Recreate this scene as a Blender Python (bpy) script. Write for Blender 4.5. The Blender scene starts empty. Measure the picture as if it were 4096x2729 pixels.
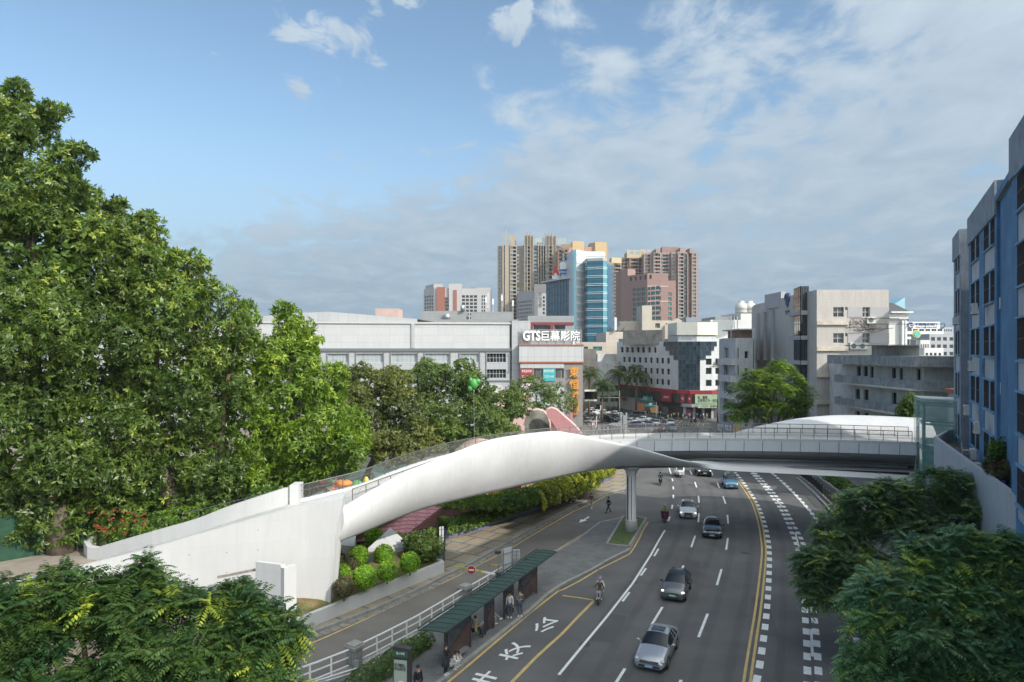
import bpy, math, random
import numpy as np
from mathutils import Vector, Matrix
S = bpy.context.scene
COL = S.collection
R = math.radians
# ------------------------------------------------------------------ camera, sky, sun, exposure
FOC, CX, HV, HC = 2730.67, 2048.0, 1393.0, 18.0
cam = bpy.data.objects.new('camera', bpy.data.cameras.new('camera'))
COL.objects.link(cam)
cam.location = (0, 0, HC); cam.rotation_euler = (R(90), 0, 0)
cam.data.lens = 24; cam.data.sensor_width = 36; cam.data.shift_y = 28.5 / 4096
cam.data.clip_start = 0.3; cam.data.clip_end = 6000
S.camera = cam
SUN_EL, SUN_AZ = 35.0, 130.0           # azimuth clockwise from +Y
w = bpy.data.worlds.new('World'); S.world = w; w.use_nodes = True
def build_world():
    nt = w.node_tree; nt.nodes.clear(); N = nt.nodes.new; L = nt.links.new
    def mth(op, a, b=None, c=None, clamp=False):
        n = N('ShaderNodeMath'); n.operation = op; n.use_clamp = clamp
        for i, v in enumerate((a, b, c)):
            if v is None: continue
            if isinstance(v, (int, float)): n.inputs[i].default_value = v
            else: L(v, n.inputs[i])
        return n.outputs[0]
    sky = N('ShaderNodeTexSky'); sky.sky_type = 'NISHITA'; sky.sun_disc = False
    sky.sun_elevation = R(SUN_EL); sky.sun_rotation = R(SUN_AZ)
    sky.altitude = 0; sky.air_density = 1.0; sky.dust_density = 0.8; sky.ozone_density = 1.0
    tc = N('ShaderNodeTexCoord'); sp = N('ShaderNodeSeparateXYZ'); L(tc.outputs['Generated'], sp.inputs[0])
    x, y, z = sp.outputs
    zz = mth('ADD', mth('MAXIMUM', z, 0.0), 0.16)
    cb = N('ShaderNodeCombineXYZ'); L(mth('DIVIDE', x, zz), cb.inputs[0]); L(mth('DIVIDE', y, zz), cb.inputs[1])
    def noise(scale, det, rough, dist=0.0, off=(0, 0, 0)):
        mp = N('ShaderNodeMapping'); L(cb.outputs[0], mp.inputs[0]); mp.inputs['Location'].default_value = off
        mp.inputs['Scale'].default_value = (1.0, 0.8, 1)
        n = N('ShaderNodeTexNoise'); L(mp.outputs[0], n.inputs['Vector'])
        n.inputs['Scale'].default_value = scale; n.inputs['Detail'].default_value = det
        n.inputs['Roughness'].default_value = rough; n.inputs['Distortion'].default_value = dist
        return n.outputs[0]
    big = noise(1.1, 3, .5, .3, (3.1, 1.7, 0)); fine = noise(5.0, 10, .60, .35, (0.4, 5.2, 0))
    streak = noise(9.0, 6, .6, .6, (7.4, 2.2, 0)); fine2 = noise(8.0, 8, .6, .5, (2.4, 9.2, 0))
    # coverage: a bank rising to the right
    cov = mth('SUBTRACT', mth('MULTIPLY_ADD', x, 0.42, 0.355), z)
    cov = mth('MULTIPLY', cov, 3.4)
    cov = mth('MINIMUM', mth('MAXIMUM', cov, -0.7), 0.52)
    amp = mth('MINIMUM', mth('MULTIPLY_ADD', z, 4.2, .12), 1.0)
    dens = mth('ADD', cov, mth('MULTIPLY', amp, mth('MULTIPLY', mth('SUBTRACT', big, .5), 1.5)))
    dens = mth('ADD', dens, mth('MULTIPLY', amp, mth('MULTIPLY', mth('SUBTRACT', fine, .5), 2.3)))
    dens = mth('ADD', dens, mth('MULTIPLY', mth('SUBTRACT', streak, .5), .35))
    # a few lone clouds high up
    for (u, v, r, k) in ((1270, 180, .075, 1.0), (1440, 160, .05, 1.0), (1490, 80, .035, .9), (2010, 105, .04, .95), (2090, 70, .036, .95), (1195, 345, .03, .8), (1620, 15, .03, .8)):
        d = Vector(((u - CX) / FOC, 1, (HV - v) / FOC)).normalized()
        dn = N('ShaderNodeVectorMath'); dn.operation = 'DISTANCE'; L(tc.outputs['Generated'], dn.inputs[0]); dn.inputs[1].default_value = d
        m = mth('SUBTRACT', 1.0, mth('DIVIDE', dn.outputs['Value'], r))
        m = mth('MULTIPLY', mth('POWER', mth('MAXIMUM', m, 0.0), .6), k * .85)
        m = mth('ADD', mth('ADD', m, -.50), mth('MULTIPLY', mth('SUBTRACT', fine2, .5), 3.4))
        dens = mth('MAXIMUM', dens, m)
    mr = N('ShaderNodeMapRange'); mr.interpolation_type = 'SMOOTHSTEP'; L(dens, mr.inputs[0])
    mr.inputs[1].default_value = -.02; mr.inputs[2].default_value = 0.50
    mr.inputs[3].default_value = 0.0; mr.inputs[4].default_value = 0.86
    # cloud colour: bright heads, greyer bases low in the sky
    cr = N('ShaderNodeValToRGB'); L(mth('ADD', mth('MULTIPLY', z, 1.1), mth('MULTIPLY', fine, .75)), cr.inputs[0])
    cr.color_ramp.elements[0].position = .40; cr.color_ramp.elements[0].color = (1.90, 2.32, 2.98, 1)
    cr.color_ramp.elements[1].position = .95; cr.color_ramp.elements[1].color = (3.7, 3.95, 4.5, 1)
    # the low air: pale grey-blue haze
    hz = N('ShaderNodeMapRange'); hz.interpolation_type = 'SMOOTHSTEP'; L(z, hz.inputs[0])
    hz.inputs[1].default_value = 0.0; hz.inputs[2].default_value = 0.34; hz.inputs[3].default_value = .97; hz.inputs[4].default_value = 0.0
    mx0 = N('ShaderNodeMixRGB'); L(hz.outputs[0], mx0.inputs[0]); L(sky.outputs[0], mx0.inputs[1]); mx0.inputs[2].default_value = (1.80, 2.28, 3.05, 1)
    mx = N('ShaderNodeMixRGB'); L(mr.outputs[0], mx.inputs[0]); L(mx0.outputs[0], mx.inputs[1]); L(cr.outputs[0], mx.inputs[2])
    # added fill light: sky brightened round the sun, behind and above the camera
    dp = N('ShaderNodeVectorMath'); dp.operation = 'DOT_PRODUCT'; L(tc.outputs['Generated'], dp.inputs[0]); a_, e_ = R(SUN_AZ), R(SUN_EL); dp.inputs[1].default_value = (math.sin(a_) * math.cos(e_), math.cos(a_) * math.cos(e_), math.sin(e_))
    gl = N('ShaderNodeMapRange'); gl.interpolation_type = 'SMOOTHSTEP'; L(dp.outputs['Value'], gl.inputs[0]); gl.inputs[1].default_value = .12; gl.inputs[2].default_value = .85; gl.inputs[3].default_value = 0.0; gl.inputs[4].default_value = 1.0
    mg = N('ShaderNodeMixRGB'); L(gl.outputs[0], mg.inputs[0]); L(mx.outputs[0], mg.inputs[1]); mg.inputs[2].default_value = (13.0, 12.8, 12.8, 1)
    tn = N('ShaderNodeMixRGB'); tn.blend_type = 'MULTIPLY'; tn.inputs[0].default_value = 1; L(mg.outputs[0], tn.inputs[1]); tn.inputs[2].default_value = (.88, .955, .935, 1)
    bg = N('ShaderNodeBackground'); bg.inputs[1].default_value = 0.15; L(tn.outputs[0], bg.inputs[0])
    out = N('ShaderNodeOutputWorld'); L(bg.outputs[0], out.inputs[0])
build_world()
sun = bpy.data.objects.new('sun', bpy.data.lights.new('sun', 'SUN')); COL.objects.link(sun)
sun.data.energy = 3.6; sun.data.angle = R(0.6); sun.data.color = (1.0, .945, .87)
a_, e_ = R(SUN_AZ), R(SUN_EL)
sv = Vector((math.sin(a_) * math.cos(e_), math.cos(a_) * math.cos(e_), math.sin(e_)))
sun.rotation_euler = sv.to_track_quat('Z', 'Y').to_euler(); sun.location = sv * 100
S.view_settings.view_transform = 'Standard'; S.view_settings.look = 'None'
S.view_settings.exposure = 0.38; S.view_settings.gamma = 1
S.cycles.max_bounces = 6; S.cycles.transparent_max_bounces = 12; S.cycles.diffuse_bounces = 3
S.cycles.sample_clamp_indirect = 6

# ------------------------------------------------------------------ reading the photo: crops of the photograph -> world points
CR = {'A': (1600, 900, .33985), 'B': (2000, 900, .36109), 'C': (2250, 1250, .36109), 'D': (2900, 1100, .38259), 'E': (3500, 500, .63743),
      'F': (2200, 1600, .42481), 'G': (2250, 2150, .36934), 'H': (1100, 2150, .48853), 'I': (1100, 1700, .46729), 'J': (0, 1900, .59473),
      'K': (3000, 1750, .6245), 'M': (950, 1180, .33985), 'N': (1700, 1230, .338), 'O': (2350, 1550, .25489), 'P': (3550, 1350, .44644),
      'Q': (900, 1100, .60606), 'R': (1750, 1850, .31881), 'S': (1500, 2400, .25489), 'T': (2850, 1600, .36109), 'U': (2550, 1820, .2551),
      'X': (2250, 1500, .19116), 'V': (0, 0, 1.74076), 'n': (0, 0, 1.0)}
def nat(c, x, y):
    o = CR[c]; return o[0] + x * o[2], o[1] + y * o[2]
def g(c, x, y, z=0.0):
    u, v = nat(c, x, y); Y = (HC - z) * FOC / (v - HV)
    return Vector(((u - CX) / FOC * Y, Y, z))
def at(c, x, y, Y):
    u, v = nat(c, x, y)
    return Vector(((u - CX) / FOC * Y, Y, HC - (v - HV) / FOC * Y))
def Xu(c, x, Y): return (CR[c][0] + x * CR[c][2] - CX) / FOC * Y
def Zv(c, y, Y): return HC - (CR[c][1] + y * CR[c][2] - HV) / FOC * Y

# ------------------------------------------------------------------ materials
MATS = {}
def mat(name, col, rough=.7, metal=0.0, var=0.0, vs=1.0, bump=0.0, bs=20.0, stain=0.0, ss=.25, island=0.0, trans=0.0, spec=.5, stretch=(1, 1, 1), emit=0.0, coat=0.0, col2=None, alpha=1.0):
    if name in MATS: return MATS[name]
    m = bpy.data.materials.new(name); m.use_nodes = True; MATS[name] = m
    nt = m.node_tree; N = nt.nodes.new; L = nt.links.new
    b = nt.nodes['Principled BSDF']; out = nt.nodes['Material Output']
    b.inputs['Roughness'].default_value = rough; b.inputs['Metallic'].default_value = metal
    b.inputs['Specular IOR Level'].default_value = spec; b.inputs['Coat Weight'].default_value = coat
    c4 = (*col, 1); src = None
    tc = N('ShaderNodeTexCoord'); mp = N('ShaderNodeMapping'); L(tc.outputs['Object'], mp.inputs[0]); mp.inputs['Scale'].default_value = stretch
    def nz(sc, det=4, r=.6):
        n = N('ShaderNodeTexNoise'); L(mp.outputs[0], n.inputs['Vector']); n.inputs['Scale'].default_value = sc
        n.inputs['Detail'].default_value = det; n.inputs['Roughness'].default_value = r; return n
    def mixc(f, a, bb, t='MIX'):
        x = N('ShaderNodeMixRGB'); x.blend_type = t
        for i, v in enumerate((f, a, bb)):
            if isinstance(v, (int, float)): x.inputs[i].default_value = v
            elif isinstance(v, tuple): x.inputs[i].default_value = v
            else: L(v, x.inputs[i])
        return x.outputs[0]
    def ramp(v, p0, p1, c0=(0, 0, 0, 1), c1=(1, 1, 1, 1)):
        r = N('ShaderNodeValToRGB'); L(v, r.inputs[0]); r.color_ramp.elements[0].position = p0; r.color_ramp.elements[1].position = p1
        r.color_ramp.elements[0].color = c0; r.color_ramp.elements[1].color = c1; return r.outputs[0]
    src = c4
    if col2: src = mixc(ramp(nz(vs * .6, 3).outputs[0], .35, .65), src, (*col2, 1))
    if var:
        k0 = tuple([max(0, 1 - var)] * 3) + (1,); k1 = tuple([1 + var] * 3) + (1,)
        src = mixc(1.0, src, ramp(nz(vs).outputs[0], .3, .7, k0, k1), 'MULTIPLY')
    if stain:
        st = N('ShaderNodeMapping'); L(tc.outputs['Object'], st.inputs[0]); st.inputs['Scale'].default_value = (1.6, 1.6, .22)
        n = N('ShaderNodeTexNoise'); L(st.outputs[0], n.inputs['Vector']); n.inputs['Scale'].default_value = ss * 4; n.inputs['Detail'].default_value = 8; n.inputs['Roughness'].default_value = .7
        k = ramp(n.outputs[0], .48, .72); kk = N('ShaderNodeMath'); kk.operation = 'MULTIPLY'; L(k, kk.inputs[0]); kk.inputs[1].default_value = stain
        src = mixc(kk.outputs[0], src, (.045, .042, .038, 1))
    if island:
        ge = N('ShaderNodeNewGeometry')
        k0 = tuple([max(0, 1 - island)] * 3) + (1,); k1 = tuple([1 + island] * 3) + (1,)
        src = mixc(1.0, src, ramp(ge.outputs['Random Per Island'], 0, 1, k0, k1), 'MULTIPLY')
    if isinstance(src, tuple): b.inputs['Base Color'].default_value = src
    else: L(src, b.inputs['Base Color'])
    if bump:
        bn = N('ShaderNodeBump'); L(nz(bs, 5).outputs[0], bn.inputs['Height']); bn.inputs['Strength'].default_value = bump; bn.inputs['Distance'].default_value = .05
        L(bn.outputs[0], b.inputs['Normal'])
    if emit:
        b.inputs['Emission Color'].default_value = c4; b.inputs['Emission Strength'].default_value = emit
    if alpha < 1: b.inputs['Alpha'].default_value = alpha
    if trans:
        t = N('ShaderNodeBsdfTranslucent'); ms = N('ShaderNodeMixShader'); ms.inputs[0].default_value = trans
        if isinstance(src, tuple): t.inputs[0].default_value = src
        else: L(mixc(1.0, src, (1.25, 1.35, .5, 1), 'MULTIPLY'), t.inputs[0])
        L(b.outputs[0], ms.inputs[1]); L(t.outputs[0], ms.inputs[2]); L(ms.outputs[0], out.inputs[0])
    return m
def leafmat(name, col, young, yf=.15, rough=.45, trans=.35, clump=.35, cs=.35):
    """leaf green with a per-leaf spread, light young tips (attribute tint) and clump-to-clump drift"""
    if name in MATS: return MATS[name]
    m = bpy.data.materials.new(name); m.use_nodes = True; MATS[name] = m
    nt = m.node_tree; N = nt.nodes.new; L = nt.links.new
    b = nt.nodes['Principled BSDF']; out = nt.nodes['Material Output']; b.inputs['Roughness'].default_value = rough; b.inputs['Specular IOR Level'].default_value = .45
    at_ = N('ShaderNodeAttribute'); at_.attribute_name = 'tint'
    mx = N('ShaderNodeMixRGB'); L(at_.outputs['Fac'], mx.inputs[0]); mx.inputs[1].default_value = (*col, 1); mx.inputs[2].default_value = (*young, 1)
    ge = N('ShaderNodeNewGeometry'); rp = N('ShaderNodeValToRGB'); L(ge.outputs['Random Per Island'], rp.inputs[0])
    rp.color_ramp.elements[0].color = (.62, .66, .6, 1); rp.color_ramp.elements[1].color = (1.4, 1.3, 1.25, 1)
    m2 = N('ShaderNodeMixRGB'); m2.blend_type = 'MULTIPLY'; m2.inputs[0].default_value = 1; L(mx.outputs[0], m2.inputs[1]); L(rp.outputs[0], m2.inputs[2])
    tc = N('ShaderNodeTexCoord'); n = N('ShaderNodeTexNoise'); L(tc.outputs['Object'], n.inputs['Vector']); n.inputs['Scale'].default_value = cs; n.inputs['Detail'].default_value = 3
    rr = N('ShaderNodeValToRGB'); L(n.outputs[0], rr.inputs[0]); rr.color_ramp.elements[0].position = .35; rr.color_ramp.elements[1].position = .65
    rr.color_ramp.elements[0].color = (1 - clump, 1 - clump * .8, 1 - clump * .7, 1); rr.color_ramp.elements[1].color = (1 + clump, 1 + clump * .8, 1, 1)
    m3 = N('ShaderNodeMixRGB'); m3.blend_type = 'MULTIPLY'; m3.inputs[0].default_value = 1; L(m2.outputs[0], m3.inputs[1]); L(rr.outputs[0], m3.inputs[2])
    L(m3.outputs[0], b.inputs['Base Color'])
    t = N('ShaderNodeBsdfTranslucent'); m4 = N('ShaderNodeMixRGB'); m4.blend_type = 'MULTIPLY'; m4.inputs[0].default_value = 1
    L(m3.outputs[0], m4.inputs[1]); m4.inputs[2].default_value = (1.4, 1.5, .5, 1); L(m4.outputs[0], t.inputs[0])
    ms = N('ShaderNodeMixShader'); ms.inputs[0].default_value = trans; L(b.outputs[0], ms.inputs[1]); L(t.outputs[0], ms.inputs[2]); L(ms.outputs[0], out.inputs[0])
    return m
def tilemat(name, col, joint, sx, sz, gap=.02, var=.06, rough=.6, stain=0.0, axis='XZ', bump=0.0, off=0.0, spec=.5):
    """brick-texture wall or paving: tiles sx by sz metres"""
    if name in MATS: return MATS[name]
    m = bpy.data.materials.new(name); m.use_nodes = True; MATS[name] = m
    nt = m.node_tree; N = nt.nodes.new; L = nt.links.new
    b = nt.nodes['Principled BSDF']; b.inputs['Roughness'].default_value = rough; b.inputs['Specular IOR Level'].default_value = spec
    tc = N('ShaderNodeTexCoord'); sp = N('ShaderNodeSeparateXYZ'); L(tc.outputs['Object'], sp.inputs[0]); cb = N('ShaderNodeCombineXYZ')
    if axis == 'XY':
        L(sp.outputs[0], cb.inputs[0]); L(sp.outputs[1], cb.inputs[1])
    else:
        ad = N('ShaderNodeMath'); ad.operation = 'ADD'; L(sp.outputs[0], ad.inputs[0]); L(sp.outputs[1], ad.inputs[1])
        L(ad.outputs[0], cb.inputs[0]); L(sp.outputs[2], cb.inputs[1])
    br = N('ShaderNodeTexBrick'); L(cb.outputs[0], br.inputs['Vector']); br.offset = off; br.inputs['Scale'].default_value = 1
    br.inputs['Brick Width'].default_value = sx; br.inputs['Row Height'].default_value = sz; br.inputs['Mortar Size'].default_value = gap
    br.inputs['Color1'].default_value = (*[c * (1 - var) for c in col], 1); br.inputs['Color2'].default_value = (*[c * (1 + var) for c in col], 1); br.inputs['Mortar'].default_value = (*joint, 1)
    src = br.outputs[0]
    st = N('ShaderNodeMapping'); L(tc.outputs['Object'], st.inputs[0]); st.inputs['Scale'].default_value = (1.5, 1.5, .2) if axis != 'XY' else (.4, .4, .4)
    n = N('ShaderNodeTexNoise'); L(st.outputs[0], n.inputs['Vector']); n.inputs['Scale'].default_value = 1.0; n.inputs['Detail'].default_value = 8; n.inputs['Roughness'].default_value = .7
    r = N('ShaderNodeValToRGB'); L(n.outputs[0], r.inputs[0]); r.color_ramp.elements[0].position = .4; r.color_ramp.elements[1].position = .75
    r.color_ramp.elements[0].color = (1, 1, 1, 1); q = max(0, 1 - stain); r.color_ramp.elements[1].color = (q, q, q, 1)
    mx = N('ShaderNodeMixRGB'); mx.blend_type = 'MULTIPLY'; mx.inputs[0].default_value = 1; L(src, mx.inputs[1]); L(r.outputs[0], mx.inputs[2])
    L(mx.outputs[0], b.inputs['Base Color'])
    if bump:
        bn = N('ShaderNodeBump'); L(br.outputs['Fac'], bn.inputs['Height']); bn.invert = True; bn.inputs['Strength'].default_value = bump; bn.inputs['Distance'].default_value = .05; L(bn.outputs[0], b.inputs['Normal'])
    return m
def glassmat(name, col, rough=.06, tile=None, var=.5, metal=.0, spec=.6, ior=1.42):
    """opaque reflective glazing, each pane island its own tone"""
    if name in MATS: return MATS[name]
    m = mat(name, col, rough, metal, island=var, spec=spec)
    m.node_tree.nodes['Principled BSDF'].inputs['IOR'].default_value = ior
    return m

# ------------------------------------------------------------------ things and mesh builder
def tag(o, label=None, cat=None, group=None, kind=None):
    if label: o['label'] = label
    if cat: o['category'] = cat
    if group: o['group'] = group
    if kind: o['kind'] = kind
    return o
def thing(name, label, cat, loc=(0, 0, 0), rz=0.0, group=None):
    o = bpy.data.objects.new(name, None); COL.objects.link(o); o.empty_display_size = .3
    o.location = loc; o.rotation_euler = (0, 0, rz)
    return tag(o, label, cat, group)
class MB:
    def __init__(s): s.v = []; s.f = []; s.m = []; s.cm = 0
    def q(s, *pts):
        n = len(s.v); s.v += [tuple(p) for p in pts]; s.f.append(tuple(range(n, n + len(pts)))); s.m.append(s.cm)
    def box(s, x0, x1, y0, y1, z0, z1, M=None):
        P = [(x, y, z) for z in (z0, z1) for y in (y0, y1) for x in (x0, x1)]
        if M is not None: P = [tuple(M @ Vector(p)) for p in P]
        n = len(s.v); s.v += P
        for f in ((0, 2, 3, 1), (4, 5, 7, 6), (0, 1, 5, 4), (2, 6, 7, 3), (0, 4, 6, 2), (1, 3, 7, 5)):
            s.f.append(tuple(n + i for i in f)); s.m.append(s.cm)
    def bar(s, a, b, w, h=None, up=Vector((0, 0, 1))):
        a = Vector(a); b = Vector(b); h = h or w; d = (b - a)
        if d.length < 1e-6: return
        d.normalize(); r = d.cross(up)
        if r.length < 1e-3: r = Vector((1, 0, 0))
        r.normalize(); u = r.cross(d)
        n = len(s.v)
        for p in (a, b):
            for (i, j) in ((-1, -1), (1, -1), (1, 1), (-1, 1)): s.v.append(tuple(p + r * i * w / 2 + u * j * h / 2))
        for f in ((0, 1, 2, 3), (7, 6, 5, 4), (0, 4, 5, 1), (1, 5, 6, 2), (2, 6, 7, 3), (3, 7, 4, 0)):
            s.f.append(tuple(n + i for i in f)); s.m.append(s.cm)
    def tube(s, pts, rad, n=8, cap=True):
        pts = [Vector(p) for p in pts]
        if not hasattr(rad, '__len__'): rad = [rad] * len(pts)
        base = len(s.v); pr = None
        for i, p in enumerate(pts):
            d = (pts[min(i + 1, len(pts) - 1)] - pts[max(i - 1, 0)]).normalized()
            if pr is None:
                r = d.cross(Vector((0, 0, 1)))
                if r.length < 1e-3: r = Vector((1, 0, 0))
            else: r = pr - d * pr.dot(d)
            r.normalize(); pr = r; u = d.cross(r)
            for k in range(n):
                a = 2 * math.pi * k / n; s.v.append(tuple(p + (r * math.cos(a) + u * math.sin(a)) * rad[i]))
        for i in range(len(pts) - 1):
            for k in range(n):
                a = base + i * n + k; b = base + i * n + (k + 1) % n
                s.f.append((a, b, b + n, a + n)); s.m.append(s.cm)
        if cap:
            s.f.append(tuple(base + k for k in reversed(range(n)))); s.m.append(s.cm)
            e = base + (len(pts) - 1) * n; s.f.append(tuple(e + k for k in range(n))); s.m.append(s.cm)
    def lathe(s, prof, c=(0, 0, 0), n=16):
        base = len(s.v)
        for (r, z) in prof:
            for k in range(n):
                a = 2 * math.pi * k / n; s.v.append((c[0] + r * math.cos(a), c[1] + r * math.sin(a), c[2] + z))
        for i in range(len(prof) - 1):
            for k in range(n):
                a = base + i * n + k; b = base + i * n + (k + 1) % n
                s.f.append((a, b, b + n, a + n)); s.m.append(s.cm)
        s.f.append(tuple(base + k for k in reversed(range(n)))); s.m.append(s.cm)
        e = base + (len(prof) - 1) * n; s.f.append(tuple(e + k for k in range(n))); s.m.append(s.cm)
    def ell(s, c, r, n=10, m=7, M=None):
        base = len(s.v)
        for i in range(m + 1):
            t = math.pi * i / m
            for k in range(n):
                a = 2 * math.pi * k / n; p = Vector((c[0] + r[0] * math.sin(t) * math.cos(a), c[1] + r[1] * math.sin(t) * math.sin(a), c[2] - r[2] * math.cos(t)))
                s.v.append(tuple(M @ p) if M is not None else tuple(p))
        for i in range(m):
            for k in range(n):
                a = base + i * n + k; b = base + i * n + (k + 1) % n
                s.f.append((a, b, b + n, a + n)); s.m.append(s.cm)
    def prism(s, poly, z0, z1, bottom=False):
        """poly counter-clockwise"""
        n = len(poly)
        zt = z1 if hasattr(z1, '__len__') else [z1] * n; zb = z0 if hasattr(z0, '__len__') else [z0] * n
        s.q(*[(p[0], p[1], zt[i]) for i, p in enumerate(poly)])
        for i in range(n):
            j = (i + 1) % n
            s.q((poly[i][0], poly[i][1], zb[i]), (poly[j][0], poly[j][1], zb[j]), (poly[j][0], poly[j][1], zt[j]), (poly[i][0], poly[i][1], zt[i]))
        if bottom: s.q(*[(p[0], p[1], zb[i]) for i, p in reversed(list(enumerate(poly)))])
    def grid(s, rows, close=False):
        base = len(s.v); n = len(rows[0])
        for r in rows: s.v += [tuple(p) for p in r]
        for i in range(len(rows) - 1):
            for k in range(n - 1 + (1 if close else 0)):
                a = base + i * n + k; b = base + i * n + (k + 1) % n
                s.f.append((a, b, b + n, a + n)); s.m.append(s.cm)
    def mesh(s, name, mats, sub=Vector((0, 0, 0)), smooth=False, merge=False):
        me = bpy.data.meshes.new(name)
        vv = [(p[0] - sub[0], p[1] - sub[1], p[2] - sub[2]) for p in s.v] if sub.length else s.v
        me.from_pydata(vv, [], s.f)
        if not isinstance(mats, (list, tuple)): mats = [mats]
        for m in mats: me.materials.append(m)
        if len(mats) > 1: me.polygons.foreach_set('material_index', s.m)
        if smooth: me.polygons.foreach_set('use_smooth', [True] * len(me.polygons))
        me.update(); return me
    def build(s, name, mats, parent=None, world=False, smooth=False, loc=None, rz=None):
        sub = Vector(parent.location) if (parent and world) else Vector((0, 0, 0))
        o = bpy.data.objects.new(name, s.mesh(name, mats, sub, smooth)); COL.objects.link(o)
        if parent: o.parent = parent
        if loc is not None: o.location = loc
        if rz is not None: o.rotation_euler = (0, 0, rz)
        return o
def put(name, me, parent=None, loc=(0, 0, 0), rz=0.0, label=None):
    o = bpy.data.objects.new(name, me); COL.objects.link(o); o.location = loc; o.rotation_euler = (0, 0, rz)
    if parent: o.parent = parent
    if label: o['label'] = label
    return o
def kids(o): return [c for c in ALLKIDS.get(o.name, [])]
def copy_tree(o, loc=None, rz=None, label=None, parent=None, group=None):
    c = o.copy(); COL.objects.link(c); c.parent = parent
    if loc is not None: c.location = loc
    if rz is not None: c.rotation_euler = (0, 0, rz)
    if label: c['label'] = label
    if group: c['group'] = group
    for ch in list(o.children): copy_tree(ch, parent=c)
    return c
def struct(o): o['kind'] = 'structure'; return o
def text_obj(name, body, m, width, height=None, depth=.03, parent=None, loc=(0, 0, 0), rot=(R(90), 0, 0), bold=0.0, label=None, spacing=1.0):
    cu = bpy.data.curves.new('tx', 'FONT'); cu.body = body; cu.size = 1; cu.extrude = .01; cu.offset = bold; cu.space_line = .9; cu.align_x = 'LEFT'; cu.resolution_u = 3; cu.space_character = spacing
    t = bpy.data.objects.new('tx', cu); COL.objects.link(t)
    dg = bpy.context.evaluated_depsgraph_get(); me = bpy.data.meshes.new_from_object(t.evaluated_get(dg)); bpy.data.objects.remove(t)
    co = np.empty(len(me.vertices) * 3); me.vertices.foreach_get('co', co); co = co.reshape(-1, 3)
    if not len(co): return None
    mn, mx = co.min(0), co.max(0); sx = width / (mx[0] - mn[0]); sy = (height / (mx[1] - mn[1])) if height else sx
    co -= (mn + mx) / 2; co[:, 0] *= sx; co[:, 1] *= sy; co[:, 2] *= depth / .02
    me.vertices.foreach_set('co', co.ravel()); me.materials.clear(); me.materials.append(m); me.update(); me.name = name
    o = bpy.data.objects.new(name, me); COL.objects.link(o); o.location = loc; o.rotation_euler = rot
    if parent: o.parent = parent
    if label: o['label'] = label
    return o
def cr_spline(P, n):
    """Catmull-Rom through rows of P (k,d) -> (n,d), by index"""
    P = np.asarray(P, float); k = len(P); t = np.linspace(0, k - 1, n); i = np.clip(t.astype(int), 0, k - 2); f = (t - i)[:, None]
    p0 = P[np.clip(i - 1, 0, k - 1)]; p1 = P[i]; p2 = P[i + 1]; p3 = P[np.clip(i + 2, 0, k - 1)]
    return .5 * ((2 * p1) + (-p0 + p2) * f + (2 * p0 - 5 * p1 + 4 * p2 - p3) * f ** 2 + (-p0 + 3 * p1 - 3 * p2 + p3) * f ** 3)
def polyline(P, step):
    """resample a polyline at equal steps -> points, tangents"""
    P = np.asarray([tuple(p) for p in P], float); d = np.r_[0, np.cumsum(np.linalg.norm(np.diff(P, axis=0), axis=1))]
    s = np.arange(0, d[-1], step); Q = np.stack([np.interp(s, d, P[:, k]) for k in range(P.shape[1])], 1)
    s2 = np.minimum(s + .05, d[-1]); s1 = np.maximum(s2 - .1, 0)
    T = np.stack([np.interp(s2, d, P[:, k]) - np.interp(s1, d, P[:, k]) for k in range(P.shape[1])], 1)
    T /= np.linalg.norm(T, axis=1)[:, None]; return Q, T
# ------------------------------------------------------------------ ground, roads, pavements
def asphalt(name, c, warm=0):
    m = mat(name, c, rough=.88, var=.16, vs=.25, bump=.25, bs=60, spec=.25, col2=tuple(k * .82 for k in c))
    nt = m.node_tree; b = nt.nodes['Principled BSDF']; src = b.inputs['Base Color'].links[0].from_socket
    tc = nt.nodes.new('ShaderNodeTexCoord'); n = nt.nodes.new('ShaderNodeTexNoise'); nt.links.new(tc.outputs['Object'], n.inputs['Vector']); n.inputs['Scale'].default_value = 14; n.inputs['Detail'].default_value = 6; n.inputs['Roughness'].default_value = .8
    r = nt.nodes.new('ShaderNodeValToRGB'); nt.links.new(n.outputs[0], r.inputs[0]); r.color_ramp.elements[0].position = .3; r.color_ramp.elements[1].position = .7
    r.color_ramp.elements[0].color = (.78, .78, .78, 1); r.color_ramp.elements[1].color = (1.22, 1.22, 1.22, 1)
    x = nt.nodes.new('ShaderNodeMixRGB'); x.blend_type = 'MULTIPLY'; x.inputs[0].default_value = 1; nt.links.new(src, x.inputs[1]); nt.links.new(r.outputs[0], x.inputs[2]); nt.links.new(x.outputs[0], b.inputs['Base Color'])
    return m
M_asph = asphalt('asphalt', (.122, .118, .118)); M_asph2 = asphalt('old_asphalt', (.155, .14, .13))
M_ground = mat('town_ground', (.16, .155, .15), .9, var=.2, vs=.02)
b = MB(); b.q((-1500, -300, -.03), (1500, -300, -.03), (1500, 3000, -.03), (-1500, 3000, -.03)); struct(b.build('ground', M_ground))
def sheet(name, pts, z, m):
    b = MB(); b.q(*[(p[0], p[1], z) for p in pts]); return struct(b.build(name, m))
sheet('road', [(-60, 8), (60, 8), (70, 90), (78, 172), (70, 260), (20, 330), (-70, 330), (-20, 150), (-9, 96), (-60, 40)], 0.0, M_asph)
sheet('side_street', [(12, 262), (70, 262), (70, 700), (-30, 700)], -.012, M_asph2)
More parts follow.
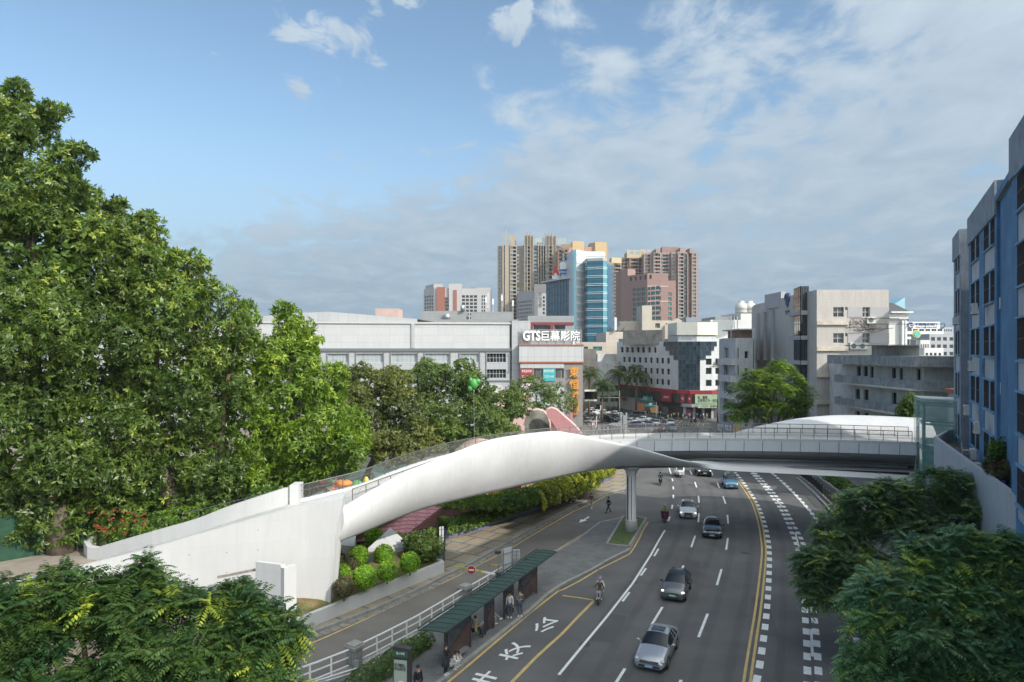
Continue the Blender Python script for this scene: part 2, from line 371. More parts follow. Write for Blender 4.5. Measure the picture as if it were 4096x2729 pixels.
# service road, browner
kl = [('V', 560, 1640), ('H', 100, 860), ('H', 420, 745), ('H', 800, 600), ('H', 1200, 420), ('H', 1385, 320), ('R', 300, 1340), ('R', 850, 1030), ('R', 1350, 740), ('R', 1750, 530), ('F', 600, 870), ('F', 720, 830), ('F', 735, 770)]
KERB_L = [g(*k) for k in kl]
isl_l = [('H', 100, 1200), ('H', 475, 1170), ('H', 895, 945), ('H', 1160, 800), ('H', 1530, 590), ('H', 1870, 330), ('R', 1490, 1120), ('F', 0, 1475), ('F', 250, 1335), ('F', 470, 1165), ('F', 690, 1118)]
ISL_L = [g(*k) for k in isl_l]
sheet('service_road', [(p.x, p.y) for p in ISL_L[:-1]] + [(p.x, p.y) for p in reversed(KERB_L[:9])], .004, M_asph2)
# yellow tiled pavement by the hedge
PW = [g('J', 1920, 1118), g('H', 1390, 210), g('R', 100, 975), g('R', 560, 860), g('R', 1000, 700), g('R', 1480, 545), g('R', 1882, 350), g('F', 565, 765), g('F', 600, 650), g('C', 250, 1600)]
M_ytile = tilemat('yellow_paving', (.30, .245, .175), (.245, .205, .155), .22, .22, .02, .10, .85, stain=.25, axis='XY')
nt = M_ytile.node_tree
def add_bands(m):                        # grey-green bands laid across the yellow tiles, a pattern of the paving
    nt = m.node_tree; N = nt.nodes.new; L = nt.links.new; b = nt.nodes['Principled BSDF']; src = b.inputs['Base Color'].links[0].from_socket
    tc = N('ShaderNodeTexCoord'); mp = N('ShaderNodeMapping'); L(tc.outputs['Object'], mp.inputs[0]); mp.inputs['Rotation'].default_value = (0, 0, R(32))
    br = N('ShaderNodeTexBrick'); L(mp.outputs[0], br.inputs['Vector']); br.offset = .5; br.inputs['Scale'].default_value = 1; br.inputs['Brick Width'].default_value = 2.0; br.inputs['Row Height'].default_value = 2.3; br.inputs['Mortar Size'].default_value = .11
    x = N('ShaderNodeMixRGB'); L(br.outputs['Fac'], x.inputs[0]); L(src, x.inputs[1]); x.inputs[2].default_value = (.11, .125, .115, 1); L(x.outputs[0], b.inputs['Base Color'])
add_bands(M_ytile)
M_kerb = mat('kerb_stone', (.25, .245, .235), .85, var=.2, vs=1.5, stain=.3, ss=1)
def slab(name, poly, z, m, edge=None):
    b = MB(); P = [(p[0], p[1]) for p in poly]
    ar = sum(P[i][0] * P[(i + 1) % len(P)][1] - P[(i + 1) % len(P)][0] * P[i][1] for i in range(len(P)))
    if ar < 0: P.reverse()
    b.prism(P, -.02, z); return struct(b.build(name, m))
slab('pavement', KERB_L[1:] + [g('F', 720, 650)] + PW[::-1][:-1], .14, M_ytile)
M_grey = tilemat('grey_paving', (.145, .145, .145), (.095, .095, .095), .6, .3, .014, .12, .85, stain=.35, axis='XY', off=.5)
isl_r = [('H', 1300, 1235), ('H', 1375, 1180), ('H', 1640, 965), ('H', 1900, 760), ('H', 2100, 600), ('H', 2240, 470), ('H', 2354, 395), ('G', 300, 375), ('G', 530, 240), ('G', 720, 150), ('F', 800, 1330), ('F', 915, 1135)]
ISL_R = [g(*k) for k in isl_r]
slab('pavement', ISL_R + ISL_L[::-1][:-1] + [g('H', 100, 1235)], .15, M_grey)
def kerbline(name, pts, w, z0, z1, m=None, off=0.0):
    """a kerb of stones: a strip of boxes along a line"""
    b = MB(); Q, T = polyline([(p[0], p[1]) for p in pts], 1.0)
    for i in range(len(Q) - 1):
        t = Vector((T[i][0], T[i][1], 0)); nn = Vector((-t.y, t.x, 0)) * off
        a = Vector((Q[i][0], Q[i][1], (z0 + z1) / 2)) + nn; c = Vector((Q[i + 1][0], Q[i + 1][1], (z0 + z1) / 2)) + nn
        b.bar(a, a + (c - a) * .985, w, z1 - z0)
    return struct(b.build(name, m or M_kerb))
kerbline('kerb', KERB_L[1:], .28, 0, .17); kerbline('kerb', ISL_R, .26, 0, .18); kerbline('kerb', ISL_L[6:], .24, 0, .175)
# broken stone gutter along the service road
M_gut = mat('gutter_stone', (.21, .195, .175), .9, var=.45, vs=2.2, bump=.8, bs=6)
b = MB(); Q, T = polyline([(p.x, p.y) for p in KERB_L[1:10]], .7); rr = random.Random(4)
for i in range(len(Q) - 1):
    n_ = Vector((T[i][1], -T[i][0], 0)); a = Vector((Q[i][0], Q[i][1], 0)) + n_ * .2; t = Vector((T[i][0], T[i][1], 0)) * .64; w_ = .5 + rr.random() * .12
    z = .012 + rr.random() * .02; b.q(*[tuple(p + Vector((0, 0, z + rr.random() * .012))) for p in (a, a + n_ * w_, a + n_ * w_ + t, a + t)])
struct(b.build('gutter', M_gut))
# road markings
M_white = mat('road_paint_white', (.66, .66, .65), .7, var=.12, vs=3, stain=.12, ss=3); M_yel = mat('road_paint_yellow', (.50, .35, .13), .7, var=.16, vs=2, stain=.18, ss=3)
def line_mb(b, pts, w, z=.013, step=.6):
    P = [(p[0], p[1]) for p in pts]; L_ = sum(math.dist(P[i], P[i + 1]) for i in range(len(P) - 1)); Q, T = polyline(P, min(step, L_ / 2.001))
    Q = np.vstack([Q, P[-1]]); T = np.vstack([T, T[-1]])
    a = [(q[0] - t[1] * w / 2, q[1] + t[0] * w / 2, z) for q, t in zip(Q, T)]; c = [(q[0] + t[1] * w / 2, q[1] - t[0] * w / 2, z) for q, t in zip(Q, T)]
    b.grid([c, a])
def smooth(pts, n=60):
    return cr_spline([(p[0], p[1]) for p in pts], n)
def offs(P, d):
    P = np.asarray(P); T = np.gradient(P, axis=0); T /= np.linalg.norm(T, axis=1)[:, None]; return P + np.stack([-T[:, 1], T[:, 0]], 1) * d
def gp(c, pts): return [g(c, x, y) for x, y in pts]
yc = smooth([Vector((70, 150, 0)), Vector((52, 122, 0))] + gp('U', [(1457, 247), (1585, 400), (1715, 580), (1812, 740), (1880, 920), (1928, 1100), (1962, 1300), (1982, 1565)]) + gp('G', [(2128, 700), (2068, 1100), (2022, 1400), (1993, 1600), (1955, 1850), (1925, 2050)]), 120)
b = MB()
for s in (-.17, .17): line_mb(b, offs(yc, s), .15)
struct(b.build('centre_line', M_yel))
def blocks(name, pts, w=.4, l=1.0, per=1.9):
    b = MB(); Q, T = polyline(smooth(pts, 90), per)
    for q, t in zip(Q, T):
        q = Vector((q[0], q[1], .009)); t = Vector((t[0], t[1], 0)); n_ = Vector((-t.y, t.x, 0)) * w / 2
        b.q(q - n_, q + n_, q + n_ + t * l, q - n_ + t * l)
    return struct(b.build(name, M_white))
blocks('block_line', gp('U', [(1528, 270), (1647, 413), (1757, 577), (1877, 777), (1952, 953), (2012, 1150), (2055, 1383), (2068, 1550)]) + gp('K', [(125, 790), (117, 980), (102, 1167), (82, 1322), (53, 1510), (20, 1620)]))
blocks('block_line', gp('U', [(1785, 283), (1885, 387), (1992, 502), (2100, 640), (2210, 797), (2313, 975)]) + gp('K', [(300, 693), (320, 810), (345, 950), (353, 1137), (362, 1287), (367, 1468), (368, 1580)]))
blocks('block_line', gp('U', [(1843, 283), (1950, 391), (2060, 507), (2170, 643), (2290, 803)]) + gp('K', [(270, 545), (333, 663), (370, 800), (395, 950), (411, 1147), (426, 1298), (437, 1484), (440, 1600)]))
blocks('block_line', gp('K', [(140, 225), (180, 262), (232, 306), (285, 360), (345, 425), (402, 495), (460, 575), (560, 720), (640, 900), (672, 1150), (690, 1400)]))
b = MB()
for c, a_, e in (('U', (1805, 270), (1880, 345)), ('U', (1990, 460), (2075, 555)), ('U', (2185, 710), (2270, 820)), ('K', (290, 610), (330, 770)), ('K', (392, 1230), (400, 1405)), ('K', (135, 230), (165, 250))):
    line_mb(b, [g(c, *a_), g(c, *e)], .16, .017)
line_mb(b, gp('K', [(205, 288), (290, 370), (390, 480), (470, 577), (560, 700)]), .16, .017)
line_mb(b, gp('U', [(430, 1183), (330, 1350), (215, 1560)]) + gp('G', [(760, 500), (480, 860), (230, 1160), (-40, 1490)]), .17)
dash = {'U': [((490, 190), (528, 302)), ((545, 373), (552, 415)), ((560, 495), (562, 540)), ((563, 628), (562, 682)), ((548, 785), (538, 845)), ((507, 970), (482, 1038)),
              ((825, 245), (852, 315)), ((900, 425), (927, 512)), ((955, 645), (965, 750)), ((965, 920), (953, 1055)), ((905, 1268), (843, 1448)), ((330, 1472), (262, 1590)),
              ((1158, 260), (1180, 320)), ((1250, 435), (1285, 522)), ((1342, 655), (1380, 767)), ((1410, 942), (1422, 1080)), ((1417, 1305), (1390, 1490))],
        'G': [((905, 335), (848, 415)), ((725, 595), (650, 695)), ((1310, 305), (1293, 350)), ((1082, 755), (937, 995)), ((677, 1422), (577, 1580)), ((1722, 345), (1672, 518)), ((1572, 828), (1473, 1082)), ((1285, 1545), (1245, 1650))]}
for c, l in dash.items():
    for a_, e in l: line_mb(b, [g(c, *a_), g(c, *e)], .17)
struct(b.build('lane_markings', M_white))
b = MB()
line_mb(b, gp('G', [(0, 632), (180, 655), (345, 683)]), .17, .017); line_mb(b, gp('G', [(338, 690), (160, 870), (0, 1040)]) + gp('H', [(2140, 980), (1940, 1185), (1860, 1260)]), .2)
line_mb(b, gp('H', [(1400, 1200), (1600, 1035), (1900, 780), (2075, 630), (2320, 440)]) + gp('G', [(0, 570), (190, 470), (385, 352)]), .16)
line_mb(b, gp('G', [(395, 345), (540, 275), (728, 180), (780, 105), (838, 0)]) + gp('F', [(870, 1240), (925, 1150)]), .15)
line_mb(b, gp('H', [(60, 965), (400, 825), (700, 690), (1150, 480), (1480, 325)]) + gp('R', [(850, 1120), (1300, 850), (1700, 620)]) + gp('F', [(400, 975), (520, 905), (700, 860)]), .14)
line_mb(b, gp('H', [(475, 1190), (895, 960), (1160, 812), (1240, 765)]), .14, .017)
line_mb(b, gp('R', [(1490, 1105), (1700, 975), (1882, 868)]), .10, .017)
struct(b.build('yellow_lines', M_yel))
# tyre-darkened tracks, patches and manhole covers
M_wear = mat('tyre_wear', (.045, .044, .045), .8, var=.5, vs=1.5, alpha=.085); b = MB()
for k in (1.0, 2.7, 4.4, 6.1, 7.7, 9.3): line_mb(b, offs(yc, -k)[12:], .55, .004)
for k in (1.6, 3.2): line_mb(b, offs(yc, k)[12:], .5, .004)
struct(b.build('tyre_tracks', M_wear)); b = MB(); rr = random.Random(3)
for (x, y, w_, l_, a_) in ((6.2, 44, 1.6, 4.5, .35), (14.5, 55, 1.2, 6, .3), (10, 62, 2.2, 2.6, .3), (17, 46, 1.1, 7, .25), (24, 74, 1.4, 5, .35), (3, 56, 1.0, 3, .4), (20.5, 83, 2.4, 2.5, .2)): M_ = Matrix.Translation((x, y, .008)) @ Matrix.Rotation(-a_, 4, 'Z'); b.q(*[tuple(M_ @ Vector(v)) for v in ((-w_ / 2, -l_ / 2, 0), (w_ / 2, -l_ / 2, 0), (w_ / 2, l_ / 2, 0), (-w_ / 2, l_ / 2, 0))])
struct(b.build('asphalt_patches', asphalt('patch_asphalt', (.098, .096, .098))))
for (x, y) in ((9.3, 52.5), (15.8, 68), (20.5, 60), (4.4, 41.5), (-3.8, 51), (23.5, 90)): b = MB(); b.lathe([(.34, 0), (.34, .012)], (x, y, 0), 18); struct(b.build('manhole_cover', mat('cast_iron', (.06, .058, .056), .6, .4, var=.3, vs=12)))
# arrow and characters painted on the road
b = MB(); a0, a1 = g('F', 368, 1102), g('F', 275, 1157); d = (a1 - a0).normalized(); n_ = Vector((-d.y, d.x, 0))
h = a1 - d * 1.3
for P in ((a0 - n_ * .1, a0 + n_ * .1, h + n_ * .1, h - n_ * .1), (h - n_ * .38, h + n_ * .38, a1)): b.q(*[(p.x, p.y, .015) for p in P])
struct(b.build('road_arrow', M_white))
ang = math.atan2(g('H', 1900, 780).y - g('H', 1600, 1035).y, g('H', 1900, 780).x - g('H', 1600, 1035).x)
for ch, hx, hy in (('公', 2215, 715), ('交', 1955, 935), ('车', 1685, 1175)):
    o = text_obj('road_lettering', ch, M_white, 1.3, 2.4, .002, None, g('H', hx, hy, .015), (0, 0, ang - R(90) + R(180)), bold=.012); struct(o)
# zebra crossings and junction box
b = MB()
def zebra(p0, p1, d, n, w=.5):
    d = Vector((d[0], d[1], 0)); per = (p1 - p0) / n; pw = per.normalized() * w
    for i in range(n):
        a = p0 + per * i; b.q(*[(q.x, q.y, .010) for q in (a, a + d, a + d + pw, a + pw)])

for (x, y, n, dx, dy, lx, ly) in ((985, 1022, 3, 25, -16, 190, 62), (1060, 980, 4, 62, -11, 250, 62), (1440, 918, 5, 16, 22, 270, 62), (1830, 946, 6, -8, 21, 300, 66)):
    for k in range(n): a_ = (x + dx * k, y + dy * k); b.q(*[tuple(g('X', a_[0] + u, a_[1] + v_, .015)) for u, v_ in ((0, 0), (lx, ly), (lx - 8, ly + 11), (-8, 11))])
for (x0, y0, x1, y1) in ((450, 430, 720, 500), (0, 340, 300, 420), (640, 480, 860, 560), (60, 305, 260, 330)): line_mb(b, [g('O', x0, y0), g('O', x1, y1)], .2)
struct(b.build('crossing_markings', M_white)); b = MB()
for k in range(9): line_mb(b, [g('O', 1130 + k * 85, 600), g('O', 1290 + k * 70, 505)], .18)
for k in range(5): line_mb(b, [g('O', 500 + k * 40, 440 + k * 22), g('O', 610 + k * 40, 470 + k * 22)], .2)
for a_ in ((1250, 700, 1400, 760), (1480, 640, 1700, 720), (700, 640, 1100, 760)): line_mb(b, [g('O', a_[0], a_[1]), g('O', a_[2], a_[3])], .18)
struct(b.build('junction_hatching', M_yel))
# grass triangle with kerb round the bridge pier
M_grass = mat('grass', (.062, .105, .028), .95, var=.35, vs=3, bump=1, bs=40, col2=(.09, .11, .035)); M_conc = mat('pale_concrete', (.50, .50, .495), .8, var=.05, vs=.6, bump=.12, bs=14, stain=.12, ss=.5)
tri = [g('F', 535, 1385), g('F', 745, 1408), g('F', 905, 1138), g('F', 690, 1120)]
b = MB(); b.prism([(p.x, p.y) for p in tri], 0, .24); struct(b.build('grass_bed', M_grass))
b = MB()
for i in range(4): b.bar(Vector((tri[i].x, tri[i].y, .17)), Vector((tri[(i + 1) % 4].x, tri[(i + 1) % 4].y, .17)), .22, .34)
struct(b.build('kerb', M_kerb))
# raised park ground on the left
PZ = 2.6
M_park = mat('park_ground', (.17, .14, .115), .95, var=.3, vs=.5, bump=.5, bs=8)
park = [g('J', 1500, 1000, 0) + Vector((-2, 1.5, 0)), Vector((-14.4, 46.5, 0)), Vector((-19, 50.5, 0)), Vector((-19, 60, 0)), Vector((-13.4, 63.2, 0)), Vector((-9.2, 66.3, 0)), Vector((6, 90, 0)), Vector((2, 128, 0)), Vector((-150, 128, 0)), Vector((-150, 26, 0)), Vector((-26, 26, 0))]
b = MB(); b.prism([(p.x, p.y) for p in park], 0, PZ); struct(b.build('park_ground', M_park))
b = MB(); b.q(*[tuple(p) for p in (Vector((-60, 42, PZ + .01)), Vector((-28, 42, PZ + .01)), Vector((-30, 50.5, PZ + .01)), Vector((-60, 51, PZ + .01)))]); struct(b.build('plaza_paving', mat('plaza_paving', (.25, .215, .18), .9, var=.15, vs=1.0)))
b = MB(); b.q((-16, 54, PZ + .02), (-9, 66, PZ + .02), (3, 86, PZ + .02), (-18, 92, PZ + .02), (-30, 60, PZ + .02)); struct(b.build('playground_floor', mat('green_play_surface', (.10, .17, .12), .9, var=.2, vs=.6)))
# right side beyond the road
rk = [g('K', 300, 262), g('K', 400, 350), g('K', 480, 430), g('K', 560, 525), g('K', 640, 640), g('K', 720, 800)]
slab('pavement', rk + [Vector((34, 40, 0)), Vector((46, 66, 0)), Vector((52, 95, 0)), Vector((44, 96, 0))], .15, M_grey); kerbline('kerb', rk, .3, 0, .17)
M_stone = mat('rough_stone', (.24, .22, .20), .9, var=.45, vs=3.5, bump=1.0, bs=7)
def wall(name, pts, z0, z1, t, m, label=None, cat='wall', group=None):
    b = MB(); P = [Vector((p[0], p[1], 0)) for p in pts]
    for i in range(len(P) - 1):
        d = (P[i + 1] - P[i]).normalized(); nn = Vector((-d.y, d.x, 0)) * t / 2
        q = [P[i] - nn, P[i + 1] - nn, P[i + 1] + nn, P[i] + nn]; b.prism([(v.x, v.y) for v in q], z0, z1)
    o = b.build(name, m); return tag(o, label, cat, group)
lw = [g('K', 322, 246, .4), g('K', 400, 305, .4), g('K', 480, 380, .4), g('K', 548, 445, .4)]
lw2 = [g('K', 425, 240, .8), g('K', 520, 305, .8), g('K', 640, 398, .8)]
wall('stone_wall', lw, 0, .4, .35, M_stone, 'low stone kerb wall carrying the black railing across the road')
wall('stone_wall', lw2, 0, .8, .35, M_stone, 'rough stone wall under the hedge behind the black railing')
# ------------------------------------------------------------------ the footbridge
M_bw = mat('white_concrete_paint', (.52, .52, .525), .62, var=.06, vs=.5, bump=.10, bs=3, stain=.10, ss=.5)
M_bw2 = tilemat('white_cast_concrete', (.49, .49, .49), (.45, .45, .445), 2.4, 1.35, .012, .02, .7, stain=.10, bump=.08)
M_deck = tilemat('deck_paving', (.40, .40, .39), (.26, .26, .25), 1.2, 1.2, .02, .04, .8, stain=.2, axis='XY')
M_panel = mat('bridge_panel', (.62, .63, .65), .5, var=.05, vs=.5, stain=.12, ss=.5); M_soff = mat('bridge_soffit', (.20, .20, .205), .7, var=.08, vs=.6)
M_joint = mat('dark_joint', (.05, .05, .05), .9); M_steel = mat('rail_steel', (.13, .12, .115), .5, .5); M_mesh = mat('wire_mesh', (.30, .30, .29), .6, .3, alpha=.17)
br = thing('footbridge', 'white footbridge with a twisted shell curving over the road on one round pier', 'footbridge', (11.6, 66.4, 0))
NE = [(-12.2, 46.2, 6.85), (-10.7, 47.8, 7.05), (-9.15, 50, 7.35), (-6.8, 53, 7.8), (-4.1, 56.5, 8.3), (-1.3, 59.5, 8.6), (3.5, 62.9, 8.9), (8, 64.8, 9.0), (13, 65.9, 9.05), (20, 66.3, 9.05), (30, 65.3, 9.05), (37.6, 63.5, 9.03)]
FE = [(-15.6, 48.3, 7.0), (-13.6, 49.4, 7.3), (-11.2, 51, 7.7), (-9.2, 53.5, 8.2), (-6.9, 57.2, 8.5), (-3.9, 60.8, 8.75), (1.5, 65.3, 8.95), (7, 68, 9.03), (12.5, 69.8, 9.05), (20, 70.4, 9.05), (30.5, 69.5, 9.05), (39.5, 67.2, 9.03)]
nb = 111; ne = cr_spline(NE, nb); fe = cr_spline(FE, nb)
b = MB(); b.grid([[tuple(n), tuple(f)] for n, f in zip(ne, fe)]); b.build('deck', M_deck, br, True)
def kerbstrip(P, Q, name):               # raised white upstand along a deck edge
    b = MB(); rows = []
    for p, q in zip(P, Q):
        p = Vector(p); q = Vector(q); d = (q - p); d.z = 0; d.normalize()
        rows.append([p + Vector((0, 0, -.25)) - d * .05, p + Vector((0, 0, .22)) - d * .05, p + Vector((0, 0, .22)) + d * .22, p + d * .22])
    b.grid(rows); b.build(name, M_bw, br, True)
kerbstrip(fe, ne, 'deck_upstand'); kerbstrip(ne, fe, 'deck_upstand')
# near twisted shell
ST = [('I', 580, 715, 46.6, 'I', 520, 1012, 46.2), ('I', 830, 570, 48.3, 'I', 750, 925, 48.5), ('I', 1100, 420, 50.3, 'I', 1010, 818, 51.0), ('I', 1300, 338, 52.3, 'I', 1300, 712, 54.0),
      ('I', 1600, 220, 55.3, 'I', 1700, 612, 58.0), ('I', 1900, 121, 58.2, 'I', 2050, 535, 61.0), ('F', 0, 302, 61.2, 'F', 0, 748, 62.5), ('F', 200, 318, 62.2, 'F', 250, 694, 64.0),
      ('F', 400, 356, 62.9, 'F', 450, 660, 65.0), ('F', 600, 403, 63.4, 'F', 660, 640, 66.0), ('F', 800, 447, 63.7, 'F', 850, 634, 66.2), ('F', 1000, 502, 64.0, 'F', 1050, 630, 66.2),
      ('F', 1200, 560, 64.3, 'F', 1230, 630, 65.8), ('F', 1350, 588, 64.6, 'F', 1370, 636, 65.3), ('F', 1500, 606, 65.0, 'F', 1510, 650, 64.7), ('F', 1700, 628, 65.1, 'F', 1700, 668, 64.3), ('F', 2000, 645, 65.0, 'F', 2000, 684, 64.1),
      ('F', 2354, 662, 64.6, 'F', 2354, 702, 63.7), ('T', 1600, 803, 64.2, 'T', 1600, 858, 63.2), ('T', 1900, 824, 63.6, 'T', 1900, 878, 62.7), ('T', 2200, 845, 63.0, 'T', 2200, 900, 62.1)]
TP = np.array([tuple(at(s[0], s[1], s[2], s[3])) for s in ST]); BP = np.array([tuple(at(s[4], s[5], s[6], s[7])) for s in ST])
ns = 121; tp = cr_spline(TP, ns); bp = cr_spline(BP, ns)
tz = np.linspace(0, len(ST) - 1, ns); rows = []
ne2 = cr_spline(np.array(NE), 400); fe2 = cr_spline(np.array(FE), 400)
for i in range(ns):
    t = Vector(tp[i]); q = Vector(bp[i]); h = (t - q).length
    k = int(np.argmin(np.linalg.norm(ne2[:, :2] - np.array([t.x, t.y]), axis=1))); e = Vector(ne2[k]); inn = (Vector(fe2[k]) - e); inn.z = 0; inn.normalize()
    bulge = min(.15 * h, .55) * (1 if tz[i] < 12 else max(0, 14 - tz[i]) / 2 * .8 + .2)
    ctrl = (t * .52 + q * .48) - inn * bulge * 2 + Vector((0, 0, -.05 * h))
    col = []
    if tz[i] < 13: col += [e + Vector((0, 0, -.1)) if e.z < t.z - .2 else t + inn * .5 + Vector((0, 0, -.2)), t + inn * .30 + Vector((0, 0, -.06)), t + inn * .16 + Vector((0, 0, .05))]
    else: wf_ = min(1, (tz[i] - 13) / 3 + .12); col += [t + inn * 3.0 * wf_ + Vector((0, 0, .1)), t + inn * 1.5 * wf_ + Vector((0, 0, .05)), t + inn * .3 * wf_ + Vector((0, 0, .03))]
    for s in np.linspace(0, 1, 14): col.append(t * (1 - s) ** 2 + ctrl * 2 * s * (1 - s) + q * s * s)
    col += [q + inn * .5 + Vector((0, 0, -.08)), q + inn * 2.0 + Vector((0, 0, -.02)), q + inn * 3.6 + Vector((0, 0, .9))]
    rows.append(col)
b = MB(); b.grid(rows); o = b.build('twisted_shell', M_bw, br, True, smooth=True); o['label'] = 'near twisted shell, crest lit and lower right part in shade'
# end cap of the shell against the ramp wall
b = MB(); b.q(*[tuple(p) for p in rows[0]]); b.build('shell_end', M_bw, br, True)
# side panels, soffit (from the crossing of the shell to the lift)
b = MB(); j = MB(); s_ = MB(); sj = MB(); f2 = MB(); i0 = 64
prow = []; srow = []; frow = []
for i in range(i0, nb):
    e = Vector(ne[i]); inn = (Vector(fe[i]) - e); inn.z = 0; inn.normalize()
    prow.append([e + Vector((0, 0, -.02)) - inn * .10, e + Vector((0, 0, -1.0)) - inn * .04]); srow.append([e + Vector((0, 0, -1.0)) - inn * .04, e + Vector((0, 0, -1.3)) + inn * .25, e + Vector((0, 0, -2.45)) + inn * 2.1]); frow.append([e + Vector((0, 0, -2.45)) + inn * 2.1, e + Vector((0, 0, -2.56)) - inn * .5])
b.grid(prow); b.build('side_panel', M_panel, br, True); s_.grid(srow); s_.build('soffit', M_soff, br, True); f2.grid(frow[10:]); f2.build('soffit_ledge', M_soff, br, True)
Q, T_ = polyline(ne[i0:], 1.75)
for q, t in zip(Q, T_):
    q = Vector(q); n_ = Vector((-t[1], t[0], 0)); j = MB(); j.bar(q - n_ * .115 + Vector((0, 0, -.03)), q - n_ * .055 + Vector((0, 0, -1.0)), .035, .03)
    j.bar(q - n_ * .05 + Vector((0, 0, -1.02)), q + n_ * 2.05 + Vector((0, 0, -2.46)), .03, .03); j.build('panel_joint', M_joint, br, True)
# far side: hull under the deck and the second twisted shell
rows = []
for i in range(nb):
    e = Vector(fe[i]); inn = (Vector(ne[i]) - e); inn.z = 0; inn.normalize()
    rows.append([e + Vector((0, 0, -.02)), e + Vector((0, 0, -.8)), e + inn * 1.5 + Vector((0, 0, -2.5)), Vector(ne[i]) + inn * -.3 + Vector((0, 0, -1.9))])
b = MB(); b.grid(rows); b.build('hull', M_bw, br, True, smooth=True)
S2 = [(150, 385, 70.6), (300, 345, 71.0), (450, 302, 71.4), (700, 249, 72.0), (900, 212, 72.4), (1150, 183, 72.7), (1400, 168, 72.8), (1700, 172, 72.2), (2000, 184, 71.2), (2200, 195, 70.3), (2330, 205, 69.6)]
tp2 = cr_spline([tuple(at('T', x, y, Y)) for x, y, Y in S2], 60); rows = []
for p in tp2:
    p = Vector(p); k = int(np.argmin(np.linalg.norm(fe2[:, :2] - np.array([p.x, p.y - 1.5]), axis=1))); e = Vector(fe2[k]); e = Vector((p.x, e.y + .1, e.z + .15))
    c = Vector((p.x, e.y + .55, p.z - .05)); col = [e * (1 - s) ** 2 + c * 2 * s * (1 - s) + p * s * s for s in np.linspace(0, 1, 9)]
    col += [p + Vector((0, .5, -.15)), p + Vector((0, 1.0, -1.0)), Vector((p.x, e.y + .8, 6.4))]; rows.append(col)
b = MB(); b.grid(rows); o = b.build('twisted_shell', M_bw, br, True, smooth=True); o['label'] = 'far twisted shell rising behind the right half of the deck'
# railings
def railing(P, inn_sign, h=1.2, step=1.22, name='railing', skip=None):
    o_ = MB(); w_ = MB(); Q, T = polyline(P, step); prev = None; tops = []; mids = []
    for q, t in zip(Q, T):
        q = Vector(q); n_ = Vector((-t[1], t[0], 0)) * inn_sign * .1; a = q + n_ + Vector((0, 0, .2)); o_.bar(a, a + Vector((0, 0, h - .2)), .05, .03); tops.append(a + Vector((0, 0, h - .2))); mids.append(a + Vector((0, 0, (h - .2) * .6)))
    o_.tube(tops, .035, 6); o_.tube(mids, .018, 5)
    r = o_.build(name, M_steel, br, True)
    for i in range(len(tops) - 1):
        a, c = tops[i], tops[i + 1]; w_.q(a - Vector((0, 0, h - .22)), c - Vector((0, 0, h - .22)), c, a)
    m_ = w_.build('mesh_infill', M_mesh, None); m_.parent = r; m_.location = -Vector(br.location)
    return r
def lower(P, dz): return [(p[0], p[1], p[2] + dz) for p in P]
railing(fe, -1); railing(ne[8:], 1)
# pier
b = MB(); b.lathe([(.66, .2), (.58, 1.28), (.60, 1.34), (.47, 1.40), (.46, 5.6), (.47, 5.72), (.50, 5.78), (.58, 6.05), (.78, 6.3), (1.1, 6.5)], (11.6, 66.4, 0), 28)
o = b.build('pier', M_bw, br, True, smooth=True); b = MB(); b.box(11.15, 11.22, 65.94, 66.1, 1.35, 5.6); b.box(11.5, 11.56, 65.92, 65.96, 1.4, 5.6); o2 = b.build('pier_groove', M_joint, None); o2.parent = o; o2.location = -Vector(br.location)
b = MB(); b.box(10.75, 10.77, 66.2, 66.5, 5.70, 5.75)
# ------------------------------------------------------------------ concrete ramp and its walls
rp = thing('ramp', 'white cast concrete ramp wall rising to the footbridge behind the near left tree', 'ramp', (-20, 44, 2.6))
WT = [('J', -700, 930, 41), ('J', -200, 800, 41.4), ('J', 0, 745, 41.6), ('J', 500, 625, 42), ('J', 900, 525, 42.7), ('J', 1200, 440, 43.3), ('J', 1600, 325, 44.2), ('J', 1900, 240, 45), ('J', 2100, 192, 45.6), ('J', 2306, 160, 46.0)]
wt = cr_spline([tuple(at(*w_)) for w_ in WT], 60); rows = []
for i, p in enumerate(wt):
    p = Vector(p); f = i / 59; th_ = .35 + max(0, f - .72) / .28 * 1.0; flare = max(0, f - .8) / .2
    lo = Vector((p.x - .75 * flare ** 2, p.y - .35 * flare ** 2, 0.3)); col = [lo]
    for s in (.25, .5, .7, .85, 1): col.append(Vector((lo.x + (p.x - lo.x) * s ** 2.2, lo.y + (p.y - lo.y) * s ** 2.2, lo.z + (p.z - lo.z) * s)))
    col += [p + Vector((-.1 * flare, th_, .02 + .12 * flare)), Vector((lo.x, lo.y + th_, .3))]; rows.append(col)
b = MB(); b.grid(rows); b.q(*[tuple(p) for p in rows[-1]]); b.build('ramp_wall', M_bw2, rp, True)
for i in range(6, 46, 4):
    for z in np.arange(2.2, wt[i][2] - .5, 1.3): o = MB(); o.box(wt[i][0] - .03, wt[i][0] + .03, wt[i][1] - .004, wt[i][1] + .05, z, z + .06); o.build('tie_hole', M_joint, rp, True)
PT = [('J', 655, 570, 49.6), ('J', 1000, 478, 48.3), ('J', 1300, 400, 47.6), ('J', 1500, 330, 47.2), ('J', 1720, 262, 47.2), ('J', 1905, 208, 47.6), ('J', 1962, 196, 48.2)]
pt = cr_spline([tuple(at(*p)) for p in PT], 40)
rows = []
for p in pt:
    k = int(np.argmin(np.abs(wt[:, 0] - p[0] - .6))); q = wt[k]; rows.append([(q[0], q[1] + .3, min(q[2] - .15, p[2] + .05)), (p[0], p[1] + .05, p[2])])
rows.insert(0, [(-29, 42.6, 2.62), (-28.5, 49.8, 2.62)]); rows.append([(-12.2, 46.2, 6.85), (-15.6, 48.3, 7.0)])
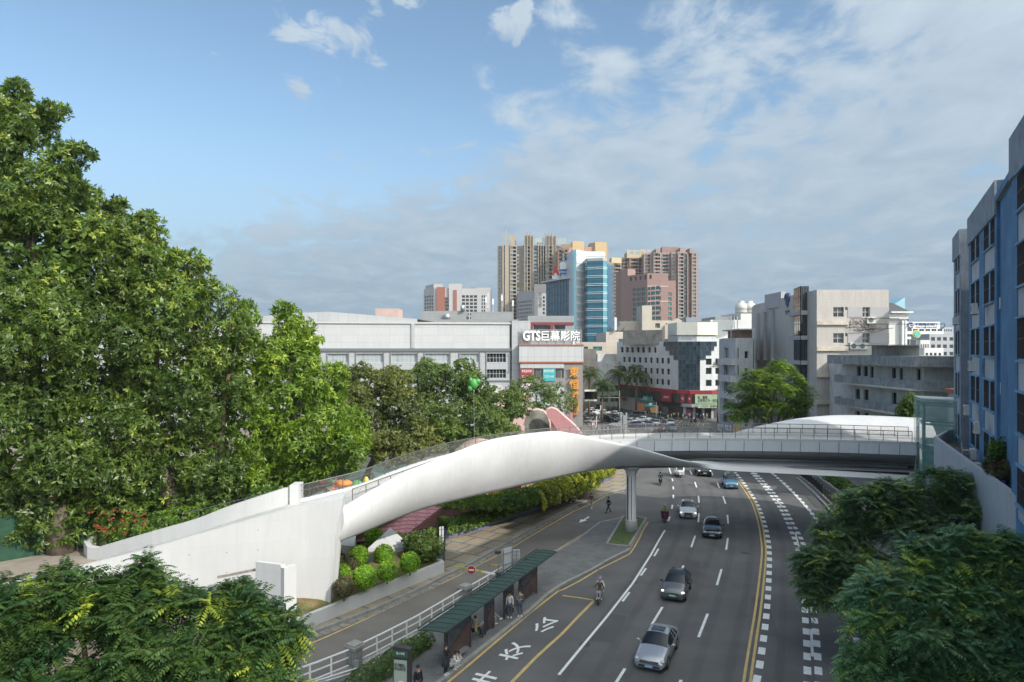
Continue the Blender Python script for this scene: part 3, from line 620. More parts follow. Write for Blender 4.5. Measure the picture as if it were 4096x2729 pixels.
b = MB(); b.grid(rows); b.build('ramp_paving', M_deck, rp, True)
b = MB(); tops = [('J', 640, 495), ('J', 900, 430), ('J', 1300, 312), ('J', 1600, 236), ('J', 1755, 198)]
rows = []
for i in range(0, 34):
    p = Vector(pt[i]); h = .85 + .35 * i / 33; rows.append([p + Vector((0, 0, -.1)), p + Vector((0, 0, h)), p + Vector((0, .3, h + .02)), p + Vector((0, .3, -2))])
cap = [Vector((-23.6 - .3, 51.5, 2.5)), Vector((-24.6, 50.3, 2.5))]
p = Vector(pt[0]); rows.insert(0, [p + Vector((-.9, .25, -.1)), p + Vector((-.9, .25, .86)), p + Vector((-.75, .6, .88)), p + Vector((-.75, .6, -.5))])
rows.insert(0, [p + Vector((-2.0, 1.6, -.1)), p + Vector((-2.0, 1.6, .9)), p + Vector((-1.8, 1.85, .92)), p + Vector((-1.8, 1.85, -.5))])
rows.insert(0, [p + Vector((-2.3, 3.4, -.1)), p + Vector((-2.3, 3.4, .9)), p + Vector((-2.0, 3.4, .92)), p + Vector((-2.0, 3.4, -.5))])
b.grid(rows); b.q(*[tuple(v) for v in rows[-1]]); b.build('parapet', M_bw2, rp, True)
e = Vector(pt[33]); b = MB(); b.prism([(e.x - .1, e.y - .05), (Vector(pt[38]).x, pt[38][1] - .05), (pt[38][0], pt[38][1] + .9), (e.x - .1, e.y + .45)], 3, [8.1, 8.35, 8.35, 8.1]); b.prism([(pt[38][0] + .01, pt[38][1] - .35), (pt[39][0] + .55, pt[39][1] - .2), (pt[39][0] + .55, pt[39][1] + .9), (pt[38][0] + .01, pt[38][1] + .9)], 3, 8.4); b.build('end_block', M_bw2, rp, True)
b = MB(); a_ = at('J', 1230, 262, 47.9); c_ = at('J', 1755, 132, 47.5); b.tube([a_, c_], .03, 6)
for k in range(6): q = a_.lerp(c_, k / 5.01); b.bar(q, q - Vector((0, 0, .75)), .035)
b.build('handrail', M_steel, rp, True)
# white pier and planter in front of the ramp
M_soil = mat('dry_grass', (.17, .115, .055), .95, var=.4, vs=1.4, bump=1, bs=25, col2=(.06, .10, .02))
pl = thing('planter', 'white concrete planter of round bushes wedged under the end of the footbridge', 'planter', (-10, 47, 0))
A_ = Vector((-13.9, 42.1, 0)); B_ = Vector((-5.4, 54.4, 0)); d_ = (B_ - A_).normalized(); n_ = Vector((-d_.y, d_.x, 0))
b = MB(); q = [A_, B_, B_ + n_ * .35 , A_ + n_ * .35]; b.prism([(v.x, v.y) for v in q], 0, 1.0); e1 = B_ + n_ * 1.3 + d_ * .2
q = [B_ + n_ * .0, B_ + d_ * .35 + n_ * .5, B_ + d_ * .3 + n_ * 1.4, B_ - d_ * .05 + n_ * 1.4, B_ + n_ * .35]; b.prism([(v.x, v.y) for v in q], 0, .99); b.build('planter_wall', M_bw2, pl, True)
b = MB(); q0 = [A_ + n_ * .35, A_ + d_ * 5 + n_ * .35, A_ + d_ * 10 + n_ * .35, B_ + n_ * .36]; q1 = [Vector((-14.6, 44.6, 0)), Vector((-11.9, 48.5, 0)), Vector((-9.5, 53, 0)), Vector((-7.2, 56, 0))]
b.grid([[(p.x, p.y, .86) for p in q0], [(p.x + .6, p.y - .6, 1.2) for p in q1], [(p.x - .6, p.y + .6, 1.6) for p in q1]]); b.build('soil', M_soil, pl, True)
wp = MB(); P0 = Vector((-14.0, 42.0, 0)); 
q = [P0 + d_ * -.02, P0 + d_ * .9, P0 + d_ * .9 + n_ * .36, P0 + n_ * .36]; wp.prism([(v.x, v.y) for v in q], 0, 4.45); q = [P0 + n_ * .36, P0 + n_ * .36 + d_ * .3, P0 + d_ * -.2 + n_ * 2.2, P0 + d_ * -.5 + n_ * 2.2]; wp.prism([(v.x, v.y) for v in q], 0, 4.6)
tag(wp.build('concrete_pier', M_bw2), 'white upright concrete slab ending the planter wall beside the near left tree', 'concrete slab')
for pts, zt in (([g('H', 490, 165, 1.6), g('H', 640, 165, 1.6), g('H', 640, 125, 1.6), g('H', 560, 62, 2.2), g('H', 490, 75, 2.2)], 0), ):
    pass
b = MB(); x0, x1 = at('H', 495, 150, 53), at('H', 660, 160, 53.4); b.prism([(x0.x, 52.6), (x1.x, 53.0), (x1.x - .3, 54.8), (x0.x, 54.8)], 1.0, [2.9, 2.6, 3.0, 3.5]); tag(b.build('planter_slab', M_bw2), 'small tilted white slab touching the foot of the ramp wall behind the bushes', 'concrete slab')
b = MB(); x0, x1, x2 = at('H', 770, 150, 54), at('H', 900, 60, 55), at('H', 1140, 150, 56.2); b.prism([(x0.x, 53.6), (x2.x, 56), (x1.x, 57.4)], .8, [2.3, 1.6, 2.9]); tag(b.build('planter_slab', M_bw2), 'pointed white slab behind the two farthest green ball bushes', 'concrete slab')
# old stone wall left of it, with a timber rail
b = MB(); b.prism([(-22, 42.2), (-14.25, 42.9), (-14.25, 43.4), (-22, 42.7)], 0, 2.7); tag(b.build('stone_wall', M_stone), 'old rubble wall half hidden by the near left tree', 'wall')
b = MB(); b.bar((-18.5, 42.9, 3.6), (-14.5, 43.3, 4.3), .14); b.bar((-16, 43.1, 2.6), (-16, 43.1, 4.0), .16); tag(b.build('old_railing', mat('weathered_timber', (.22, .20, .18), .9, var=.3, vs=3)), 'weathered grey rail above the old rubble wall', 'railing')
# glass lift tower at the right end
el = thing('lift_tower', 'green tinted glass lift tower at the right end of the footbridge', 'lift', (37.5, 62, 0))
P4 = [(36.7, 61.3), (38.7, 58.8), (41.0, 61.6), (39.0, 64.9 - .4)]; P4[3] = (38.2, 64.9)
M_lglass = mat('green_lift_glass', (.28, .52, .48), .04, alpha=.34, spec=1.0); M_lframe = mat('dark_green_frame', (.08, .20, .18), .4, .4)
for i in range(4):
    a_, c_ = Vector((*P4[i], 0)), Vector((*P4[(i + 1) % 4], 0)); b = MB(); b.q(a_ + Vector((0, 0, .3)), c_ + Vector((0, 0, .3)), c_ + Vector((0, 0, 13.4)), a_ + Vector((0, 0, 13.4))); b.build('glass_wall', M_lglass, el, True)
b = MB()
ctr = sum((Vector((*p, 0)) for p in P4), Vector()) / 4
for i in range(4):
    a_ = Vector((*P4[i], 0)); a_ = a_ + (ctr - a_) * .16; c_ = Vector((*P4[(i + 1) % 4], 0)); c_ = c_ + (ctr - c_) * .16
    b.bar(a_, a_ + Vector((0, 0, 13.1)), .2, .2)
    for z in (4, 8.9, 11.2, 12.9): b.bar(a_ + Vector((0, 0, z)), c_ + Vector((0, 0, z)), .16, .16)
b.build('frame', M_lframe, el, True)
b = MB(); b.box(ctr.x - .9, ctr.x + .9, ctr.y - .9, ctr.y + .9, 6.5, 9.2); b.build('lift_car', mat('lift_car', (.12, .2, .2), .3, .3), el, True)
b = MB(); b.prism(P4, 13.4, 13.5, True); b.build('roof', mat('lift_roof', (.35, .42, .4), .4), el, True)
# ------------------------------------------------------------------ buildings: shared builders
WIN = {}
def win_mesh(w, h, nx, nz, fm, gm, fw=.06, bars=None, recess=.0):
    k = (round(w, 2), round(h, 2), nx, nz, fm.name, gm.name, fw)
    if k in WIN: return WIN[k]
    b = MB(); b.cm = 0
    xs = [i * w / nx for i in range(nx + 1)]; zs = [i * h / nz for i in range(nz + 1)]
    for x in xs: b.box(max(0, x - fw / 2), min(w, x + fw / 2), -.03, .03, 0, h)
    for i in range(nx):
        x0 = min(w, max(0, xs[i] + fw / 2)) if i else fw / 2; x1 = xs[i + 1] - fw / 2
        for z in zs: b.box(x0, x1, -.026, .026, max(0, z - fw / 2), min(h, z + fw / 2))
    b.cm = 1
    for i in range(nx):
        for j in range(nz): b.q((xs[i], .012, zs[j]), (xs[i + 1], .012, zs[j]), (xs[i + 1], .012, zs[j + 1]), (xs[i], .012, zs[j + 1]))
    WIN[k] = b.mesh('window', [fm, gm]); return WIN[k]
def wall_holes(b, o, d, W, z0, z1, holes, depth):
    """wall quad grid along d from o with recessed openings; outward is right of d"""
    out = Vector((d.y, -d.x, 0)); hs = [h for h in holes if h[0] >= 0 and h[0] + h[2] <= W + 1e-6]
    xs = sorted(set([0, W] + [round(h[0], 4) for h in hs] + [round(h[0] + h[2], 4) for h in hs])); zs = sorted(set([z0, z1] + [round(h[1], 4) for h in hs] + [round(h[1] + h[3], 4) for h in hs]))
    cov = set()
    for h in hs:
        for i in range(len(xs) - 1):
            if xs[i] >= h[0] - 1e-3 and xs[i + 1] <= h[0] + h[2] + 1e-3:
                for j in range(len(zs) - 1):
                    if zs[j] >= h[1] - 1e-3 and zs[j + 1] <= h[1] + h[3] + 1e-3: cov.add((i, j))
    P = lambda x, z, e=0: (o.x + d.x * x - out.x * e, o.y + d.y * x - out.y * e, z)
    for j in range(len(zs) - 1):
        i = 0
        while i < len(xs) - 1:
            if (i, j) in cov: i += 1; continue
            k = i
            while k < len(xs) - 1 and (k, j) not in cov: k += 1
            b.q(P(xs[i], zs[j]), P(xs[k], zs[j]), P(xs[k], zs[j + 1]), P(xs[i], zs[j + 1])); i = k
    for h in hs:
        x0, z_0, x1, z_1 = h[0], h[1], h[0] + h[2], h[1] + h[3]
        b.q(P(x0, z_0), P(x1, z_0), P(x1, z_0, depth), P(x0, z_0, depth)); b.q(P(x0, z_1, depth), P(x1, z_1, depth), P(x1, z_1), P(x0, z_1))
        b.q(P(x0, z_0), P(x0, z_0, depth), P(x0, z_1, depth), P(x0, z_1)); b.q(P(x1, z_0, depth), P(x1, z_0), P(x1, z_1), P(x1, z_1, depth))
class Bld:
    """a building: one Empty, its walls, roof, and each window a part"""
    def __init__(s, name, label, cat, poly, z0, z1, m, holes=None, roofm=None, par=.9, depth=.25, group=None, wname='wall'):
        s.P = [Vector((p[0], p[1], 0)) for p in poly]; s.e = thing(name, label, cat, (s.P[0].x, s.P[0].y, z0), 0, group)
        s.nw = 0; s.extra = {}; s.z0 = z0
        s.block(poly, z0, z1, m, holes, roofm, par, depth, wname)
    def block(s, poly, z0, z1, m, holes=None, roofm=None, par=.9, depth=.25, wname='wall'):
        holes = holes or {}; P = [Vector((p[0], p[1], 0)) for p in poly]; n = len(P); b = MB(); s.k = getattr(s, 'k', -1) + 1; cc = sum(P, Vector()) / n; P = [cc + (p - cc) * (1 - .0013 * s.k) for p in P]; z1 -= .011 * s.k
        for i in range(n):
            a, c = P[i], P[(i + 1) % n]; d = (c - a); W = d.length; d.normalize(); hs = holes.get(i, [])
            wall_holes(b, a, d, W, z0, z1, [h[:4] for h in hs], depth)
            out = Vector((d.y, -d.x, 0))
            for h in hs:
                if len(h) > 4 and h[4]: s.window(a + d * h[0] - out * (depth - .03), math.atan2(d.y, d.x), h[1], h[2], h[3], h[4])
        ctr = sum(P, Vector()) / n; I = []
        for i in range(n):
            d0 = (P[i] - P[i - 1]).normalized(); d1 = (P[(i + 1) % n] - P[i]).normalized(); n0 = Vector((-d0.y, d0.x, 0)); n1 = Vector((-d1.y, d1.x, 0)); k = n0 + n1; k = k / max(.3, k.dot(n0)); I.append(P[i] + k * .25)
        if par > 0:
            for i in range(n):
                j = (i + 1) % n; b.q((P[i].x, P[i].y, z1), (P[j].x, P[j].y, z1), (I[j].x, I[j].y, z1), (I[i].x, I[i].y, z1)); b.q((I[i].x, I[i].y, z1), (I[j].x, I[j].y, z1), (I[j].x, I[j].y, z1 - par), (I[i].x, I[i].y, z1 - par))
            I2 = I
        else: I2 = P
        b.build(wname, m, s.e, True)
        r = MB(); r.q(*[(p.x, p.y, z1 - par - .001) for p in I2]); r.build('roof', roofm or M_roof, s.e, True)
    def window(s, p, rz, z, w, h, kind):
        nx, nz, fm, gm, name = kind; me = win_mesh(w, h, nx, nz, fm, gm)
        if s.nw < 90:
            put(name, me, s.e, (p.x - s.e.location.x, p.y - s.e.location.y, z - s.z0), rz); s.nw += 1
        else:
            s.extra.setdefault((id(me), name), [me, []])[1].append((p, rz, z))
    def done(s):
        for (k, name), (me, L_) in s.extra.items():
            co = np.empty(len(me.vertices) * 3); me.vertices.foreach_get('co', co); co = co.reshape(-1, 3); fs = [tuple(p.vertices) for p in me.polygons]; mi = [p.material_index for p in me.polygons]
            V, F_, MI = [], [], []
            for (p, rz, z) in L_:
                c, sn = math.cos(rz), math.sin(rz); n0 = len(V)
                V += [(x * c - y * sn + p.x - s.e.location.x, x * sn + y * c + p.y - s.e.location.y, zz + z - s.z0) for x, y, zz in co]; F_ += [tuple(n0 + i for i in f) for f in fs]; MI += mi
            m2 = bpy.data.meshes.new(name); m2.from_pydata(V, [], F_)
            for m in me.materials: m2.materials.append(m)
            m2.polygons.foreach_set('material_index', MI); m2.update(); o = put(name, m2, s.e); o['kind'] = 'stuff'
    def box(s, name, m, x0, x1, y0, y1, z0, z1, label=None):
        b = MB(); b.box(x0, x1, y0, y1, z0, z1); o = b.build(name, m, s.e, True)
        if label: o['label'] = label
        return o
def rows_cols(xs, w, zs, h, kind): return [(x, z, w, h, kind) for z in zs for x in xs]
def ac_unit(c, rz, parent=None, label=None, s=1.0):
    """split-system outdoor unit on brackets"""
    e = thing('air_conditioner', label or 'white air conditioner unit', 'air conditioner', c, rz, 'air conditioner units on the walls')
    b = MB(); b.box(-.42 * s, .42 * s, -.3, 0, 0, .62 * s); b.build('casing', M_acw, e); b = MB(); b.tube([(-.08 * s, -.31, .31 * s), (-.08 * s, -.305, .31 * s)], .24 * s, 14); b.build('fan_grille', M_acd, e); b = MB(); b.bar((-.4 * s, .05, -.04), (-.4 * s, -.35, -.04), .05); b.bar((.4 * s, .05, -.04), (.4 * s, -.35, -.04), .05); b.build('bracket', M_acd, e); return e
M_acw = mat('ac_casing', (.55, .55, .53), .6, var=.1, vs=2, stain=.2, ss=2); M_acd = mat('ac_grille', (.12, .12, .12), .6)
M_roof = mat('roof_screed', (.25, .25, .245), .9, var=.2, vs=.3, stain=.3, ss=.2)
G_dark = glassmat('dark_window_glass', (.025, .03, .035), .08, var=.7); G_bar = mat('barred_window_glass', (.03, .03, .032), .6, island=.5, spec=.2); G_blue = glassmat('blue_window_glass', (.05, .08, .10), .06, var=.5); G_pale = glassmat('pale_window_glass', (.30, .34, .35), .25, var=.15)
G_teal = glassmat('green_window_glass', (.05, .16, .15), .08, var=.4); G_curt = glassmat('curtained_glass', (.18, .18, .17), .35, var=.6)
M_alu = mat('aluminium_frame', (.55, .55, .54), .5, .2); M_dfr = mat('dark_window_frame', (.06, .06, .065), .5, .2); M_wfr = mat('white_window_frame', (.60, .60, .58), .5); M_bfr = mat('rusty_window_bars', (.055, .045, .042), .8)
# --- grey shopping mall, left
M_mall = tilemat('mall_panel', (.45, .455, .46), (.34, .335, .33), 4.1, 1.75, .03, .03, .55, stain=.10); M_mallg = tilemat('mall_grey_panel', (.36, .37, .385), (.24, .24, .24), 2.3, 1.6, .03, .03, .55, stain=.08); M_band = mat('mall_dark_band', (.13, .14, .15), .5)
mw = (6, 2, M_alu, G_pale, 'window'); mw2 = (6, 2, M_alu, G_dark, 'window')
ml_a = Vector((-100, 146.2, 0)); ml_b = Vector((-.4, 160, 0)); md = (ml_b - ml_a); mW = md.length; md.normalize()
def mall_s(u, Y=None):      # position along facade for native u
    k = (u - CX) / FOC; return (k * ml_a.y - ml_a.x) / (md.x - k * md.y)
hol = []
for (u0, u1) in ((1170, 1252), (1312, 1391), (1426, 1531), (1565, 1667), (1700, 1797), (1840, 1915), (1948, 2024)):
    x0, x1 = mall_s(u0), mall_s(u1)
    for z, kd in ((14.7, mw if u0 < 1900 else mw2), (11.0, mw2)): hol.append((x0, z, x1 - x0, 2.05, kd))
for k in range(5): hol.append((mall_s(1170) - (k + 1) * 7.8, 14.7, 5.4, 2.05, mw))
mall = Bld('shopping_mall', 'long grey panelled shopping mall behind the trees with a band of windows', 'shopping mall', [ml_a, ml_b, (-6, 205), (-106, 190)], 0, 17.3, M_mallg, {0: hol}, depth=.5, par=0)
mall.block([(ml_a.x, ml_a.y), (ml_b.x, ml_b.y), (-6, 204), (-106, 189)], 17.95, 23.6, M_mall, par=.6)
nn = Vector((md.y, -md.x, 0))
def mstrip(name, m, s0, s1, z0, z1, o0, o1):
    b = MB(); q = [ml_a + md * s0 + nn * o1, ml_a + md * s1 + nn * o1, ml_a + md * s1 + nn * o0, ml_a + md * s0 + nn * o0]; b.prism([(v.x, v.y) for v in q], z0, z1, True); return b.build(name, m, mall.e, True)
mstrip('dark_band', M_band, 0, mW + .3, 17.3, 17.95, -5, .25); mstrip('dark_band', M_band, 0, mW + .2, 17.02, 17.28, -.1, .12); mstrip('coping', M_mall, 0, mW + .4, 23.6, 24.0, -.4, .3)
for u in (1207, 1645): s = mall_s(u); mstrip('pilaster', M_mallg, s, s + .75, 18, 23.6, -.05, .3)
for u0, u1 in ((1252, 1312), (1391, 1426), (1531, 1565), (1667, 1700), (1797, 1840), (1915, 1948)):
    for u in (u0 + 1.5, u1 - 5.5): s = mall_s(u); mstrip('dark_fin', M_band, s, s + .22, 3, 17.0, -.05, .18)
mstrip('corner_pier', M_mallg, mW + .3, mW + 4.7, 0, 24.4, -6, .6); mstrip('corner_pier', M_mall, mW + 3.4, mW + 5.6, 0, 15.9, -4, 1.2)
mstrip('canopy', mat('mall_canopy', (.52, .52, .5), .6), mW - 16, mW - 2, 7.2, 9.2, -.1, 1.0); mstrip('mezzanine_ledge', M_band, 0, mW, 10.2, 10.5, -.05, .25)
b = MB(); pr = [('M', 100, 270, 159), ('M', 500, 252, 159), ('M', 690, 228, 159), ('M', 1120, 208, 159), ('M', 1520, 240, 160), ('M', 2145, 292, 161)]
pp = [at(*p) for p in pr]; b.grid([[(p.x, p.y - 4, 23.0) for p in pp], [(p.x, p.y - 4, p.z) for p in pp], [(p.x, p.y + 30, p.z + .6) for p in pp], [(p.x, p.y + 30, 23) for p in pp]])
b.build('roof_gable', tilemat('roof_gable_sheet', (.40, .41, .42), (.3, .3, .3), 2.4, 6, .05, .05, .6, stain=.1), mall.e, True); mall.done()
px = Bld('rooftop_hut', 'plain pink stair hut rising behind the mall roof', 'rooftop hut', [(-40, 200), (-33.3, 200), (-33.3, 208), (-40, 208)], 0, 29.6, mat('pink_render', (.46, .33, .29), .9, var=.08, vs=.5), par=.3); px.block([(-44.5, 201), (-31, 201), (-31, 210), (-44.5, 210)], 0, 26.3, MATS['pink_render'], par=.3)
# --- cinema block with sign
M_cin = tilemat('cinema_panel', (.47, .475, .48), (.32, .32, .32), 1.55, 4.0, .035, .03, .5, stain=.06); M_cinb = tilemat('cinema_brown_panel', (.25, .235, .225), (.16, .15, .15), 1.3, 3.2, .03, .04, .55, stain=.08); M_rust = mat('rust_brown_band', (.30, .11, .06), .7)
cx0, cx1 = 1.9, 16.4; cw = (5, 1, M_dfr, G_curt, 'window')
cin = Bld('cinema_block', 'grey panelled corner block with rust bands, posters and large orange lettering', 'cinema', [(cx0, 158), (cx1, 158), (19.5, 200), (cx0, 200)], 0, 14.55, M_cinb, {0: [(.4 + 2.75, 11.1, 2.3, 2.1, cw), (8.2, 11.1, 1.9, 2.1, cw)]}, depth=.35, par=0)
cin.block([(cx0 - .25, 157.75), (cx1 + .1, 157.75), (19.6, 200), (cx0 - .25, 200)], 14.9, 18.55, M_cin, par=.4)
cin.box('rust_band', M_rust, cx0 - .35, cx1 + .25, 157.6, 160, 14.55, 14.9); cin.box('rust_band', M_rust, cx0 - .35, cx1 + .2, 157.6, 160, 18.55, 18.85)
cin.box('facade_panel', M_cin, cx0, 12.0, 157.86, 157.995, 13.4, 14.5); cin.box('facade_panel', M_cin, cx0, 12.0, 157.86, 157.995, 0, 9.0)
cin.done()
def poster(label, m, x0, x1, y, z0, z1, texts=(), th=.05, cat='poster'):
    e = thing('poster', label, cat, (x0, y, z0)); b = MB(); b.box(0, x1 - x0, -th, 0, 0, z1 - z0); b.build('sheet', m, e)
    for (tx, m2, cx_, cz, w_, h_) in texts: text_obj('lettering', tx, m2, w_, h_, .02, e, (cx_, -th - .015, cz))
    return e
M_tw = mat('white_lettering', (.80, .80, .80), .5); M_tk = mat('black_lettering', (.02, .02, .02), .6); M_red = mat('poster_red', (.32, .03, .04), .5); M_teal = mat('poster_teal', (.05, .36, .37), .5); M_tr = mat('red_lettering', (.5, .03, .03), .5); M_pw = mat('poster_white', (.65, .65, .64), .6)
poster('red poster with white lettering and a phone number on the cinema block', M_red, 2.0, 4.75, 157.84, 10.9, 13.3, [('東恒時尚港', M_tw, 1.38, 1.8, 2.3, .65), ('2222 1618', M_tw, 1.38, .55, 2.1, .5)])
poster('white poster with two red characters under the red poster', M_pw, 2.0, 4.75, 157.84, 8.4, 10.85, [('盛大', M_tr, 1.38, 1.55, 2.1, 1.1)])
poster('teal poster with white lettering and a phone number on the cinema block', M_teal, 7.15, 9.95, 157.84, 10.4, 13.3, [('東恒時尚港', M_tw, 1.4, 2.3, 2.3, .65), ('2222 1618', M_tw, 1.4, 1.05, 2.1, .5)])
M_org = mat('orange_sign_letters', (.62, .27, .04), .5, emit=.05); vs_ = thing('building_lettering', 'column of large orange characters down the corner of the cinema block', 'sign', (14.5, 157.6, 3.5))
for ch, yn0, yn1, w_ in (('東', 700, 825, 2.3), ('恒', 850, 970, 2.3), ('時', 990, 1080, 1.5), ('尚', 1095, 1180, 1.5), ('港', 1190, 1272, 1.5)):
    z0 = Zv('N', yn1, 157.6); z1 = Zv('N', yn0, 157.6); text_obj('character', ch, M_org, w_, z1 - z0, .3, vs_, (-.15 if w_ > 2 else .25, -.2, (z0 + z1) / 2 - 3.5), bold=.02)
sg = thing('rooftop_sign', 'slatted steel frame with big white cinema lettering on the grey corner block', 'sign', (2, 159, 18.6)); b = MB()
for k in range(17): z = .1 + k * .225; b.box(0, 14.3, 0, .08, z, z + .085)
for x in np.linspace(.2, 14.1, 8): b.box(x, x + .1, .09, .2, -.1, 3.9); b.bar((x, .2, 2.6), (x, 2.2, 0), .1)
b.build('slat_frame', mat('sign_slats', (.33, .33, .34), .5, .3), sg)
text_obj('lettering', 'GTS', M_tw, 4.1, 2.35, .3, sg, (2.6, -.25, 2.3), bold=.035); text_obj('lettering', '巨幕影院', M_tw, 8.9, 2.4, .3, sg, (9.35, -.25, 2.3), bold=.012); text_obj('lettering', '五楼', M_tw, 1.8, .75, .15, sg, (12.9, -.25, .62), bold=.03)
# --- low roofs behind the mall
M_gr = tilemat('grey_render', (.26, .27, .275), (.2, .2, .2), 4, .9, .03, .03, .8, stain=.12)
lo = Bld('low_block', 'grey plant rooms with tanks and aerials behind the mall roof', 'building', [(-38, 214), (2, 214), (2, 236), (-38, 236)], 0, 27.0, M_gr, par=.5)
for x0, x1, z in ((-22.5 - 6, -14.5, 29.8), (-13, -5, 28.6 + .9), (-9, 0.5, 29.5)): lo.block([(x0, 216), (x1, 216), (x1, 225), (x0, 225)], 26.4, z, M_gr, par=.3, wname='plant_room')
lo.done()
for x, r_, h_, lab in ((-20.5, 1.0, 1.6, 'left steel water tank on the grey plant room roof'), (-15.6, .7, 1.5, 'smaller steel water tank on the grey plant room roof')):
    b = MB(); b.lathe([(r_, 0), (r_, h_), (r_ * .6, h_ + .25), (.1, h_ + .35)], (x, 215.5, 27.0 if x < -18 else 29.8), 14); tag(b.build('water_tank', mat('steel_tank', (.45, .46, .47), .35, .7), smooth=True), lab, 'tank')
for k, (x, h_, lab) in enumerate(((-8.2, 5, 'first aerial mast from the left behind the cinema sign'), (-6.0, 4, 'second aerial mast from the left behind the cinema sign'), (-3.2, 6, 'tallest white aerial mast beside the dark slab block'), (.3, 3.2, 'short aerial mast nearest the glass tower'))):
    e = thing('aerial', lab, 'aerial', (x, 216, 29.4), 0, 'aerials on the roofs'); b = MB(); b.tube([(0, 0, 0), (0, 0, h_)], .08, 6); b.build('mast', M_alu, e); b = MB(); b.box(-.25, .25, -.2, .0, h_ * .6, h_ * .6 + 1.8); b.build('antenna', M_pw, e)
rd = Bld('red_fronted_block', 'low block with a red window surround behind the cinema sign', 'building', [(4.4, 190), (17.3, 190), (17.3, 198), (4.4, 198)], 0, 27.0, M_gr, {0: [(1.6, 21, 4.6, 3.4, (3, 1, M_dfr, G_dark, 'window')), (7.4, 21, 3.0, 3.4, (2, 1, M_dfr, G_dark, 'window'))]}, par=.6, depth=.6)
M_wine = mat('wine_panel', (.17, .03, .04), .6); rd.box('red_surround', M_wine, 4.9, 17.2, 189.7, 189.98, 24.5, 25.2); rd.box('red_surround', M_wine, 4.9, 5.8, 189.7, 189.98, 22.4, 24.5); rd.box('red_surround', M_wine, 10.7, 11.6, 189.7, 189.98, 22.4, 24.5); rd.done()
# --- grey and brick apartments (left of the towers)
M_apg = tilemat('apartment_grey', (.40, .39, .39), (.33, .32, .32), 1.2, .6, .02, .03, .8, stain=.08); M_apb = tilemat('apartment_brick', (.26, .10, .07), (.2, .09, .07), 1, .4, .02, .05, .8); Y = 560
X_ = lambda x, Y=560: Xu('A', x, Y); Z_ = lambda y, Y=560: Zv('A', y, Y)
bal = (2, 1, M_dfr, G_dark, 'balcony_opening'); flr = [36 + 2.95 * k for k in range(9)]; zt = Z_(742)
ap = Bld('apartment_building', 'grey and brick apartment house with stacked balconies, left of the tall towers', 'apartment house', [(X_(280, 572), 572), (X_(405), 560), (X_(405) + .1, 563), (X_(560), 563), (X_(575), 561), (X_(720), 561), (X_(720), 564), (X_(1065), 564), (X_(1065), 582), (X_(280, 572), 590)], 0, zt, M_apg,
         {0: rows_cols([.9, 4.3, 7.7, 11.1], 2.3, flr, 2.0, bal), 6: rows_cols([.3, 3.5, 6.9, 10.2], 2.6, flr, 2.1, bal) + rows_cols([16.5, 18.4], 1.2, flr, 2.1, (1, 1, M_dfr, G_blue, 'window'))}, depth=1.0, par=.8)
ap.box('brick_panel', M_apb, X_(430), X_(527), 561.0, 563.0, 0, Z_(730)); ap.box('brick_panel', M_apb, X_(625), X_(668), 560.6, 561, 0, Z_(765)); ap.block([(X_(388), 564), (X_(490), 564), (X_(490), 575), (X_(285, 572), 580)], zt - 2, Z_(690), M_apg, wname='roof_block'); ap.block([(X_(572), 561.2), (X_(722), 561.2), (X_(722), 575), (X_(572), 575)], zt - 2, Z_(690), M_apg, wname='roof_block')
for k in range(9): ap.box('balcony_rail', M_dfr, X_(530), X_(588), 561.5, 562.9, 35 + 2.95 * k, 36.2 + 2.95 * k)
b = MB()
for x in np.linspace(X_(727), X_(892), 12): b.box(x, x + .3, 564.2, 574, zt + .1, zt + .5); b.box(x, x + .2, 564.3, 564.6, zt - 2, zt + .1)
b.build('pergola', M_dfr, ap.e, True); ap.block([(X_(895), 563.9), (X_(1067), 563.9), (X_(1067), 575), (X_(895), 575)], zt - 2, zt + .6, M_apg, wname='roof_block')
for k, ch in enumerate('俊涛商务公寓'): text_obj('lettering', ch, M_tw, 2.0, 2.2, .1, ap.e, (X_(1033) - ap.e.location.x, 563.8 - 572, Z_(815 + 30 * k)))
ap.done()
# --- tall beige towers
def tower(name, label, X0, X1, Y, zt, m, cols, wz, fl=3.0, frame=M_dfr, gl=G_blue, depth=.7, dY=18, pilm=None, crown=True, side=None, nx=2, z0=0, yj=None, zlow=14):
    """tall block with stepped bays; cols = list of (x0frac, x1frac, yoff, [window xfracs], w)"""
    W = X1 - X0; poly = []; hol = {}; i = 0; zs = [z for z in np.arange(zlow, zt - 2.6, fl)]
    for (a, c, yo, wx, ww) in cols:
        poly += [(X0 + a * W, Y + yo), (X0 + c * W, Y + yo)]; hol[i] = rows_cols([f * (c - a) * W for f in wx], ww, zs, wz, (nx, 1, frame, gl, 'window')); i += 2
    if side: hol[len(poly) - 1] = side
    bk = Y + dY; poly += [(X1, bk), (X0 + W * .04, bk)]
    q = [poly[0]]
    t = Bld(name, label, 'tower block', poly, z0, zt, m, {k: v for k, v in hol.items()}, depth=depth, par=1.0)
    return t, zs
M_be = mat('beige_tower', (.33, .275, .215), .8, var=.05, vs=.1); M_be2 = mat('dark_beige_tower', (.30, .25, .2), .8)
Y = 560; X0, X1 = Xu('A', 1148, Y), Xu('A', 1880, Y); zt = Zv('A', 240, Y); G_tw = glassmat('tower_glass', (.10, .13, .16), .05, var=.9, ior=1.6)
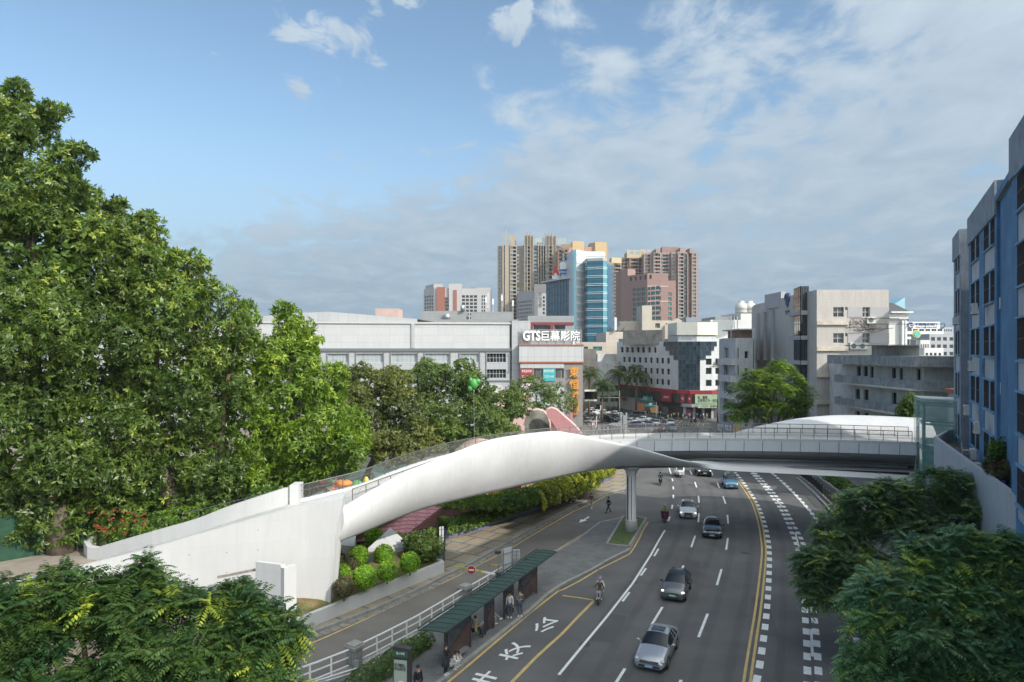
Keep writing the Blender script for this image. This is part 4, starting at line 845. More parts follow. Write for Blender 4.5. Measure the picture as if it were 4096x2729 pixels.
t1, zs = tower('tower_block', 'tallest beige residential tower with rows of balconies at the left of the cluster', X0, X1, Y, zt, M_be,
    [(0, .08, 3, [.25], 1.5), (.08, .14, 1, [.2], 2.2), (.14, .19, -1.5, [], 1), (.19, .31, 0, [.08, .52], 5.0), (.31, .40, 4, [.15], 7.5), (.40, .43, 1, [], 1), (.43, .58, -1, [.03, .35, .67], 5.2), (.58, .61, 1, [.2], 1.5), (.61, .77, 2.5, [.06, .40, .70], 4.6), (.77, .94, -1, [.04, .36, .68], 5.6), (.94, 1.0, 3, [.1], 4)], 2.0, 3.05, dY=30, depth=.45, gl=G_tw)
for (a, c, z1_) in ((.08, .10, 10), (.12, .145, 12), (.20, .205, 4), (.43, .44, 11), (.475, .485, 11), (.52, .53, 11), (.565, .575, 8), (.77, .78, 10), (.82, .83, 10), (.87, .88, 10), (.93, .94, 8), (.65, .66, 2.5), (.69, .70, 2.5), (.73, .74, 2.5)):
    t1.box('pilaster', M_be, X0 + a * (X1 - X0), X0 + c * (X1 - X0), Y - 2.4, Y + 3, 0, zt + z1_)
t1.block([(X0 + .43 * (X1 - X0), Y - .5), (X0 + .57 * (X1 - X0), Y - .5), (X0 + .57 * (X1 - X0), Y + 12), (X0 + .43 * (X1 - X0), Y + 12)], zt - 1, zt + 8, M_be2, {0: [(2, zt + 1, 14, 5, (8, 1, M_be, G_pale, 'window'))]}, wname='crown')
t1.block([(X0 + .77 * (X1 - X0), Y - .5), (X0 + .93 * (X1 - X0), Y - .5), (X0 + .93 * (X1 - X0), Y + 12), (X0 + .77 * (X1 - X0), Y + 12)], zt - 1, zt + 7.5, M_be2, {0: [(3, zt + 1, 14, 5, (8, 1, M_be, G_pale, 'window'))]}, wname='crown')
t1.block([(X0 + .19 * (X1 - X0), Y + 4), (X0 + .30 * (X1 - X0), Y + 4), (X0 + .30 * (X1 - X0), Y + 14), (X0 + .19 * (X1 - X0), Y + 14)], zt - 1, zt + 9, M_be, wname='crown'); t1.done()
# dark slab block in front
Y = 520; M_dk = mat('dark_grey_render', (.17, .165, .165), .8, var=.05, vs=.2); M_mg = mat('mid_grey_render', (.33, .33, .34), .8)
dk = Bld('slab_block', 'dark grey office block with vertical lettering between beige tower and glass tower', 'office block', [(Xu('A', 1382, 540), 540), (Xu('A', 1565, Y), Y), (Xu('A', 1580, Y), Y), (Xu('A', 1580, Y) + .1, Y - 2), (Xu('A', 1722, Y), Y - 2), (Xu('A', 1722, Y), 550), (Xu('A', 1382, 540), 560)], 0, Zv('A', 770, Y), M_mg,
         {0: rows_cols([1 + 2.6 * k for k in range(8)], 1.8, [27 + 2.9 * k for k in range(10)], 1.7, (1, 1, M_mg, G_dark, 'window')), 3: rows_cols([6.3], 1.6, [26 + 2.95 * k for k in range(11)], 1.8, (1, 1, M_dk, G_dark, 'window'))}, depth=.8)
dk.block([(Xu('A', 1578, Y) , Y - 2.2), (Xu('A', 1725, Y), Y - 2.2), (Xu('A', 1725, Y), 548), (Xu('A', 1578, Y), 548)], 60, Zv('A', 700, Y), M_dk, wname='parapet_block'); dk.box('dark_strip', M_dk, Xu('A', 1580, Y), Xu('A', 1622, Y), Y - 2.3, Y - 2.05, 0, 62)
for k, ch in enumerate('新红河大厦'): text_obj('lettering', ch, M_dk, 2.6, 2.8, .1, dk.e, (Xu('A', 1650, Y) - dk.e.location.x, Y - 2.2 - 540, Zv('A', 812 + 34 * k, Y)))
dk.done()
# --- orange-topped tower behind the glass tower
M_or = mat('peach_tower', (.37, .245, .175), .8, var=.04, vs=.1); M_or2 = mat('yellow_tower', (.48, .34, .18), .8, var=.04, vs=.1); Y = 540
ot = Bld('tower_block', 'peach and yellow topped tower rising behind the blue glass tower', 'tower block', [(Xu('B', 640, Y), Y), (Xu('B', 700, Y), Y - 3), (Xu('B', 760, Y), Y - 5), (Xu('B', 800, Y), Y - 5), (Xu('B', 930, Y), Y - 2), (Xu('B', 1195, Y), Y - 2), (Xu('B', 1195, Y), 570), (Xu('B', 640, Y), 570)], 0, Zv('B', 260, Y), M_or,
         {0: rows_cols([1, 5], 2.6, np.arange(50, 96, 3.1), 2, (2, 1, M_dfr, G_dark, 'window')), 1: rows_cols([1, 5], 2.4, np.arange(50, 96, 3.1), 1.9, (2, 1, M_dfr, G_dark, 'window'))}, depth=.8)
for a, c, z in ((680, 800, 190), ): ot.block([(Xu('B', a, Y), Y - 2), (Xu('B', c, Y), Y - 4.8), (Xu('B', c, Y), Y + 12), (Xu('B', a, Y), Y + 12)], 90, Zv('B', z + 30, Y), M_or, wname='roof_block')
for a, c, z in ((795, 925, 190), (1045, 1172, 200)): ot.block([(Xu('B', a, Y), Y - 5.2), (Xu('B', c, Y), Y - 5), (Xu('B', c, Y), Y + 12), (Xu('B', a, Y), Y + 12)], 88, Zv('B', z, Y), M_or2, wname='roof_block')
ot.block([(Xu('B', 992, Y), Y - 1), (Xu('B', 1045, Y), Y - 5), (Xu('B', 1045, Y), Y + 12), (Xu('B', 992, Y), Y + 12)], 88, Zv('B', 205, Y), M_or, wname='roof_block'); ot.block([(Xu('B', 930, Y), Y - 3), (Xu('B', 1020, Y), Y - 3), (Xu('B', 1020, Y), Y + 8), (Xu('B', 930, Y), Y + 8)], 88, Zv('B', 250, Y), M_or, wname='roof_block'); ot.done()
# --- the glass tower
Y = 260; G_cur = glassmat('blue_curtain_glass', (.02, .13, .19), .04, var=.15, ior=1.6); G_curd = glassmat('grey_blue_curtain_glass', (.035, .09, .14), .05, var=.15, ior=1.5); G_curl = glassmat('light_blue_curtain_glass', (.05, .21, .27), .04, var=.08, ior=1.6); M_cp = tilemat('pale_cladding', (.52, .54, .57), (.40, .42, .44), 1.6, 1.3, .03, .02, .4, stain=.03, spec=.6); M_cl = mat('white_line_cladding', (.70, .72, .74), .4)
XB = lambda x, Y=260: Xu('B', x, Y); ZB = lambda y, Y=260: Zv('B', y, Y)
gt = Bld('glass_tower', 'tall blue glass office tower with pale cladding and white floor lines', 'office tower', [(XB(800), 258), (XB(840), 257.4), (XB(955), 262), (XB(1172), 262), (XB(1190), 285), (XB(700, 275), 285), (XB(757, 268), 268)], 0, ZB(285), M_cp, par=1.0)
pg = [(XB(930), 256), (XB(945), 254), (XB(1108), 252), (XB(1162), 254), (XB(1182), 259), (XB(1195), 262), (XB(1258, 262), 263.5), (XB(1258, 280), 280), (XB(935), 280)]
gt.block(pg, 0, ZB(425) , G_cur, par=0, wname='curtain_wall'); gt.block([(p[0], p[1] - .1) for p in pg[:5]] + [(XB(1182), 270), (XB(930), 270)], ZB(425), ZB(395), mat('tower_louvre', (.30, .31, .31), .6), par=.5, wname='louvre_band')
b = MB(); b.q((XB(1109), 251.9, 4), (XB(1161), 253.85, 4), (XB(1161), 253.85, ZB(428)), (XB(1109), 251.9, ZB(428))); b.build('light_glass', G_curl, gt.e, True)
b = MB(); b.q((XB(1184), 259.2, 4), (XB(1257, 262), 263.35, 4), (XB(1257, 262), 263.35, ZB(470)), (XB(1184), 259.2, ZB(470))); b.build('grey_blue_glass', G_curd, gt.e, True)  # right facet in a darker grey-blue glass
gt.box('cyan_strip', G_curl, XB(812), XB(836), 256.9, 257.5, 4, ZB(288))
b = MB(); zf = list(np.arange(ZB(1225), ZB(480), (ZB(480) - ZB(1225)) / 8.35))
fp = [(p[0], p[1] - .12) for p in pg[:7]]
for z in zf:
    for dz in (0, .6):
        for i in range(6): b.bar((*fp[i], z + dz), (*fp[i + 1], z + dz), .14, .13)
b.build('floor_line', M_cl, gt.e, True); b = MB()
for z in np.arange(6, ZB(430), 4.35 / 2):
    for i in range(6): b.bar((fp[i][0], fp[i][1] + .05, z), (fp[i + 1][0], fp[i + 1][1] + .05, z), .1, .09)
for i in range(6):
    a_, c_ = Vector((*fp[i], 0)), Vector((*fp[i + 1], 0)); n = max(1, int((c_ - a_).length / 2.4))
    for k in range(n + 1): p = a_.lerp(c_, k / n); b.box(p.x - .05, p.x + .05, p.y, p.y + .1, 4, ZB(430))
b.build('mullion', M_dfr, gt.e, True); b = MB()
for z in np.arange(ZB(1140), ZB(330), (ZB(330) - ZB(1140)) / 9): b.bar((XB(840), 257.3, z), (XB(930), 260.9, z), .15, .8)
b.bar((XB(840), 257.3, ZB(330)), (XB(955), 261.9, ZB(330)), .15, 1.0); b.bar((XB(955), 261.9, ZB(325)), (XB(1172), 261.9, ZB(325)), .15, 1.0); b.build('floor_line', M_cl, gt.e, True)
lf = [(XB(513, 285), 285), (XB(772, 266), 266), (XB(790, 266), 268), (XB(790, 290), 290), (XB(513, 300), 300)]
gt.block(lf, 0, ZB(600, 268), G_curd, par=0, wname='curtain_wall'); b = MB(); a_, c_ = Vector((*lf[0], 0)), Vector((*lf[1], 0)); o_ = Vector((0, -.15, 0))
for k in range(14): z = 8 + k * 3.15; b.bar(a_ + o_ + Vector((0, 0, z)), c_ + o_ + Vector((0, 0, z)), .12, .12)
for k in range(9): p = a_.lerp(c_, k / 8.0); b.box(p.x - .06, p.x + .06, p.y - .12, p.y, 5, ZB(600, 268))
b.build('mullion', M_dfr, gt.e, True)
b = MB(); b.prism([(a_.x - 2.5, a_.y - 1), (c_.x, c_.y - 2.5), (c_.x, c_.y + 3), (a_.x - 2, a_.y + 4)], ZB(600, 268), ZB(600, 268) + .5, True)
for k in range(11): p = a_.lerp(c_, k / 10.0); b.bar((p.x, p.y + .2, ZB(600, 268) - .4), (p.x - .5, p.y - 2.3, ZB(600, 268) + .1), .8, .25)
b.build('roof_canopy', M_cp, gt.e, True)
rb = thing('rooftop_billboard', 'white roof billboard with black characters beside the glass tower', 'billboard', (XB(663, 272), 272, ZB(575, 272))); w_ = XB(755, 272) - XB(663, 272)
b = MB(); b.box(0, w_, 0, .4, 1, ZB(415, 272) - ZB(575, 272)); b.build('board', M_pw, rb); b = MB(); b.box(0, w_, -.1, 0, .9, 3.0); b.build('blue_stripe', mat('sign_blue', (.05, .12, .32), .5), rb); text_obj('lettering', '顺德', M_tk, w_ * .85, 4.6, .1, rb, (w_ * .5, -.1, 8.2), bold=.03); text_obj('lettering', 'SHUNDE RURAL', M_tw, w_ * .8, .8, .05, rb, (w_ * .5, -.14, 1.9))
rb = thing('rooftop_billboard', 'lower roof billboard with a red letter emblem beside the glass tower', 'billboard', (XB(578, 277), 277, ZB(600, 277))); w_ = XB(662, 277) - XB(578, 277); b = MB(); b.box(0, w_, 0, .4, 0, ZB(515, 277) - ZB(600, 277)); b.build('board', M_pw, rb); text_obj('emblem', 'A', M_tr, 3.2, 3.6, .1, rb, (w_ * .45, -.1, 3.4), bold=.06); gt.done()
# --- pink office blocks and towers to the right
M_pk = tilemat('pink_brick_cladding', (.26, .165, .145), (.21, .145, .13), 2.2, 1.1, .02, .03, .8, stain=.08); M_pkl = mat('pink_band', (.40, .30, .27), .8); Y = 430
XP = lambda x: Xu('B', x, Y); ZP = lambda y: Zv('B', y, Y); tw_ = (3, 1, M_dfr, G_teal, 'window')
pk = Bld('office_block', 'pink stepped office block with ribbons of green windows', 'office block', [(Xu('B', 1338, 450), 450), (XP(1632), 430), (XP(1862), 430), (XP(1862) + .2, 434), (XP(1965), 434), (XP(1965), 452), (Xu('B', 1338, 450), 472)], 0, ZP(610), M_pk,
         {0: rows_cols([11 + 4.0 * k for k in range(6)], 3.3, np.arange(20, 56, 3.13), 2.1, tw_), 3: rows_cols([.5, 3.3], 2.4, np.arange(20, 52, 3.13), 2.1, tw_), 1: rows_cols([7.6], .9, np.arange(22, 66, 6.3), 3.4, (1, 2, M_dfr, G_teal, 'window'))}, depth=.5)
pk.block([(Xu('B', 1415, 445), 445), (XP(1632), 430), (XP(1862), 430), (XP(1862), 450), (Xu('B', 1415, 445), 465)], 60, ZP(535), M_pk, {0: rows_cols([2 + 4.4 * k for k in range(5)], 1.9, [61.5], 2.4, (1, 1, M_dfr, G_dark, 'window'))}, wname='upper_wall')
pk.block([(Xu('B', 1338, 450), 450), (Xu('B', 1415, 445), 445.2), (Xu('B', 1500, 450), 450), (Xu('B', 1500, 465), 468), (Xu('B', 1338, 450), 470)], 60, Zv('B', 490, 448), M_pk, wname='upper_wall')
for y in (690, 855): pk.box('pale_band', M_pkl, XP(1632), XP(1862) + .1, 429.85, 430, ZP(y), ZP(y - 16))
pk.done(); Y = 580
M_pt = mat('pink_tower', (.29, .21, .185), .8, var=.04, vs=.1); M_pt2 = mat('brown_tower', (.32, .23, .17), .8, var=.05, vs=.1)
X0, X1 = Xu('B', 1610, Y), Xu('B', 2195, Y); W = X1 - X0; zt = Zv('B', 300, Y); G_tl = glassmat('tower_green_glass', (.07, .14, .14), .08, var=.6)
t2, zs = tower('tower_block', 'pink residential tower with green glass bays, rightmost of the tall cluster', X0, X1, Y, zt, M_pt,
    [(0, .16, 6, [.1, .5], 4.5), (.16, .30, 1, [.06, .36, .68], 3.2), (.30, .50, 5, [.1, .35, .6], 3.4), (.50, .60, 1, [.1], 2), (.60, .72, -2, [.12, .55], 4.4), (.72, .80, 1, [.2], 3.5), (.80, .88, 6, [.1], 5), (.88, 1, 0, [.1, .5], 3)], 1.9, 3.05, dY=24, gl=G_tl, depth=.6, frame=M_pt)
for a, c, z in ((.20, .26, 262), (.66, .76, 250), (.84, .90, 255), (.36, .68, 225)): t2.block([(X0 + a * W, Y + (0 if z > 240 else 9)), (X0 + c * W, Y + (0 if z > 240 else 9)), (X0 + c * W, Y + 16), (X0 + a * W, Y + 16)], zt - 1, Zv('B', z, Y), M_pt if z > 240 else M_pk, wname='roof_block')
for f in (.505, .60, .78): t2.box('pilaster', M_pt, X0 + f * W, X0 + (f + .015) * W, Y - 3, Y + 2, 0, zt - (2 if f != .505 else 30))
t2.done(); Y = 600; X0, X1 = Xu('B', 1345, Y), Xu('B', 1650, Y); W = X1 - X0; zt = Zv('B', 355, Y)
t3, zs = tower('tower_block', 'brown and yellow crowned tower behind the pink office block', X0, X1, Y, zt, M_pt2, [(0, .3, 4, [.1, .55], 5), (.3, .62, 0, [.08, .4, .7], 4.2), (.62, 1, 3, [.1, .4, .7], 4)], 2.0, 3.05, dY=20, gl=G_dark, depth=.8, zlow=70)
t3.block([(X0 + .2 * W, Y - .5), (X0 + .85 * W, Y - .5), (X0 + .85 * W, Y + 14), (X0 + .2 * W, Y + 14)], zt - 1, Zv('B', 298, Y), mat('yellow_crown', (.43, .36, .22), .8), {0: rows_cols([2 + 5.2 * k for k in range(6)], 3.6, [zt + 2], 4.5, (2, 2, MATS['yellow_crown'], G_pale, 'window'))}, wname='crown')
t3.block([(X0 + .75 * W, Y - 1), (X0 + 1.35 * W, Y + 2), (X0 + 1.35 * W, Y + 14), (X0 + .75 * W, Y + 14)], zt - 30, Zv('B', 285, Y), M_be, wname='crown'); t3.done()
Y = 590; X0, X1 = Xu('B', 1185, Y), Xu('B', 1352, Y); W = X1 - X0; zt = Zv('B', 410, Y)
t4, zs = tower('tower_block', 'narrow shaded brown tower just right of the glass tower', X0, X1, Y, zt, M_pt2, [(0, .45, 0, [.1, .55], 4.5), (.45, 1, 3, [.05, .38, .7], 3.6)], 2.0, 3.05, dY=20, gl=G_dark, depth=.9, zlow=18)
t4.block([(X0 + .3 * W, Y - .4), (X1, Y + 2.5), (X1, Y + 14), (X0 + .3 * W, Y + 14)], zt - 1, Zv('B', 360, Y), MATS['yellow_crown'], wname='crown'); t4.done()
# --- middle ground: pink gabled flats, cream hall, white cube, long white hall
M_cr = mat('cream_render', (.43, .385, .33), .85, var=.06, vs=.3, stain=.12, ss=.3); M_pn = mat('pale_pink_render', (.52, .28, .26), .85, var=.05, vs=.3); Y = 250
XC = lambda x, Y: Xu('C', x, Y); ZC = lambda y, Y: Zv('C', y, Y); pw_ = (3, 1, M_wfr, G_dark, 'window')
fl = Bld('flats', 'cream flats with pink gables and balconies above the white tiled corner building', 'apartment house', [(XC(635, Y), Y), (XC(830, Y), Y - 3), (XC(930, Y), Y - 8), (XC(1290, Y), Y - 8), (XC(1290, Y), Y + 10), (XC(635, Y), Y + 10)], 0, ZC(100, Y), M_cr,
         {0: rows_cols([2, 7.5, 12], 2.4, [20.0, 23.0], 1.6, pw_), 2: rows_cols([1.6], 1.6, [22.6, 25.2], 1.6, pw_) + rows_cols([5.2, 12], 1.5, [22.6, 25.2], 1.6, pw_)}, depth=.5, par=.5)
for k, (x, Yo) in enumerate(((762, -2.6), (1212, -8.3), (683, -.8))):
    xc = XC(x, Y); hw = 4.6 if k else 3.2; hw = 2.4 if k == 2 else hw; b = MB(); zt = ZC(75 + (20 if k != 1 else 0), Y); zb = ZC(300 if k == 1 else 210, Y); b.prism([(xc - hw, Y + Yo - .6), (xc + hw, Y + Yo - .6), (xc + hw, Y + Yo + 3), (xc - hw, Y + Yo + 3)], zb, zt - 2.6)
    b.q((xc - hw, Y + Yo - .6, zt - 2.6), (xc + hw, Y + Yo - .6, zt - 2.6), (xc, Y + Yo - .6, zt)); b.q((xc - hw, Y + Yo - .6, zt - 2.6), (xc, Y + Yo - .6, zt), (xc, Y + Yo + 3, zt), (xc - hw, Y + Yo + 3, zt - 2.6)); b.q((xc + hw, Y + Yo - .6, zt - 2.6), (xc + hw, Y + Yo + 3, zt - 2.6), (xc, Y + Yo + 3, zt), (xc, Y + Yo - .6, zt)); b.build('gable', M_cr, fl.e, True)
    b = MB(); b.box(xc - hw * .72, xc - .15, Y + Yo - .75, Y + Yo - .62, zb, zt - 3.4); b.box(xc + .15, xc + hw * .72, Y + Yo - .75, Y + Yo - .62, zb, zt - 3.4); b.build('pink_panel', M_pn, fl.e, True)
    for z in ((22.7, 25.2, 20.2) if k == 1 else (23.2,)):
        for s in (-1, 1): put('window', win_mesh(hw * .55, 1.2, 3, 1, M_dfr, G_dark), fl.e, (xc + (s * hw * .43) - hw * .275 - fl.e.location.x, Y + Yo - .8 - fl.e.location.y, z))
fl.block([(XC(830, Y), Y - 9), (XC(935, Y), Y - 9), (XC(935, Y), Y + 2), (XC(830, Y), Y + 2)], 0, ZC(-60, Y), M_cr, wname='stair_tower'); fl.done()
M_ct = tilemat('cream_tile', (.45, .395, .34), (.36, .31, .27), 2, 1.4, .03, .03, .7, stain=.08); Y = 215
ch_ = Bld('cream_hall', 'cream tiled hall with strip windows to the right of the cinema sign', 'building', [(XC(160, 215), 212), (XC(480, Y), 212), (XC(480, Y) + .1, 214), (XC(930, Y), Y), (XC(930, Y), 240), (XC(160, Y), 240)], 0, ZC(330, Y), M_ct, {0: [(1.85, 17.2, 1.3, 1.3, (1, 1, M_dfr, G_teal, 'window')), (4.7, 17.2, 2.8, 1.3, (3, 1, M_dfr, G_teal, 'window'))]}, par=.4)
ch_.block([(XC(478, Y), 214.2), (XC(928, Y), 215), (XC(928, Y), 238), (XC(478, Y), 238)], 17, ZC(215, Y), M_ct, {0: [(4.0, 19.5, 2.2, 1.4, (4, 1, M_dfr, G_teal, 'window'))]}, wname='upper_wall', par=.4); ch_.box('pipe_duct', mat('white_duct', (.6, .6, .6), .4, .3), XC(566, Y), XC(592, Y), 213, 214, ZC(200, Y), ZC(60, Y)); ch_.done()
bg_ = Bld('grey_annex', 'small weathered annex with a flat roof below the cream hall', 'building', [(XC(225, 195), 195), (XC(375, 195), 195), (XC(375, 195), 205), (XC(225, 195), 205)], 0, ZC(405, 195), mat('dark_old_render', (.15, .14, .13), .9, var=.2, vs=.5, stain=.4, ss=.3), par=.2)
M_old = mat('old_white_render', (.45, .46, .47), .9, var=.15, vs=.6, stain=.55, ss=.5)
ow = Bld('old_house', 'old whitewashed house with small openings beside the white tiled building', 'house', [(XC(388, 205), 205), (XC(600, 205), 207), (XC(600, 205), 215), (XC(388, 205), 215)], 0, ZC(460, 205), M_old, {0: rows_cols([2.3, 5.6, 8.8, 13.0], .7, [10.6], 2.4, (1, 1, M_dfr, G_dark, 'window'))}, par=.4)
ow.block([(XC(345, 200), 200), (XC(640, 200), 202), (XC(640, 200), 206), (XC(345, 200), 206)], 0, ZC(545, 200), M_old, {0: rows_cols([2 + 3.3 * k for k in range(6)], 2.6, [5.2, 2.2], 1.8, (2, 1, M_dfr, G_dark, 'window')) + rows_cols([.4], 20.5, [7.4], 2.3, (9, 1, M_dfr, G_dark, 'window'))}, wname='front_wall'); ow.done()
# white long hall behind
M_wh = mat('white_render', (.60, .60, .58), .8, var=.05, vs=.3, stain=.12, ss=.3); Y = 205
wh = Bld('white_hall', 'broad plain white hall rising between the corner building and the telecom block', 'building', [(XC(1640, Y), Y), (XC(2130, Y), Y), (XC(2130, Y), 235), (XC(1640, Y), 235)], 0, ZC(82, Y), M_wh, par=.5)
wh.block([(XC(1980, Y), Y + .5), (XC(2130, Y), Y + .5), (XC(2130, Y), 225), (XC(1980, Y), 225)], 20, ZC(0, Y), M_wh, wname='roof_block'); wh.block([(XC(1745, Y), Y + 5), (XC(1980, Y), Y + 5), (XC(1980, Y), 225), (XC(1745, Y), 225)], 24, ZC(38, Y), M_gr, wname='roof_block'); wh.done()
wh2 = Bld('blue_roof_shed', 'low shed with a blue-grey sheet roof left of the white hall', 'building', [(XC(1370, 240), 240), (XC(1650, 240), 240), (XC(1650, 240), 262), (XC(1370, 240), 262)], 0, ZC(55, 240), mat('blue_grey_sheet', (.20, .23, .28), .6), par=.2)
for k, x in enumerate((160, 248)):
    b = MB(); c = (Xu('D', x + 12, 200), 200, Zv('D', 402, 200)); b.lathe([(1.7, 0), (1.8, .5), (1.65, 1.1), (1.8, 1.2), (1.8, 2.0), (1.2, 2.9), (.8, 3.1), (.8, 3.6)], c, 18); tag(b.build('cooling_tower', mat('cooling_tower_plastic', (.48, .47, .44), .7), smooth=True), ('left' if k == 0 else 'right') + ' one of two round cooling towers on the white hall roof', 'cooling tower', 'cooling towers')
# --- white tiled corner building
M_wt = tilemat('white_wall_tile', (.55, .56, .57), (.40, .41, .42), 1.0, .38, .035, .03, .55, stain=.30); kd = (1, 1, M_dfr, G_dark, 'window'); A4, B4, C4, D4 = (31.4, 204), (42.9, 176), (48.2, 175), (54.8, 178)
LW = math.dist(A4, B4); hk = []
for z, us in ((16.75, (645, 705, 760, 822, 880, 947, 1010)), (13.9, (668, 725, 780, 842, 905, 966, 1033, 1090, 1155)), (11.05, (668, 725, 780, 842, 905, 966, 1033, 1090, 1155)), (8.2, (668, 725, 780, 842, 905, 966, 1033, 1090, 1155))):
    for x in us:
        k = (CR['C'][0] + x * CR['C'][2] - CX) / FOC; dx, dy = (B4[0] - A4[0]) / LW, (B4[1] - A4[1]) / LW; s = (k * A4[1] - A4[0]) / (dx - k * dy); k2 = (CR['C'][0] + (x + 30) * CR['C'][2] - CX) / FOC; s2 = (k2 * A4[1] - A4[0]) / (dx - k2 * dy)
        hk.append((s, z, max(1.3, min(s2 - s, 2.2)), 1.5, kd))
hk = [h for i, h in enumerate(hk) if not any(abs(h[1] - g_[1]) < .1 and g_[0] < h[0] < g_[0] + g_[2] + .15 for g_ in hk[:i])]
kf = Bld('corner_building', 'white tiled corner building with a stepped dark glass corner above red shopfronts', 'building', [A4, B4, C4, D4, (60, 200), (40, 215)], 0, 19.8, M_wt, {0: hk, 2: rows_cols([1.9 + 0.0, 5.0], 1.9, [8.2, 11.3, 14.1 - .4], 1.6, kd)}, depth=.35, roofm=M_roof)
XK = lambda x, Y: Xu('C', x, Y)
b = MB(); bm = MB(); G_cor = glassmat('corner_dark_glass', (.025, .045, .06), .05, var=.4)
def cell(p, q, z0, z1, off=.12):
    d = (q - p).normalized(); out = Vector((d.y, -d.x, 0)) * off; b.q(p + out + Vector((0, 0, z0)), q + out + Vector((0, 0, z0)), q + out + Vector((0, 0, z1)), p + out + Vector((0, 0, z1)))
    for (a_, c_) in ((p, q),): bm.bar(a_ + out * 1.25 + Vector((0, 0, z0)), c_ + out * 1.25 + Vector((0, 0, z0)), .07, .07); bm.bar(a_ + out * 1.25 + Vector((0, 0, z0)), a_ + out * 1.25 + Vector((0, 0, z1)), .07, .07)
cw_ = .9; Bv, Cv, Dv, Av = [Vector((*p, 0)) for p in (B4, C4, D4, A4)]; zc = np.linspace(6.9, 19.7, 12)
dBA = (Av - Bv).normalized(); dCD = (Dv - Cv).normalized(); nfc = 6
for j in range(11):
    z0, z1 = zc[j], zc[j + 1]
    for i in range(nfc): cell(Bv.lerp(Cv, i / nfc), Bv.lerp(Cv, (i + 1) / nfc), z0, z1)
    ext = max(0, j - 6); 
    for i in range([0, 2, 4, 6, 7][ext]): cell(Bv + dBA * .9 * (i + 1), Bv + dBA * .9 * i, z0, z1)
    for i in range([0, 2, 4, 5, 6][ext]): cell(Cv + dCD * .9 * i, Cv + dCD * .9 * (i + 1), z0, z1)
b.build('curtain_wall', G_cor, kf.e, True); bm.build('mullion', M_dfr, kf.e, True)
pod = [(31.0, 205), (42.2, 174.6), (45, 172.6), (50.5, 172.2), (52.6, 173.5), (53.5, 177), (50, 178), (43, 178), (34, 205)]
kf.block(pod, 6.35, 7.3, mat('shop_red', (.28, .03, .04), .5), par=.1, wname='red_fascia'); kf.block([(p[0], p[1] + .25) for p in pod], 3.9, 6.35, mat('shop_dark', (.07, .05, .05), .6), par=0, wname='shop_wall')
kf.block([(p[0] + .2, p[1] + 1.6) for p in pod], 0, 3.9, MATS['shop_dark'], par=0, wname='shop_wall')
kf.block([(43.2, 173.2), (45.2, 171.8), (50.7, 171.4), (52.8, 172.7), (52.8, 176), (43.2, 176)], 3.1, 3.9, mat('canopy_grey', (.34, .35, .36), .5), par=0, wname='canopy')
for x in (43.6, 46.0, 48.3, 50.6): kf.box('column', M_cin, x, x + .6, 173.4, 174, 0, 3.1)
M_shg = mat('shop_light', (.75, .62, .35), .6, emit=.5); kf.box('lit_shopfront', M_shg, 50.0, 51.2, 174.0, 174.1, .4, 2.5); kf.box('lit_shopfront', mat('shop_green', (.28, .40, .24), .6), 47.2, 49.6, 174.1, 174.2, .2, 2.7); kf.box('lit_shopfront', mat('shop_pink', (.42, .14, .18), .6), 44.4, 45.8, 174.1, 174.2, .6, 2.6)
kf.block([(XK(1300, 178), 180), (XK(1490, 178), 178), (XK(1720, 178), 180), (XK(1720, 178), 192), (XK(1300, 178), 192)], 19, Zv('C', 250, 179), M_wt, wname='stair_block'); kf.block([(XK(1300, 178) - .4, 179.6), (XK(1490, 178), 177.4), (XK(1720, 178) + .5, 179.6), (XK(1720, 178), 192), (XK(1300, 178), 192)], Zv('C', 250, 179), Zv('C', 107, 179), mat('cream_tile_band', (.58, .57, .50), .7, var=.04, vs=.5, stain=.15, ss=.4), wname='stair_block')
kf.block([(XK(700, 190), 193), (XK(1110, 183), 183), (XK(1110, 183), 190), (XK(720, 190), 198)], 19, 23.0, mat('stained_concrete', (.26, .245, .22), .95, var=.3, vs=.6, bump=.6, bs=3, stain=.5, ss=.5), par=.3, wname='roof_tank'); kf.done()
def shopsign(label, m, p, q, z0, z1, tx, mt, th=.12, frac=.9, hfrac=.6):
    """sign board between two ground points"""
    p, q = Vector((*p, 0)), Vector((*q, 0)); d = q - p; W = d.length; e = thing('shop_sign', label, 'sign', (p.x, p.y, z0), math.atan2(d.y, d.x)); b = MB(); b.box(0, W, -th, 0, 0, z1 - z0); b.build('board', m, e)
    if tx: text_obj('lettering', tx, mt, W * frac, (z1 - z0) * hfrac, .03, e, (W / 2, -th - .02, (z1 - z0) / 2))
    return e
M_sg = mat('tea_green', (.33, .44, .30), .6, var=.15, vs=1.2); M_sr = MATS['shop_red']
shopsign('large pale green tea advertisement above the round shop corner', M_sg, (46.2, 172.35), (52.4, 172.2), 4.0, 6.3, '来，顺德\n总要喝点不一样的', M_tk, frac=.8, hfrac=.75)
shopsign('long pale green shop fascia under the tea advertisement', M_sg, (46.6, 171.2), (52.6, 171.1), 3.0, 3.9, 'CCTV  总要·的', M_tk, frac=.7)
shopsign('dark red restaurant panel with white letters on the corner building', M_sr, (39.6, 180.3), (41.2, 176.2), 4.1, 6.3, 'KFC', M_tw, frac=.5, hfrac=.25)
for k, (s, lab) in enumerate(((.2, 'left of two framed red menu posters under the red fascia'), (.62, 'right of two framed red menu posters under the red fascia'))):
    p0 = Vector((42.3, 174.4, 0)).lerp(Vector((46, 172.3, 0)), s); p1 = Vector((42.3, 174.4, 0)).lerp(Vector((46, 172.3, 0)), s + .22); shopsign(lab, M_sr, p0.xy, p1.xy, 4.1, 6.2, 'KFC', M_tw, frac=.5, hfrac=.25)
